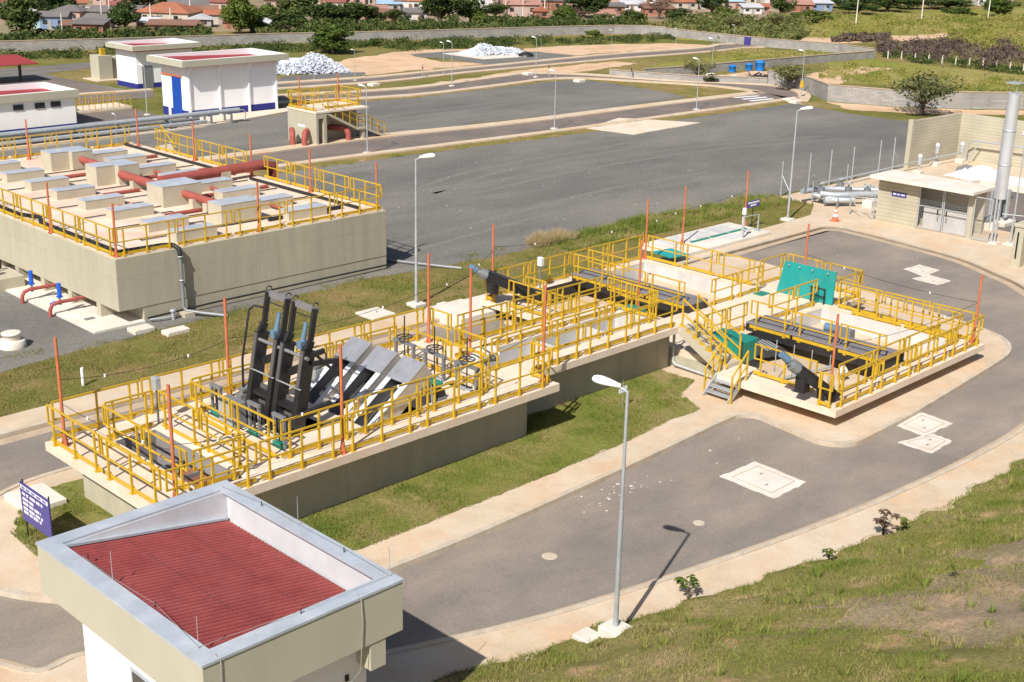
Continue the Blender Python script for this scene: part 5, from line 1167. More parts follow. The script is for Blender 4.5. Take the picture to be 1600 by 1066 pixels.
# silver stack
sk = thing('flare_stack', 'tall silver flare stack on a legged stand in the gas yard', 'stack', (66.0,29.65,.1))
MB().cyl((66.0,29.65,1.45),(66.0,29.65,6.95),.34,.30,28).build('tube', M['silver'], sk)
for z in (3.2,5.0): MB().lathe((66.0,29.65,z),[(.335,0),(.35,.02),(.35,.05),(.325,.07)],28).build('seam', M['galv'], sk)
for a in range(4):
    c, s = math.cos(R_(45+90*a))*.3, math.sin(R_(45+90*a))*.3; MB().cyl((66.0+c,29.65+s,.3),(66.0+c*.9,29.65+s*.9,1.5),.04).build('leg', M['greymetal'], sk)
MB().cyl((66.0,29.65,.35),(66.0,29.65,1.4),.12,n=12).build('burner_pipe', M['greymetal'], sk)
MB().cbox(65.3,66.7,28.9,30.4,.1,.32,.02).build('footing', M['padwhite'], sk)
for dy in (-.45,.42): MB().box(65.9,66.15,29.65+dy-.05,29.65+dy+.05,.5,2.0).build('shield', M['galv'], sk)
for dx, dy in ((-.25,-.2),(.25,-.2),(0,.28)): MB().cyl((66+dx,29.65+dy,6.9),(66+dx,29.65+dy,7.45),.02).build('hood_leg', M['galv'], sk)
MB().box(65.6,66.4,29.3,30.0,7.45,7.5).build('hood', M['galv'], sk)
t = thing('valve_block', 'low grey pump block in front of the silver stack', 'pump', (64.5,29.4,.1))
MB().cbox(64.1,64.9,29.0,29.9,.1,.45,.02).build('plinth', M['padwhite'], t); MB().cyl((64.2,29.5,.6),(64.8,29.4,.6),.16).build('pump', M['greymetal'], t); MB().tube([(64.8,29.4,.6),(65.3,29.5,.6),(65.6,29.6,1.0)], .06, 8).build('pipe', M['galv'], t)
t = thing('tall_lamp_pole', 'thin grey lamp pole with round white head, right of the silver stack', 'lamp pole', (62.0,27.0,.1))
MB().cyl((62.0,27.0,.1),(62.0,27.0,5.5),.045,.03,10).build('pole', M['galv'], t); MB().lathe((62.0,27.0,5.45),[(.04,0),(.16,.07),(.19,.17),(.14,.28),(.03,.33)],14).build('lamp_head', M['signwhite'], t)
MB().cbox(61.7,62.3,26.7,27.3,.1,.2,.02).build('footing', M['padwhite'], t)
t = thing('wire_rail', 'thin grey rail fence right of the silver stack', 'fence', (61.6,27.0,.1))
for y in (27.0,26.0,25.3): MB().cyl((61.9+ (27-y)*.4,y,.1),(61.9+(27-y)*.4,y,1.7),.025,n=8).build('post', M['galv'], t)
MB().cyl((61.7,27.5,1.62),(62.9,24.5,1.62),.02).build('rail', M['galv'], t)
t = thing('gate_pillar', 'beige concrete pillar with dark slot at the right edge of the picture', 'pillar', (58.2,24.9,.1))
MB().cbox(58.0,58.45,24.7,25.15,.1,2.0,.02).build('pillar', M['wallpaint'], t); MB().box(57.985,58.0,24.9,24.98,.5,1.75).build('slot', M['black'], t); MB().cbox(57.95,59.6,23.0,25.2,2.0,2.14,.02).build('capping', M['slabedge'], t)
tag(MB().cbox(57.9,58.5,22.6,23.6,.1,1.2,.02).build('low_wall', M['wallpaint']), 'low beige wall stub below the right gate pillar', 'wall')
# traffic cone
c = thing('traffic_cone', 'orange and white traffic cone on the pavement corner', 'traffic cone', (59.67,35.55,.11))
cx, cy = 59.67, 35.55
MB().cbox(cx-.22,cx+.22,cy-.22,cy+.22,.11,.16,.01).build('base', M['orange'], c)
for nm, z0, z1, r0, r1, m in (('lower_cone',.16,.36,.17,.135,'orange'),('white_band',.36,.52,.135,.105,'signwhite'),('middle_cone',.52,.62,.105,.085,'orange'),('white_band',.62,.74,.085,.06,'signwhite'),('tip',.74,.86,.06,.035,'orange')):
    MB().cyl((cx,cy,z0),(cx,cy,z1),r0,r1,18).build(nm, M[m], c)
# small blue sign, white post, tube stand
t = thing('area_sign', 'small blue sign with white text on a thin post in the grass', 'sign', (54.9,37.5,0))
MB().cyl((54.9,37.5,0),(54.9,37.5,1.3),.025,n=8).build('post', M['black'], t)
o = MB().box(54.35,55.45,37.48,37.51,1.2,1.55).build('board', M['signblue'], t)
b = MB()
for z, xs, xe in ((1.42,54.42,55.38),(1.28,54.65,55.15)):
    x = xs
    while x < xe:
        w_ = rr.uniform(.02,.035); b.box(x,x+w_,37.472,37.48,z,z+.075); x += w_+.012
o2 = b.build('text_line', M['signwhite'], o); o2['kind'] = 'stuff'
t = thing('sampler_post', 'white round-headed post on the edge of the concrete chamber', 'post', (52.1,36.05,.3))
MB().cyl((52.1,36.05,.1),(52.1,36.05,1.5),.05,n=10).build('post', M['galv'], t); MB().cyl((52.1,36.05,1.5),(52.1,36.05,1.8),.11,.10,14).build('head', M['signwhite'], t)
t = thing('tube_stand', 'grey bent tube stand beside the white post', 'tube stand', (53.0,36.4,.3))
MB().tube([(52.8,36.6,.3),(52.8,36.6,1.15),(54.0,36.5,1.15),(54.0,36.5,.3)], .035, 8).build('tube', M['galv'], t); MB().box(53.85,54.15,36.35,36.65,.3,.33).build('foot', M['galv'], t)
t = thing('white_sign','small white plate on a thin rod in the lawn by the front wall','sign',(33.2,26.3,.13)); p = at(972,640,.13)
t.location = (p[0],p[1],.13); ORG[t.name] = (p[0],p[1],.13)
MB().cyl((p[0],p[1],.13),(p[0],p[1],1.15),.008,n=6).build('rod', M['galv'], t); o = MB().box(p[0]-.2,p[0]+.2,p[1]-.006,p[1]+.006,.72,.92).build('plate', M['signwhite'], t)

# ------------------------------------------------------------------ beige stair structure by the middle road
bs_ = thing('valve_house', 'beige concrete valve house with a long outside stair beside the middle road', 'building', (52.1,70.7,0))
H2 = 2.15
X0, X1, Y0, Y1 = 52.15, 56.6, 70.75, 74.0
MB().box(X0,X0+.18,Y0+.02,Y1,-.02,H2).build('wall', M['wallpaint'], bs_)
MB().box(X0+.62,X0+.86,Y0+.02,Y0+.3,-.02,H2).build('pillar', M['wallpaint'], bs_)
MB().box(X0+.18,X0+.62,Y0+.02,Y0+.2,H2-.35,H2).build('lintel', M['wallpaint'], bs_)
MB().box(X0+.18,X1,Y0+1.35,Y0+1.5,-.02,H2).build('wall', M['wallpaint'], bs_)
MB().box(X1-.18,X1,Y0+1.5,Y1,-.02,H2).build('wall', M['wallpaint'], bs_)
MB().cbox(X0-.03,X1,Y0,Y1+.05,H2,H2+.13,.02).build('roof_slab', M['deck'], bs_)
MB().bar((53.0,Y0+.35,H2-.02),(55.7,Y0+.35,.82),.62,.16).build('stair_flight', M['slabedge'], bs_)
MB().box(55.6,56.5,Y0+.02,Y0+.7,.75,.88).build('landing', M['slabedge'], bs_)
MB().bar((56.4,Y0+.35,.78),(58.2,Y0+.35,.0),.62,.14).build('stair_flight', M['slabedge'], bs_)
MB().box(56.1,56.35,Y0+.1,Y0+.4,-.02,.75).build('pillar', M['wallpaint'], bs_)
for y in (Y0+.05,Y0+.66):
    b = MB()
    for dz in (.45,.85): b.bar((53.1,y,H2+.05+dz),(55.7,y,.88+dz),.04); b.bar((55.7,y,.88+dz),(56.4,y,.88+dz),.04); b.bar((56.4,y,.88+dz),(58.3,y,.05+dz),.04)
    for k in range(9):
        x = 53.2+k*.6; z = np.interp(x,[53,55.7,56.4,58.2],[H2,.88,.88,0]); b.bar((x,y,z),(x,y,z+.86),.035)
    b.build('handrail', M['yellow'], bs_)
MB().box(X0-.008,X0,Y0+1.3,Y0+2.1,1.1,1.25).build('name_plate', M['signwhite'], bs_)
GV = 'yellow railings on the valve house roof'
def low_rail(p0, p1, z, label):
    a = Vector((*p0,z)); q = Vector((*p1,z)); L = (q-a).length; d = (q-a)/L
    rail_section(a, math.atan2(d.y,d.x), L, label, GV)
low_rail((X0+.06,Y1),(X0+.06,Y0+.1),H2+.13,'yellow railing on the left side of the valve house roof')
low_rail((X0+.1,Y1),(54.4,Y1),H2+.13,'yellow railing at the back left of the valve house roof'); low_rail((54.5,Y1),(X1-.05,Y1),H2+.13,'yellow railing at the back right of the valve house roof')
low_rail((X1-.05,Y0+.8),(X1-.05,Y1),H2+.13,'yellow railing on the right side of the valve house roof'); low_rail((53.4,Y0+.75),(X1-.1,Y0+.75),H2+.13,'yellow railing above the stair of the valve house')
for i,(x,y) in enumerate(((52.9,73.6),(56.4,73.9))): mast('v%d' % i,(x,y),H2+.13,H2+2.1,'thin orange mast on the valve house roof, %s' % ('left one','right one')[i])
for k, p in enumerate((((51.0,71.9),(51.4,72.5)),((51.4,71.1),(51.95,71.6)),((55.0,71.0),(54.4,71.9)))):
    (xa_,ya_),(xb2,yb2) = p
    tag(MB().tube([(xa_,ya_,-.05),(xa_,ya_,.55),(xa_+(xb2-xa_)*.12,ya_+(yb2-ya_)*.12,.78),(xa_+(xb2-xa_)*.4,ya_+(yb2-ya_)*.4,.92),(xb2,yb2,.92),(xb2+(xb2-xa_)*.4,yb2+(yb2-ya_)*.4,.9)], .2, 14).build('bend_pipe', M['redpipe']), 'thick red pipe bend rising from the ground, %s' % ('leftmost at the valve house','second from the left at the valve house','under the stair of the valve house')[k], 'pipe', 'red pipe bends at the valve house')
tag(MB().prism(rag([(72.2,64.6),(77.9,66.3),(81.2,60.9),(72.9,60.5)],1.,.05),.0,.05,False).build('concrete_pad', M['deck']), 'large cream concrete pad on the gravel beside the middle road', 'slab')

# ------------------------------------------------------------------ white process halls
def hall(x0,x1,y0,y1,h,f,ov,name,label,band=.6,fx=None):
    t = thing(name, label, 'building', (x0,y0,0))
    MB().box(x0,x1,y0,y1,-.02,h-f+.02).build('wall', M['white'], t)
    MB().box(x0-.02,x1+.02,y0-.02,y1+.02,-.02,band).build('base_band', M['bandblue'], t)
    a,b_,c,d = x0-ov,x1+ov,y0-ov,y1+ov
    MB().slab((a,b_,c,d), [(a+.15,b_-.15,c+.15,d-.15)], h-f, h).build('parapet', M['fascia'], t)
    MB().slab((a+.151,b_-.151,c+.151,d-.151), [(a+.3,b_-.3,c+.3,d-.3)], h-f+.01, h+.02).build('inner_parapet', M['white'], t)
    bb = MB(); bb.add([(a+.3,c+.3,h-.12),(b_-.3,c+.3,h-.42),(b_-.3,d-.3,h-.42),(a+.3,d-.3,h-.12),(a+.3,c+.3,h-.5),(b_-.3,c+.3,h-.5),(b_-.3,d-.3,h-.5),(a+.3,d-.3,h-.5)], [(0,1,2,3),(7,6,5,4),(0,4,5,1),(1,5,6,2),(2,6,7,3),(3,7,4,0)]); bb.build('roof', M['rooffar'], t)
    return t
ha = hall(51.55,59.45,85.75,89.3,4.35,.45,.75,'process_hall','largest white hall with blue base, blue sliding door and sunken red roof')
for x in (51.6,54.2,56.8,59.3): MB().box(x,x+.14,85.6,85.73,-.02,3.88).build('pilaster', M['white'], ha); 
for x in (51.6,54.2,56.8,59.3): MB().box(x,x+.14,85.35,85.6,3.5,3.88).build('bracket', M['white'], ha)
MB().box(51.50,51.525,86.55,87.8,.0,3.0).build('door', M['doorblue'], ha); MB().box(51.46,51.52,86.4,89.2,3.0,3.12).build('door_rail', M['orange'], ha)
MB().box(51.47,51.525,88.1,88.4,.0,1.4).build('meter_box', M['white'], ha)
hb = hall(56.9,62.4,102.6,106.0,3.65,.4,.6,'chemical_hall','white hall with blue base and sunken red roof, behind the largest hall',.42)
MB().box(57.4,58.4,102.56,102.58,.0,1.9).build('door', M['greymetal'], hb)
hc = hall(30.0,43.95,88.3,93.0,2.52,.5,.25,'office_block','long low white building with three small windows at the left edge',.14)
for px_ in (12,57,91):
    p = [iyy for iyy in [at(px_,164,1.6)]][0]
    w_ = MB().box(p[0]-.36,p[0]+.36,88.24,88.3,1.42,1.80).build('window', M['darksteel'], hc); MB().box(p[0]-.30,p[0]+.30,88.225,88.24,1.47,1.75).build('pane', M['glassdark'], w_)
t = thing('beige_block', 'small beige concrete tower with yellow top frame left of the chemical hall', 'tower', (57.0,109.4,0))
MB().box(57.0,58.3,109.4,111.0,-.02,2.15).build('tower', M['fascia'], t); MB().box(58.31,59.9,109.6,111.2,-.02,1.9).build('annex', M['fascia'], t); MB().box(57.5,57.9,109.8,110.2,2.15,2.75).build('top_frame', M['yellow'], t); MB().cbox(56.4,60.2,108.7,111.5,-.02,.08,.02).build('base', M['paving'], t)
t = thing('open_shelter', 'open shelter with red roof on dark posts at the left edge', 'shelter', (38,96,0)); p0 = at(38,128,0)
p = at(40,126,0)
MB().add([(p[0]-6,p[1]-1.5,1.55),(p[0]+.6,p[1]-1.5,1.55),(p[0]+.6,p[1]+2.6,1.95),(p[0]-6,p[1]+2.6,1.95),(p[0]-6,p[1]-1.5,1.62),(p[0]+.6,p[1]-1.5,1.62),(p[0]+.6,p[1]+2.6,2.02),(p[0]-6,p[1]+2.6,2.02)], [(3,2,1,0),(4,5,6,7),(0,1,5,4),(1,2,6,5),(2,3,7,6),(3,0,4,7)]).build('roof', M['rooffar'], t)
for dx in (-3,-.9): MB().box(p[0]+dx,p[0]+dx+.2,p[1]-.9,p[1]-.7,-.02,1.6).build('post', M['darksteel'], t)
# little yellow railed basin between the halls
t = thing('small_basin', 'small low basin with yellow railings between the white buildings', 'basin', (47.5,92,0))
a_, b_ = at(125,178,0), at(236,160,0)
MB().cbox(45.3,51.0,93.0,95.6,-.02,.18,.02).build('basin', M['deck'], t)
for y in (93.05,95.5):
    b = MB(); b.bar((45.4,y,1.0),(50.9,y,1.0),.05); b.bar((45.4,y,.6),(50.9,y,.6),.04)
    for k in range(12): b.bar((45.4+k*.5,y,.18),(45.4+k*.5,y,1.0),.045)
    b.build('railing', M['yellow'], t)
MB().box(46.0,46.6,93.4,94.0,.18,.55).build('green_box', M['green'], t)
# pipe rack
pr = thing('pipe_rack', 'long grey pipes on low stands running in front of the white buildings', 'pipe rack', (45,82.8,0))
MB().tube([(20,83.1,.75),(36,82.9,.8),(45,82.7,.85),(52.5,82.5,.9),(53.8,82.45,.9)], .17, 12).build('pipe', M['galv'], pr)
MB().tube([(20,82.5,.35),(36,82.3,.35),(50.8,82.1,.4)], .12, 10).build('pipe', M['galv'], pr)
MB().tube([(20,83.6,.4),(36,83.4,.4),(50.8,83.1,.45)], .12, 10).build('pipe', M['greymetal'], pr)
MB().tube([(53.8,82.45,.9),(54.2,82.45,.85),(54.35,82.45,.6),(54.2,82.4,.1)], .05, 8).build('end_pipe', M['galv'], pr)
for x in (37.6,41.1,44.3,48.0,51.3,53.0):
    MB().box(x-.06,x+.06,82.2,82.35,-.02,.62).box(x-.06,x+.06,83.1,83.25,-.02,.62).box(x-.06,x+.06,82.2,83.25,.62,.7).build('stand', M['greymetal'], pr)
tag(MB().prism([(20,81.3),(50.5,81.9),(60.5,84.4),(60.5,85.6),(50.5,85.7),(50.5,82.6),(20,81.9)],-.01,.1,False).build('plinth_strip', M['deck']), 'pale concrete strip at the foot of the white hall', 'slab')
pave_line([(20,86.6),(40,86.4),(51.4,85.9)], 0, 1.0)
sheet('side_road', [(43.9,93.0),(43.9,86.8),(50.9,86.4),(50.9,92.6)], .006, M['asphalt_far'])
sheet('side_road', px([(120,150),(240,141),(240,152),(120,163)]), .007, M['asphalt_far'])
pave_line(smooth(px([(110,150),(180,146),(240,141.5)]),3), 0, .8)
sheet('side_road', px([(-10,132),(60,119),(110,124),(190,142),(150,147),(128,148)]), .006, M['asphalt_far'])

# ------------------------------------------------------------------ boundary walls
def wall_line(name, pts, h, th, m, label, z0=-.03):
    line = px(pts); b = MB()
    L = line; R2 = offset(line, th)
    for i in range(len(L)-1):
        b.prism([L[i],L[i+1],R2[i+1],R2[i]], z0, h)
    t = thing(name, label, 'wall', (*L[0],0))
    b2 = MB(); k = [L,R2]; n = len(L)
    v = [(*p,z0) for p in L]+[(*p,h) for p in L]+[(*p,h) for p in R2]+[(*p,z0) for p in R2]; f = []
    for i in range(n-1):
        for r in range(3): f.append((r*n+i, r*n+i+1, (r+1)*n+i+1, (r+1)*n+i))
    f += [(0,n,2*n,3*n),(n-1,4*n-1,3*n-1,2*n-1)]
    b2.add(v, f).build('wall', m, t)
    b3 = MB(); o0, o1 = offset(line,-.04), offset(line,th+.04)
    v = [(*p,h+.001) for p in o0]+[(*p,h+.06) for p in o0]+[(*p,h+.06) for p in o1]+[(*p,h+.001) for p in o1]; f = []
    for i in range(n-1):
        for r in range(3): f.append((r*n+i, r*n+i+1, (r+1)*n+i+1, (r+1)*n+i))
        f.append((3*n+i,3*n+i+1,i+1,i))
    b3.add(v, f).build('coping', M['gutter'], t)
    return t
wall_line('boundary_wall', [(-60,83),(0,81.5),(180,76.5),(320,71.5),(440,67.5),(620,63.5),(800,57.5),(880,55),(960,53),(1002,53.5),(1040,56)], 1.08, .2, M['greyblock'], 'long grey block wall along the back of the plant, below the houses')
wall_line('boundary_wall', [(1040,56.2),(1090,62),(1140,67.5),(1200,74),(1260,78.5),(1310,82.5),(1364,90)], 1.0, .2, M['greyblock'], 'pale grey block wall with the blue door, running towards the right field')
wall_line('low_wall', [(952,119),(1000,123),(1060,127.5),(1105,129.5),(1150,130.5),(1198,133)], .62, .2, M['greyblock'], 'low pale block wall along the outside of the road bend')
wall_line('boundary_wall', [(1199,133.2),(1240,139),(1268,148),(1292,158),(1340,162),(1400,167),(1500,170),(1620,171)], 1.38, .2, M['greyblock'], 'pale grey block wall behind the round-crowned tree near the gas yard')
wall_line('boundary_wall', [(1363,91),(1290,97),(1200,105),(1120,112),(1050,118),(1004,121)], .82, .2, M['greyblock'], 'grey block wall behind the blue tanks, joining the corner by the white posts')
p = at(1173,70.2); tag(MB().box(p[0]-.75,p[0]-.6,p[1]-.4,p[1]+.5,-.02,1.0).build('blue_door', M['signblue']), 'dark blue door panel standing against the pale boundary wall', 'door')

# ------------------------------------------------------------------ heaps of white sacks
M['sack'] = mat('sack', (.58,.61,.67), .75, .30, 2.2, stain=(.38,.39,.42), stain_amt=.7, stain_scale=1.8)
def sack_heap(px0, px1, pyb, h, depth, n, label, seed):
    r = random.Random(seed); a = Vector(at(px0,pyb)); c = Vector(at(px1,pyb-3)); d = c-a; L = d.length; d.normalize(); nn = Vector((-d.y,d.x,0))
    b = MB()
    for i in range(n):
        u = r.random(); v = r.random()**.8
        prof = h*(math.sin(math.pi*min(1,max(0,u)))**.55)*(.80+.2*math.sin(u*9+seed))
        z = prof*r.random()**.6; w = (1-z/max(.01,h))*depth*.55
        p = a+d*(L*u)+nn*(depth*.55-w+r.uniform(0,.5))+Vector((0,0,z))
        s = r.uniform(.17,.32); ax = Vector((r.uniform(-1,1),r.uniform(-1,1),r.uniform(-.5,.6))).normalized(); u2 = ax.cross(Vector((r.uniform(-1,1),r.uniform(-1,1),1))).normalized(); w2 = ax.cross(u2)
        vs = [p+ax*s*x*k+u2*s*.55*y*k+w2*s*.26*q for x,y,q,k in ((-1,-1,-.5,.8),(1,-1,-.5,.8),(1,1,-.5,.8),(-1,1,-.5,.8),(-1,-1,.5,.7),(1,-1,.5,.7),(1,1,.5,.7),(-1,1,.5,.7))]
        b.add(vs, [(3,2,1,0),(4,5,6,7),(0,1,5,4),(1,2,6,5),(2,3,7,6),(3,0,4,7)])
    b.add([a+nn*.7, c+nn*.7, c+nn*depth, a+nn*depth, a.lerp(c,.25)+nn*depth*.6+Vector((0,0,h*.75)), a.lerp(c,.75)+nn*depth*.6+Vector((0,0,h*.7))], [(0,1,5,4),(1,2,5),(2,3,4,5),(3,0,4)])
    stuff(b.build('sack_heap', M['sack']), label, 'sack heap')
sack_heap(425,548,118,1.75,4.5,1500,'big heap of white filled sacks beside the largest white hall',2)
sack_heap(738,822,88.5,1.05,4.0,900,'farther heap of white filled sacks on a concrete pad',5)
tag(MB().lathe((*at(822,88)[:2],0),[(.9,0),(.8,.25),(.4,.42)],10).build('tarp', M['black']), 'dark folded tarpaulin at the right end of the farther sack heap', 'tarpaulin')

# blue tanks, concrete rubble
M['tankblue'] = mat('tankblue', (.02,.20,.62), .5, .08, 2.)
for (pq, r_, h_, lab) in (((1144,112.5),.36,.72,'small blue water tank, leftmost of three on the soil'),((1170,110),.36,.72,'small blue water tank in the middle of three'),((1187,110.5),.50,1.05,'large blue water tank, rightmost of three')):
    x,y = at(*pq)[:2]; t = thing('water_tank', lab, 'water tank', (x,y,0), 'blue water tanks')
    MB().lathe((x,y,-.01),[(r_*.9,0),(r_*.93,h_*.1),(r_,h_*.75),(r_*1.04,h_*.76),(r_*1.04,h_*.85)],20).build('body', M['tankblue'], t)
    MB().lathe((x,y,h_*.84),[(r_*1.02,0),(r_*.9,h_*.1),(r_*.3,h_*.15)],20).build('lid', M['tankblue'], t)
rr2 = random.Random(9)
b = MB()
for k in range(60):
    x,y,_ = at(rr2.uniform(1172,1215), rr2.uniform(119,125)); s = rr2.uniform(.08,.3); b.bar((x,y,.05),(x+rr2.uniform(-.8,.8),y+rr2.uniform(-.8,.8),rr2.uniform(.05,.5)),s*.4)
stuff(b.build('scrap_heap', M['darksteel']), 'dark heap of scrap branches on the soil in front of the blue tanks', 'scrap heap')
for k,(pq,s,lab) in enumerate((((1110,119),.6,'left'),((1128,122),.5,'middle'),((1147,121),.45,'right'))):
    x,y,_ = at(*pq); tag(MB().lathe((x,y,-.02),[(s,0),(s*.9,.25*s),(s*.5,.5*s),(.1,.6*s)],7).build('rubble_mound', M['padwhite']), 'pale rubble mound on the soil near the blue tanks, %s one' % lab, 'rubble', 'rubble mounds')
# white posts of the far field fence
for i in range(13):
    f = i/12; x,y,_ = at(1366+(1620-1366)*f, 89.5+(114.5-89.5)*f**1.05)
    t = tag(MB().box(x-.05,x+.05,y-.05,y+.05,-.02,.8).bar((x,y,.78),(x-.1,y-.08,.9),.07).build('concrete_post', M['padwhite']), 'white concrete fence post of the right field, %s from the left' % ORD[i], 'fence post', 'white fence posts in the right field')
# round road signs, plates
for i,(pq,h_,m,lab) in enumerate((((858,120),1.0,'black','small dark round road sign at the fork of the far roads'),((987,123),.9,'black','small dark ring-shaped road sign beside the road bend'),((661,123),1.1,'redpipe','small dark red round sign near the soil patch'))):
    x,y,_ = at(*pq); t = thing('road_sign', lab, 'road sign', (x,y,0), 'small round road signs'); MB().cyl((x,y,0),(x,y,h_),.035,n=8).build('post', M['galv'], t); MB().cyl((x-.03,y+.03,h_),(x-.06,y+.06,h_),.2,n=16).build('plate', M[m], t)
x,y,_ = at(1253,153); tag(MB().box(x-.2,x-.14,y-.16,y+.16,.9,1.5).build('yellow_plate', M['yellow']), 'small yellow warning plate on the lamp by the road bend', 'sign')
for i,(pq,lab) in enumerate((((1112,126.5),'small white box at the foot of the lamp by the olive bush'),((905,128),'white concrete lid on the gravel under the road bend'),((825,117),'white kerb block at the road fork'),((584,134),'pale concrete lid on the strip before the sack heap'),((1242,161),'white concrete block at the gravel corner, nearer one'),((1233,157.5),'white concrete block at the gravel corner, farther one'))):
    x,y,_ = at(*pq); tag(MB().cbox(x-.45,x+.45,y-.4,y+.4,-.02,.22,.03).build('concrete_block', M['padwhite']), lab, 'block')

# ------------------------------------------------------------------ houses of the town
HR = {}
for k, c in (('orange',(.37,.14,.08)),('red',(.27,.10,.08)),('salmon',(.40,.22,.17)),('grey',(.17,.155,.15)),('pale',(.55,.55,.57)),('bluish',(.35,.50,.65)),('brown',(.24,.13,.09))):
    HR[k] = mat('roof_'+k, c, .85, .18, .8, stain=tuple(v*.6 for v in c), stain_amt=.6, stain_scale=.4)
HW = {}
for k, c in (('white',(.62,.60,.58)),('pink',(.46,.33,.28)),('cream',(.52,.46,.38)),('grey',(.36,.34,.33)),('blue',(.20,.28,.42)),('teal',(.36,.52,.52))):
    HW[k] = mat('housewall_'+k, c, .85, .1, .8, stain=tuple(v*.7 for v in c), stain_amt=.5, stain_scale=.5)
HW['brick'] = M['redbrick']
def house(pxc, pyb, wpx, kind, roofc, wallc, label, rot=0, h=1.5, dep=.8):
    x,y,_ = at(pxc,pyb); dist = math.hypot(x,y); w = wpx*dist/F_; d = max(2.2, w*dep); rh = .16*min(w,d)+.2
    t = thing('house', label, 'house', (x,y,0), 'houses of the town behind the wall'); t.rotation_euler = (0,0,YAW-math.pi/2+rot)
    ORG[t.name] = (0,0,0)
    hw = w/2; ov = .25
    MB().box(-hw,hw,0,d,-.05,h).build('wall', HW[wallc], t)
    b = MB()
    if kind == 'hip':
        k = min(hw,d/2)*.95
        v = [(-hw-ov,-ov,h),(hw+ov,-ov,h),(hw+ov,d+ov,h),(-hw-ov,d+ov,h),(-hw+k,d/2,h+rh),(hw-k,d/2,h+rh)]
        b.add(v, [(0,1,5,4),(1,2,5),(2,3,4,5),(3,0,4),(3,2,1,0)])
    elif kind == 'gable':
        v = [(-hw-ov,-ov,h),(hw+ov,-ov,h),(hw+ov,d+ov,h),(-hw-ov,d+ov,h),(-hw-ov,d/2,h+rh),(hw+ov,d/2,h+rh)]
        b.add(v, [(0,1,5,4),(1,2,5),(2,3,4,5),(3,0,4),(3,2,1,0)])
    elif kind == 'side':
        v = [(-hw-ov,-ov,h),(hw+ov,-ov,h),(hw+ov,d+ov,h),(-hw-ov,d+ov,h),(0,-ov,h+rh),(0,d+ov,h+rh)]
        b.add(v, [(0,4,5,3),(1,2,5,4),(0,1,4),(2,3,5),(3,2,1,0)])
    else:
        b.add([(-hw-ov,-ov,h),(hw+ov,-ov,h),(hw+ov,d+ov,h+.4),(-hw-ov,d+ov,h+.4),(-hw-ov,-ov,h+.1),(hw+ov,-ov,h+.1),(hw+ov,d+ov,h+.5),(-hw-ov,d+ov,h+.5)], [(3,2,1,0),(4,5,6,7),(0,1,5,4),(1,2,6,5),(2,3,7,6),(3,0,4,7)])
    b.build('roof', HR[roofc], t)
    rq = random.Random(int(pxc*7+pyb))
    xs = [-hw*.6, hw*.55] if w > 3 else [hw*.4]
    for xw in xs: MB().box(xw-.3,xw+.3,-.04,.0,h*.42,h*.75).build('window', M['glassdark'], t)
    xd = rq.uniform(-.2,.2)*w; MB().box(xd-.25,xd+.25,-.04,.0,0,h*.72).build('door', HR['brown'] if rq.random() < .6 else HW['grey'], t)
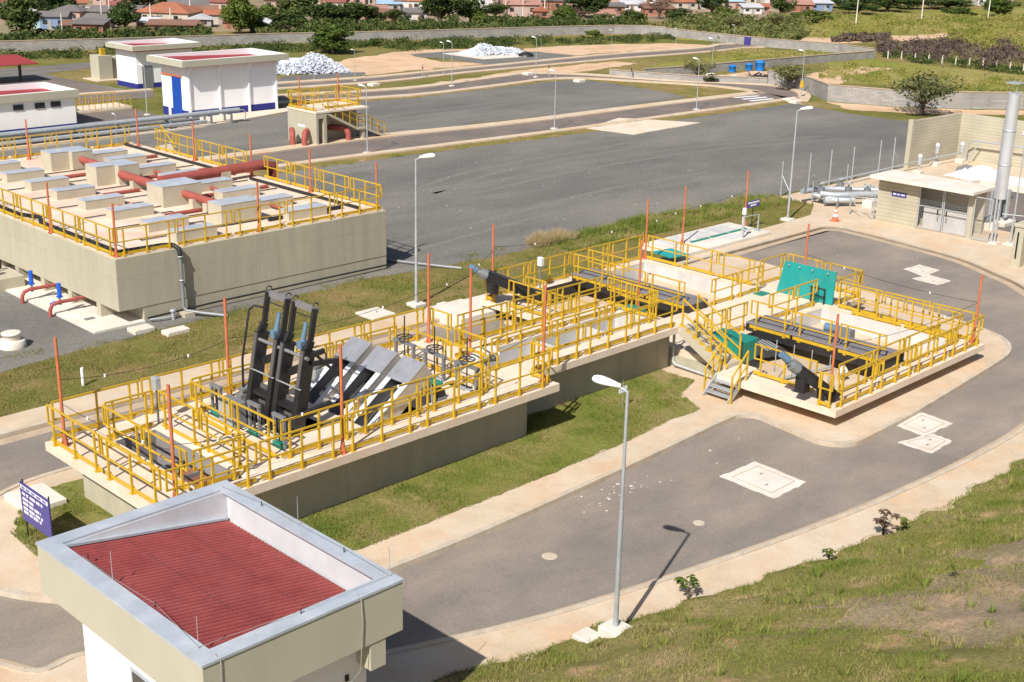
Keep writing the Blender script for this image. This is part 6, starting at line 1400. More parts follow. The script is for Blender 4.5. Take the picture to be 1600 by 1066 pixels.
for a in [
 (18,22,70,'gable','red','white','red-roofed house at the top left corner of the picture',.2),
 (66,44,26,'shed','grey','teal','small turquoise-walled house right of the big left tree',.1,1.3),
 (84,46,38,'gable','grey','blue','blue-fronted house with dark grey roof behind the wall',0.05),
 (104,36,44,'hip','grey','pink','dark grey hipped roof house behind the blue-fronted one',-.2),
 (138,55,44,'shed','grey','brick','brick shed house with flat grey roof just behind the wall',0.0,1.25),
 (126,22,20,'gable','orange','cream','small orange-roofed house high on the left slope',.3),
 (128,31,40,'shed','pale','white','long white-roofed house under the small orange one',.1,.9),
 (163,37,44,'gable','grey','grey','grey house with low grey roof left of the dark tree',-.1),
 (168,8,40,'gable','brown','pink','brown-roofed house at the top beside the left utility poles',.2),
 (252,37,84,'hip','orange','cream','biggest orange hipped-roof house in the left background',-.15,1.4),
 (296,29,56,'gable','grey','pink','grey gabled house just right of the biggest orange one',.25),
 (230,47,30,'shed','pale','brick','small white-roofed lean-to in front of the biggest orange house',.1,.9),
 (268,52,70,'shed','brown','brick','long low brick outhouse on the wall below the biggest orange house',0.03,.95,.3),
 (334,20,60,'gable','red','pink','red-roofed house left of the big second tree',-.3),
 (342,38,40,'gable','orange','cream','orange-roofed house low beside the big second tree',.15,1.2),
 (312,43,34,'side','pale','grey','pale grey roofed hut below the red-roofed house',.1,1.0),
 (300,8,36,'shed','pale','white','tall white house at the top, left of centre',0,2.2),
 (357,6,26,'shed','bluish','white','white-blue house at the top behind the second tree',0,1.6),
 (392,38,16,'gable','orange','cream','tiny orange roof right of the second tree',.2,1.0),
 (406,51,28,'shed','pale','blue','dark blue open shed on the wall with white roof',.05,1.1),
 (432,16,36,'gable','red','pink','red-roofed pink house above the left dark grove',.2),
 (500,10,40,'shed','brown','cream','cream house with flat brown roof above the dark grove',0.1),
 (545,10,50,'shed','salmon','pink','long salmon-roofed house above the dark grove',-.1,1.5),
 (586,30,34,'shed','salmon','brick','orange brick house at the right end of the dark grove',.1,1.3),
 (608,18,34,'shed','bluish','grey','light blue roofed house right of the dark grove',.1,1.1),
 (638,18,44,'gable','orange','white','orange-roofed house with white columns, left of the tall central tree',-.2,1.6),
 (742,14,44,'shed','pale','white','pale house between the central tree and the round tree',.1,1.7),
 (790,12,30,'gable','salmon','pink','salmon-roofed house right of the round tree',.2),
 (816,26,54,'gable','salmon','pink','long salmon-roofed house in the middle background',.12,1.7),
 (846,30,22,'side','orange','brick','small orange-tiled hut right of the long salmon house',.1,1.1),
 (861,17,34,'shed','grey','brick','brick house with grey roof behind the small orange hut',.1,1.5),
 (946,31,30,'shed','salmon','cream','low ochre-walled house under the dark middle trees',.1,.8),
 (968,9,26,'gable','orange','pink','orange-roofed house right of the dark middle trees, top',.2),
 (990,17,34,'shed','pale','white','white-roofed house left of the bare brown tree',.1,1.0),
 (1030,25,44,'shed','brown','brick','brick house half hidden by the bare brown tree',.1,1.1),
 (1073,15,36,'gable','orange','cream','bright orange-roofed house right of the bare brown tree',.3,1.2),
 (1146,14,34,'hip','bluish','pink','bright blue roofed house in the right background',.1,1.2),
 (1176,22,28,'shed','pale','white','white low house right of the bright blue roof',.1,1.0),
 (1192,20,20,'gable','orange','brick','small orange-roofed brick house right of the white low house',.2,.9),
 (1205,9,20,'shed','pale','white','small white house at the top, left of the tall right tree',.2,1.4),
 (1250,19,40,'gable','salmon','brick','brick house with pink roof right of the tall right tree',.15,1.2),
 (1283,17,34,'shed','pale','blue','white and blue roofed house behind the green shrub mound',.1,1.2),
 (1312,7,26,'side','orange','grey','orange gable-fronted house behind the right shrubs',.1,1.3),
 (1450,9,24,'gable','red','pink','small red house between the right utility poles',.1,1.2),
 (1540,9,24,'shed','bluish','white','white-blue house behind the rightmost utility pole',.1,1.3),
 (1573,9,18,'gable','salmon','pink','small pink house at the top right corner',.1,1.3)]:
    house(*a)
for a in [
 (108,52,20,'shed','brown','grey','tiny grey hut left of the brick shed house',.1,.9),
 (148,45,34,'gable','grey','pink','grey gabled house behind the brick shed house',-.25,1.2),
 (186,22,26,'gable','red','cream','red-roofed cream house above the dark upright tree',.2,1.2),
 (205,30,24,'shed','grey','pink','grey pink house left of the biggest orange roof',.0,1.2),
 (320,30,34,'gable','brown','grey','brown-roofed house before the red-roofed one',.2,1.2),
 (362,46,26,'shed','salmon','brick','low brick house right of the tall leafy tree',.1,.9),
 (452,24,26,'shed','salmon','pink','pink house between crowns of the dark grove, left',.1,1.2),
 (476,9,26,'gable','grey','white','white grey-roofed house at the top above the grove',.1,1.2),
 (523,16,30,'gable','red','cream','red-roofed house above the middle of the dark grove',-.15,1.2),
 (570,10,30,'gable','grey','pink','grey gabled house right of the long salmon-roofed one',.2,1.3),
 (604,34,30,'shed','brown','brick','brown brick house under the light blue roof',.0,1.1),
 (650,34,34,'gable','grey','white','white house with grey roof left of the central tree',.15,1.2),
 (664,10,30,'gable','salmon','cream','salmon-roofed house at the top left of the central tree',.1,1.3),
 (718,8,26,'shed','pale','pink','pale-roofed house between the crowns of the central trees',.1,1.3),
 (763,6,30,'gable','red','white','red-roofed white house at the top above the round tree',.1,1.2),
 (838,10,30,'gable','red','cream','red-roofed house above the long salmon-roofed house',.1,1.2),
 (876,14,28,'shed','pale','pink','pale pink house left of the leafy middle tree',.1,1.2),
 (962,22,28,'shed','grey','brick','grey-roofed brick house behind the low ochre house',.1,1.1),
 (1008,7,30,'gable','salmon','white','salmon-roofed house at the top above the white-roofed one',-.1,1.2),
 (1050,6,26,'shed','grey','pink','grey-roofed pink house at the top above the bare tree',.1,1.2),
 (1096,14,24,'shed','pale','cream','pale cream house left of the right dark round tree',.1,1.1),
 (1128,6,28,'gable','red','white','red-roofed house at the top above the bright blue roof',.1,1.2),
 (1168,8,26,'gable','salmon','cream','salmon-roofed house at the top right of the blue roof',.1,1.2),
 (1232,9,26,'shed','pale','pink','pale pink house at the top right of the tall right tree',.1,1.3),
 (1266,9,26,'gable','red','white','red-roofed white house at the top above the pink-roofed brick one',.1,1.2)]:
    house(*a)
# utility poles
UP = []
for i,(pxb,pyb,h_,lab) in enumerate(((1337,41,5.2,'tall pale utility pole in the right field, leftmost of three'),(1439,36,5.2,'tall pale utility pole in the right field, middle of three'),(1543,34,5.2,'tall pale utility pole in the right field, rightmost of three'),(160,41,4.4,'utility pole left of the dark tree in the left background'),(173,45,4.4,'thick utility pole just left of the dark tree'),(236,38,2.6,'utility pole with cross arm before the biggest orange house'),(267,39,2.2,'thin pole before the biggest orange house'),(298,32,3.6,'utility pole right of the biggest orange house'),(577,18,3.4,'utility pole above the dark grove'),(638,18,3.4,'utility pole by the house with white columns'),(790,26,3.6,'utility pole right of the round tree'),(817,26,3.4,'utility pole in front of the long salmon house'),(851,18,3.4,'white utility pole right of the long salmon house'),(948,18,3.,'utility pole beside the dark middle trees'),(98,57,2.6,'thin pole in front of the blue-fronted house'))):
    x,y,_ = at(pxb,pyb); t = thing('utility_pole', lab, 'utility pole', (x,y,0), 'utility poles behind the wall')
    MB().cyl((x,y,-.02),(x,y,h_),.11,.07,8).build('pole', M['padwhite'], t); MB().bar((x-.5,y+.5,h_-.3),(x+.5,y-.5,h_-.3),.08).build('cross_arm', M['covers'], t)
    UP.append((x,y,h_))
x0,y0,_ = at(1085,20); ends = [(x0,y0,4.6)]+UP[:3]+[(UP[2][0]+14,UP[2][1]-24,5.2)]
for i in range(4):
    a_, c_ = Vector(ends[i]), Vector(ends[i+1]); pts = [a_.lerp(c_,k/10)-Vector((0,0,.3+.5*4*(k/10)*(1-k/10))) for k in range(11)]
    tag(MB().tube(pts,.02,5).build('power_line', M['galv']), 'pale power line over the right field, span %s from the left' % ORD[i], 'power line', 'power lines of the right field')

# ------------------------------------------------------------------ foliage
def leafmat(name, a, b, c, sc=1.2, rnd=.25):
    m = bpy.data.materials.new(name); m.use_nodes = True; n = m.node_tree.nodes; l = m.node_tree.links; bs = n['Principled BSDF']; bs.inputs['Roughness'].default_value = .75; bs.inputs['Specular IOR Level'].default_value = .15
    g = n.new('ShaderNodeNewGeometry'); t = n.new('ShaderNodeTexNoise'); t.inputs['Scale'].default_value = sc; t.inputs['Detail'].default_value = 3; l.new(g.outputs['Position'], t.inputs[0])
    cr = n.new('ShaderNodeValToRGB'); e = cr.color_ramp.elements; e[0].position = .35; e[0].color = (*a,1); e[1].position = .65; e[1].color = (*c,1); x = e.new(.5); x.color = (*b,1); l.new(t.outputs[0], cr.inputs[0])
    oi = n.new('ShaderNodeObjectInfo'); mx = n.new('ShaderNodeMix'); mx.data_type = 'RGBA'; mx.blend_type = 'MULTIPLY'; mx.inputs[0].default_value = 1
    r = n.new('ShaderNodeMix'); r.data_type = 'RGBA'; l.new(oi.outputs['Random'], r.inputs[0]); r.inputs[6].default_value = (1-rnd,1-rnd*.8,1-rnd,1); r.inputs[7].default_value = (1+rnd,1+rnd*.6,1+rnd*.2,1)
    l.new(cr.outputs[0], mx.inputs[6]); l.new(r.outputs[2], mx.inputs[7]); l.new(mx.outputs[2], bs.inputs[0]); return m
M['leafdark'] = leafmat('leafdark', (.026,.050,.014), (.046,.074,.020), (.08,.105,.03))
M['leafmid'] = leafmat('leafmid', (.05,.085,.016), (.085,.125,.024), (.13,.155,.035))
M['leafolive'] = leafmat('leafolive', (.085,.10,.038), (.14,.15,.058), (.21,.20,.095))
M['leafbrown'] = leafmat('leafbrown', (.10,.06,.045), (.14,.085,.065), (.19,.12,.09))
M['scrub'] = leafmat('scrub', (.035,.058,.015), (.062,.088,.022), (.115,.125,.038), .35, 0)
M['scrubpale'] = leafmat('scrubpale', (.075,.095,.028), (.125,.14,.042), (.20,.19,.075), .3, 0)
M['dryscrub'] = leafmat('dryscrub', (.075,.05,.045), (.115,.08,.07), (.16,.13,.085), .4, 0)
M['tallgrass'] = leafmat('tallgrass', (.15,.175,.035), (.235,.23,.055), (.32,.27,.10), .12, 0)
M['blade'] = leafmat('blade', (.12,.15,.028), (.18,.185,.045), (.30,.235,.10), .55, 0)
M['bladebank'] = leafmat('bladebank', (.14,.18,.03), (.20,.205,.05), (.32,.26,.12), .7, 0)
M['straw'] = leafmat('straw', (.30,.23,.11), (.38,.29,.15), (.46,.36,.20), .9, 0)
M['bladelawn'] = leafmat('bladelawn', (.13,.175,.028), (.19,.215,.045), (.30,.25,.10), .7, 0)
M['bark'] = mat('bark', (.14,.10,.075), .9, .2, 6.)
def leaves(pts, nrm, s, asp=1.7):
    """leaf faces at the points, turned about their outward directions; returns verts, faces"""
    n = len(pts); d = nrm+rng.normal(0,.55,(n,3)); d /= np.linalg.norm(d,axis=1)[:,None]
    u = np.cross(d, rng.normal(0,1,(n,3))); u /= np.linalg.norm(u,axis=1)[:,None]; w = np.cross(d,u)
    sz = s*rng.uniform(.6,1.35,(n,1)); u = u*sz; w = w*sz/asp
    v = np.stack([pts-u, pts-w*.9+u*.1, pts+u, pts+w*.9+u*.1],1).reshape(-1,3)
    return v
def quadmesh(name, v, m, k=4):
    nf = len(v)//k; me = bpy.data.meshes.new(name); me.vertices.add(len(v)); me.vertices.foreach_set('co', v.astype(np.float32).ravel())
    me.loops.add(len(v)); me.loops.foreach_set('vertex_index', np.arange(len(v),dtype=np.int32)); me.polygons.add(nf); me.polygons.foreach_set('loop_start', np.arange(0,len(v),k,dtype=np.int32))
    try: me.polygons.foreach_set('loop_total', np.full(nf,k,dtype=np.int32))
    except Exception: pass
    me.update(calc_edges=True); me.materials.append(m); return me
def crown_points(lobes, n):
    """points near the surfaces of a set of ellipsoid lobes"""
    P = []; N = []
    per = n//len(lobes)
    for (cx,cy,cz,rx,ry,rz) in lobes:
        d = rng.normal(0,1,(per,3)); d /= np.linalg.norm(d,axis=1)[:,None]
        r = rng.uniform(.55,1.06,(per,1))**.7; r += .12*np.sin(d[:,:1]*7+cx*9)*np.sin(d[:,1:2]*6+cz*5)
        P.append(np.array([cx,cy,cz])+d*r*np.array([rx,ry,rz])); N.append(d)
    return np.concatenate(P), np.concatenate(N)
def tree_proto(kind, seed):
    """a tree of height 1 and crown width about 1, at the origin"""
    r = random.Random(seed)
    t = bpy.data.objects.new('tree', None); COL.objects.link(t); ORG[t.name] = (0,0,0)
    lob = []
    if kind == 'dense': base, nl, n, s, tr = .16, 15, 2600, .040, .035
    elif kind == 'mid': base, nl, n, s, tr = .08, 17, 3600, .038, .03
    elif kind == 'airy': base, nl, n, s, tr = .24, 15, 1900, .027, .026
    else: base, nl, n, s, tr = .25, 12, 500, .03, .03
    for i in range(nl):
        a = i*2.4+r.random(); q = r.random()**.5*.36; h = base+.16+(1-base-.30)*r.random()*(1-q*.7); k = r.uniform(.13,.22)
        lob.append((q*math.cos(a), q*math.sin(a), h, k, k, k*.8))
    lob.append((0,0,.80,.2,.2,.18)); lob.append((0,0,.55,.24,.24,.2))
    b = MB(); b.tube([(0,0,-.03),(.01,.0,base*.6),(-.01,.01,base+.1),(0,0,.6)], [tr*1.3,tr,tr*.85,tr*.4], 8)
    for L in lob[:8]: b.tube([(0,0,base*.7+.05),(L[0]*.5,L[1]*.5,(base+L[2])*.5),(L[0],L[1],L[2])], [tr*.6,tr*.4,tr*.15], 5)
    o = bpy.data.objects.new('trunk', b.mesh('trunk')); o.data.materials.append(M['bark']); COL.objects.link(o); o.parent = t
    P, N = crown_points(lob, n); keep = P[:,2] > base*.6; P, N = P[keep], N[keep]
    c = bpy.data.objects.new('crown', quadmesh('crown', leaves(P,N,s), M[{'dense':'leafdark','mid':'leafmid','airy':'leafolive'}.get(kind,'leafbrown')])); COL.objects.link(c); c.parent = t
    return t
protos = {k: [tree_proto(k, i*7+len(k)) for i in range(nv)] for k, nv in (('dense',4),('mid',3),('airy',3),('bare',1))}
used = {k: 0 for k in protos}
def plant(kind, pxb, pyb, hpx, wpx, label, name='tree', cat='tree', group='trees and bushes behind the plant'):
    i = used[kind]; used[kind] += 1; pr_ = protos[kind]; src = pr_[i % len(pr_)]
    t = src if i < len(pr_) else tree_copy(src)
    p, h = hgt((pxb,pyb),(pxb,pyb-hpx)); dist = math.hypot(p[0],p[1]); w = wpx*dist/F_; k_ = 1.18 if kind == 'dense' and hpx > 15 else 1; w *= k_; h *= 1+(k_-1)*.7
    t.location = (p[0],p[1],0); t.scale = (w,w,h); t.rotation_euler = (0,0,random.random()*6.28)
    t.name = name; t['label'] = label; t['category'] = cat; t['group'] = group
    return t
for a in [
 ('dense',36,58,62,74,'large dark round tree at the far left above the wall'),
 ('dense',88,32,44,60,'dark spreading tree behind the large left one'),
 ('dense',196,50,46,44,'upright dark tree left of the biggest orange house'),
 ('dense',225,17,26,60,'dark tree at the top, left above the biggest orange house'),
 ('dense',268,17,24,50,'dark tree at the top, right above the biggest orange house'),
 ('mid',374,54,64,58,'tall leafy tree right of the red-roofed house'),
 ('dense',392,52,34,40,'dark bush at the foot of the tall leafy tree'),
 ('mid',420,46,42,52,'leafy tree at the left end of the dark grove'),
 ('dense',468,38,46,66,'tallest tree of the dark grove, towards its left'),
 ('dense',512,44,36,72,'dark tree in the middle of the grove'),
 ('dense',556,40,34,72,'dark tree towards the right of the grove'),
 ('dense',450,50,30,60,'low dark tree before the left of the grove'),
 ('dense',590,40,20,36,'low dark bush at the right end of the grove'),
 ('dense',618,34,18,30,'round dark bush under the light blue roof'),
 ('dense',688,40,56,70,'tall dark central tree with broad crown'),
 ('bare',700,26,34,40,'thin brownish tree inside the central tree group'),
 ('dense',735,38,44,46,'dark tree on the right of the central group'),
 ('dense',774,28,22,46,'low round dark tree in the middle background'),
 ('mid',750,40,24,40,'leafy bush between central group and round tree'),
 ('mid',884,40,34,40,'leafy tree right of the small orange hut'),
 ('dense',912,28,36,60,'broad dark tree in the middle, cut by the top edge'),
 ('bare',905,38,30,40,'brownish thin tree before the broad dark middle tree'),
 ('dense',938,26,34,30,'narrow dark tree beside the utility pole, right of middle'),
 ('dense',985,38,22,40,'dark green bush left of the bare brown tree'),
 ('bare',1030,30,38,64,'bare brown broad tree in front of the brick house'),
 ('dense',1062,34,20,44,'dark bush right below the bare brown tree'),
 ('dense',1112,22,28,46,'dark round tree left of the bright blue roof'),
 ('mid',1128,30,20,50,'leafy shrub in front of the bright blue roof'),
 ('dense',1220,26,32,36,'tall right tree with dark crown between houses'),
 ('dense',1296,12,20,40,'dark tree behind the white and blue roofed house'),
 ('mid',1265,34,20,70,'wide green shrub mound in the right field'),
 ('airy',1213,46,28,50,'grey-olive tall shrub left of the green mound'),
 ('airy',1148,50,26,50,'grey-olive shrub above the pale wall, left one'),
 ('dense',1340,22,24,60,'dark scrubby tree behind the left right-field pole'),
 ('dense',1386,18,24,60,'dark tree between the two left poles of the right field'),
 ('dense',1420,14,20,50,'dark tree beside the middle pole of the right field'),
 ('dense',1480,14,18,70,'dark low tree row right of the middle pole'),
 ('mid',1560,26,30,60,'green shrub tree behind the rightmost pole'),
 ('mid',1500,28,18,60,'pale green shrub before the dark low tree row'),
 ('mid',520,83,48,72,'round green bush tree standing in front of the wall'),
 ('mid',585,72,12,22,'small green bush in front of the wall, right of the round one'),
 ('mid',930,60,14,34,'green bush against the wall, right of middle'),
 ('airy',1440,180,72,112,'loose-crowned tree beside the gas yard wall'),
 ('airy',1232,141,44,70,'small flat-crowned tree at the road bend'),
 ('airy',1090,127,38,54,'olive-grey small tree beside the road bend'),
 ('dense',1110,129,14,28,'low dark bush at the foot of the olive-grey tree'),
 ('mid',150,32,14,26,'small pale green tree near the left utility poles'),
 ('mid',300,44,10,40,'low green bush before the grey gabled house'),
 ]: plant(*a)
# undergrowth behind the wall, scrub and tall grass of the fields
def scatter(name, quad, n, s, hmin, hmax, m, label, cat, clump=0, asp=1.7, up=.4, pw=1., vs=.07):
    """a mass of leaf faces over an area given by four corners seen on the ground"""
    q = [np.array(at(*c)) for c in quad]
    if clump:
        cu, cv = rng.random(clump), rng.random(clump); hh = rng.uniform(.35,1,clump); k = rng.integers(0,clump,n)
        u = np.clip(cu[k]+rng.normal(0,.5/clump**.75,n),0,1); v = cv[k]+rng.normal(0,vs,n); H = hmin+(hmax-hmin)*hh[k]
    else: u, v = rng.random(n), rng.random(n); H = np.full(n,hmax)
    P = (q[0][None]*((1-u)*(1-v))[:,None]+q[1][None]*(u*(1-v))[:,None]+q[2][None]*(u*v)[:,None]+q[3][None]*((1-u)*v)[:,None])
    P[:,2] = H*rng.random(n)**pw
    N = rng.normal(0,1,(n,3)); N[:,2] = np.abs(N[:,2])*up+.2
    return stuff(tag(bpy.data.objects.new(name, quadmesh(name, leaves(P,N,s,asp), m)), label, cat), label, cat)
def link(o): COL.objects.link(o); return o
link(scatter('undergrowth', [(400,62),(1010,49),(1010,36),(400,46)], 20000, .2, .35, 1.6, M['scrub'], 'dense green undergrowth behind the grey boundary wall', 'undergrowth', 150))
link(scatter('undergrowth', [(-20,76),(330,66),(330,50),(-20,58)], 9000, .2, .3, 1.2, M['scrub'], 'green undergrowth behind the left part of the boundary wall', 'undergrowth', 60))
link(scatter('undergrowth', [(1010,50),(1240,68),(1300,34),(1060,28)], 11000, .22, .25, 1.3, M['scrubpale'], 'olive green scrub behind the pale boundary wall', 'undergrowth', 70))
link(scatter('tall_grass', [(1200,60),(1640,48),(1640,26),(1200,28)], 26000, .24, .3, 1.0, M['tallgrass'], 'tall yellow-green grass of the right field', 'grass', 160, 5, .2))
link(scatter('tall_grass', [(1480,70),(1640,90),(1640,52),(1480,52)], 9000, .24, .3, 1.0, M['tallgrass'], 'tall straw-coloured grass at the right edge of the field', 'grass', 70, 5, .2))
link(scatter('dry_scrub', [(1300,66),(1390,66),(1390,60),(1290,60)], 3000, .2, .3, .9, M['dryscrub'], 'dark brown dry scrub by the dirt track', 'scrub', 20))
link(scatter('dry_scrub', [(1370,82),(1640,112),(1640,72),(1370,66)], 12000, .16, .2, 1.0, M['dryscrub'], 'wide belt of dark brown dry scrub behind the white posts', 'scrub', 60, vs=.16))
link(scatter('scrub_row', [(1380,92),(1640,122),(1640,112),(1380,82)], 5000, .14, .15, .5, M['scrub'], 'low green scrub along the white fence posts', 'scrub', 50))
link(scatter('wall_grass', [(0,96),(620,76),(620,65),(0,83)], 12000, .16, .15, .5, M['scrub'], 'rough green grass along the foot of the boundary wall, left half', 'grass', 140, 3, .3))
link(scatter('wall_grass', [(620,80),(1060,64),(1040,57),(620,65)], 12000, .16, .15, .6, M['scrub'], 'rough green grass along the foot of the boundary wall, right half', 'grass', 130, 3, .3))
link(scatter('wall_grass', [(1090,96),(1300,92),(1300,82),(1120,78)], 6000, .12, .08, .25, M['tallgrass'], 'rough green grass before the blue door wall', 'grass', 60, 3, .3))
link(scatter('wall_grass', [(1280,120),(1620,165),(1620,125),(1280,98)], 12000, .12, .06, .25, M['tallgrass'], 'rough grass tufts of the right meadow', 'grass', 120, 3, .3))

b = MB()
for k in range(70):
    x, y, _ = at(random.uniform(560,1200), random.uniform(200,360)); s = random.uniform(.02,.05)
    if 43 < y < 63 or y > 66: b.face([(x-s,y-s,.006),(x+s,y-s*.4,.02),(x+s*.6,y+s,.012),(x-s*.5,y+s*.8,.03)])
stuff(b.build('litter', M['signwhite']), 'tiny white scraps of litter scattered over the dark gravel yard', 'litter')

# ------------------------------------------------------------------ grass blades
def poly_points(poly, n):
    P = np.array([p[:2] for p in poly]); lo, hi = P.min(0), P.max(0); out = []; tot = 0
    while tot < n:
        q = rng.uniform(lo, hi, (n,2)); ins = np.zeros(n,bool); j = len(P)-1
        for i in range(len(P)):
            c = ((P[i,1] > q[:,1]) != (P[j,1] > q[:,1])) & (q[:,0] < (P[j,0]-P[i,0])*(q[:,1]-P[i,1])/(P[j,1]-P[i,1]+1e-12)+P[i,0]); ins ^= c; j = i
        out.append(q[ins]); tot += ins.sum()
    return np.concatenate(out)[:n]
def vnoise(x, y, f, seed=0):
    """smooth value noise"""
    r = np.random.default_rng(seed); T = r.random((64,64)); u, v = x*f, y*f; i, j = np.floor(u).astype(int), np.floor(v).astype(int); a, b = u-i, v-j; a, b = a*a*(3-2*a), b*b*(3-2*b)
    g = lambda p, q: T[p % 64, q % 64]
    return (g(i,j)*(1-a)+g(i+1,j)*a)*(1-b)+(g(i,j+1)*(1-a)+g(i+1,j+1)*a)*b
def blades(name, q, z, h, w, m, label, cat='grass', bald=.30, seed=1):
    nz = .6*vnoise(q[:,0],q[:,1],.8,seed)+.4*vnoise(q[:,0],q[:,1],2.6,seed+1)
    k = nz > bald*rng.uniform(.8,1.2,len(q)); q, z, nz = q[k], z[k], nz[k]; n = len(q)
    tall = .55+1.1*vnoise(q[:,0],q[:,1],1.5,seed+2)**2
    H = h*rng.uniform(.4,1.25,n)*tall; a = rng.uniform(0,6.283,n); W = w*rng.uniform(.6,1.3,n)
    base = np.column_stack([q, z-.01]); t = np.column_stack([np.cos(a), np.sin(a), np.zeros(n)]); ln = np.column_stack([rng.normal(0,.45,n)*H, rng.normal(0,.45,n)*H, H])
    v = np.stack([base-t*W[:,None]/2, base+t*W[:,None]/2, base+ln],1).reshape(-1,3)
    o = bpy.data.objects.new(name, quadmesh(name, v, m, 3)); COL.objects.link(o); return stuff(o, label, cat)
n = 300000
u = rng.random(n); X = 13+u*(46-13); V = rng.random(n)**1.25*13+.02; Y = np.array([bank_edge(x) for x in X])-V+rng.normal(0,.08,n)
Z = np.array([bank_z(x,y) for x,y in zip(X,Y)]); ok = Z > 0
D = np.array([bank_dry(x,y) for x,y in zip(X,Y)]); ok &= rng.random(n) > D*.72
blades('bank_grass', np.column_stack([X,Y])[ok], Z[ok], .10, .019, M['bladebank'], 'short green and straw grass of the foreground bank', bald=.33, seed=4)
lawn_poly = [(9,37.8),(17,37.8),(32.4,37.75),(34.2,37.5),(34.3,35.6),(44.2,35.8),(47.3,36.6),(47.3,38.8),(54.6,38.8),(54.6,37.1),(59.6,37.1),(59.9,37.5),(63,39.9),(63,41.7),(57.2,42.4),(52.1,42.7),(46.7,42.4),(41.8,42.2),(36.8,42.7),(33.7,43.1),(24.3,42.7),(19.75,42.3),(17.25,41.9),(8,41.6)]
q = poly_points(lawn_poly, 130000); blades('lawn_grass', q, np.full(len(q),.01), .085, .022, M['blade'], 'thin straw and green grass of the lawn behind the screening plant', bald=.36, seed=11)
q = poly_points([(44.5,40.2),(62.8,39.8),(62.8,41.9),(52,42.9),(44.5,42.6)], 30000); blades('tall_tufts', q, np.full(len(q),.01), .34, .03, M['bladelawn'], 'tall green tufts at the gravel edge behind the low basin', bald=.42, seed=21)
isl_poly = [(12.2,30.0),(13.2,31.5),(14.2,31.9),(14.55,31.6),(14.55,25.72),(26.6,25.72),(26.6,26.8),(34.4,26.8),(34.4,25.3),(33.0,24.8),(32.4,23.55),(32.0,23.45),(31,23.55),(28.3,23.33),(24.5,23.25),(21.15,23.25),(18.1,23.3),(16.6,23.95),(14.6,25.6),(13.0,27.2),(12.1,28.4)]
q = poly_points(isl_poly, 120000); blades('island_grass', q, np.full(len(q),.136), .075, .02, M['bladelawn'], 'bright green grass around the foot of the screening tank', bald=.31, seed=31)
for k, (pl, lab) in enumerate((([(44.2,20.6),(46.0,21.2),(46.4,25.8),(44.2,25.8)],'narrow grass strip right of the front basin'),([(44.2,29.7),(46.3,29.9),(46.0,33),(45.6,35.4),(44.2,35.4)],'narrow grass strip right of the rear basin'))):
    q = poly_points(pl, 9000); blades('strip_grass', q, np.full(len(q),.136), .11, .02, M['bladelawn'], lab, bald=.25, seed=41+k)
q = poly_points([(43.6,41.9),(46.6,42.0),(46.9,42.9),(45.2,43.3),(43.8,42.8)], 5000); blades('straw_tufts', q, np.full(len(q),.01), .5, .02, M['straw'], 'clump of dry straw-coloured grass at the gravel edge', bald=.2, seed=51)
for k, (n_, y0_, y1_, x0_, x1_, lab) in enumerate(((9000,64.2,65.2,48,98,'thin grass tufts along the kerb strip of the middle road'),(7000,42.4,43.4,10,62,'sparse weeds creeping into the gravel from the lawn edge'))):
    q = np.column_stack([rng.uniform(x0_,x1_,n_), rng.uniform(y0_,y1_,n_)]); nz_ = vnoise(q[:,0],q[:,1],1.3,60+k); q = q[nz_ > .58]; blades('edge_weeds', q, np.full(len(q),.005), .14, .03, M['blade'], lab, bald=.1, seed=61+k)
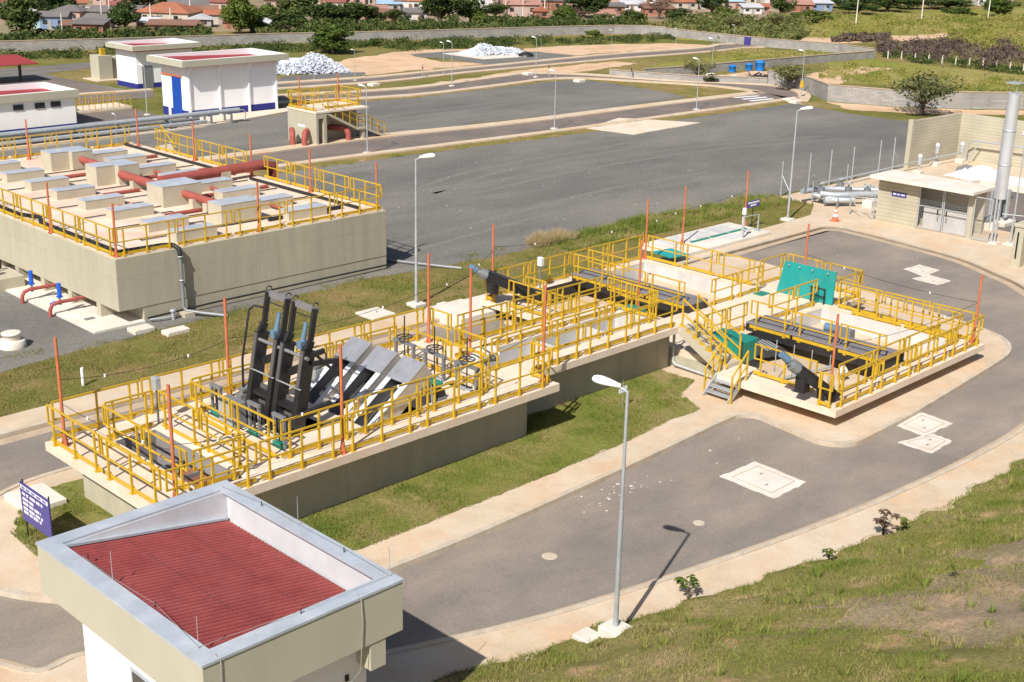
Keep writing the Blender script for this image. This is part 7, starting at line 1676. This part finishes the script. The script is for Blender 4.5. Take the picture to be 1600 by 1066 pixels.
# taller tufts and weeds on the bank
r5 = random.Random(12)
V = []
for k in range(210):
    x = r5.uniform(16,44); v = r5.uniform(.2,11); y = bank_edge(x)-v; z = bank_z(x,y); s = r5.uniform(.10,.26)
    for j in range(26):
        a = r5.uniform(0,6.28); d = r5.uniform(.0,.10); bx_, by_ = x+d*math.cos(a), y+d*math.sin(a); o_ = r5.uniform(.2,.8)*s; h_ = s*r5.uniform(.6,1.3); w_ = .011
        V += [(bx_-w_*math.sin(a),by_+w_*math.cos(a),z-.02),(bx_+w_*math.sin(a),by_-w_*math.cos(a),z-.02),(bx_+o_*math.cos(a),by_+o_*math.sin(a),z+h_)]
o = bpy.data.objects.new('grass_tufts', quadmesh('grass_tufts', np.array(V), M['bladelawn'], 3)); COL.objects.link(o); stuff(o, 'taller green grass tufts scattered over the foreground bank', 'grass')
def weed(pq, h, label, red=False):
    x,y,_ = at(*pq); y = min(y,bank_edge(x)-.12); z = max(.1,bank_z(x,y)); y0 = y
    t = thing('castor_weed', label, 'weed', (x,y,z), 'broad-leaved weeds on the bank')
    b = MB(); r = random.Random(int(pq[0])); tips = []
    for i in range(7):
        a = r.uniform(0,6.28); d = r.uniform(.1,.28)*h/.6; p = (x+d*math.cos(a), y+d*math.sin(a), z+h*r.uniform(.5,1.05)); tips.append(p); b.tube([(x,y,z-.02),(x+(p[0]-x)*.3,y+(p[1]-y)*.3,z+(p[2]-z)*.6),p],[.010,.008,.004],5)
    b.build('stem', M['leafbrown'] if red else M['bark'], t)
    b = MB()
    for p in tips:
        for k in range(6):
            a = k*1.05+r.random(); s = h*r.uniform(.24,.36); c_, s_ = math.cos(a), math.sin(a); q = (p[0]+s*c_, p[1]+s*s_, p[2]-s*.25); m1 = (p[0]+s*.5*c_-s*.26*s_, p[1]+s*.5*s_+s*.26*c_, p[2]+.01); m2 = (p[0]+s*.5*c_+s*.26*s_, p[1]+s*.5*s_-s*.26*c_, p[2]+.01); b.face([p,m1,q,m2])
    b.build('leaves', M['leafbrown'] if red else M['leafmid'], t)
weed((1358,835),.62,'reddish broad-leaved weed at the edge of the bank',True); weed((1390,828),.4,'small green weed right of the reddish one'); weed((1268,872),.35,'small green weed at the pavement edge'); weed((1068,942),.55,'green broad-leaved weed beside the lamp shadow'); weed((1475,1015),.3,'small green weed low on the bank at the right')
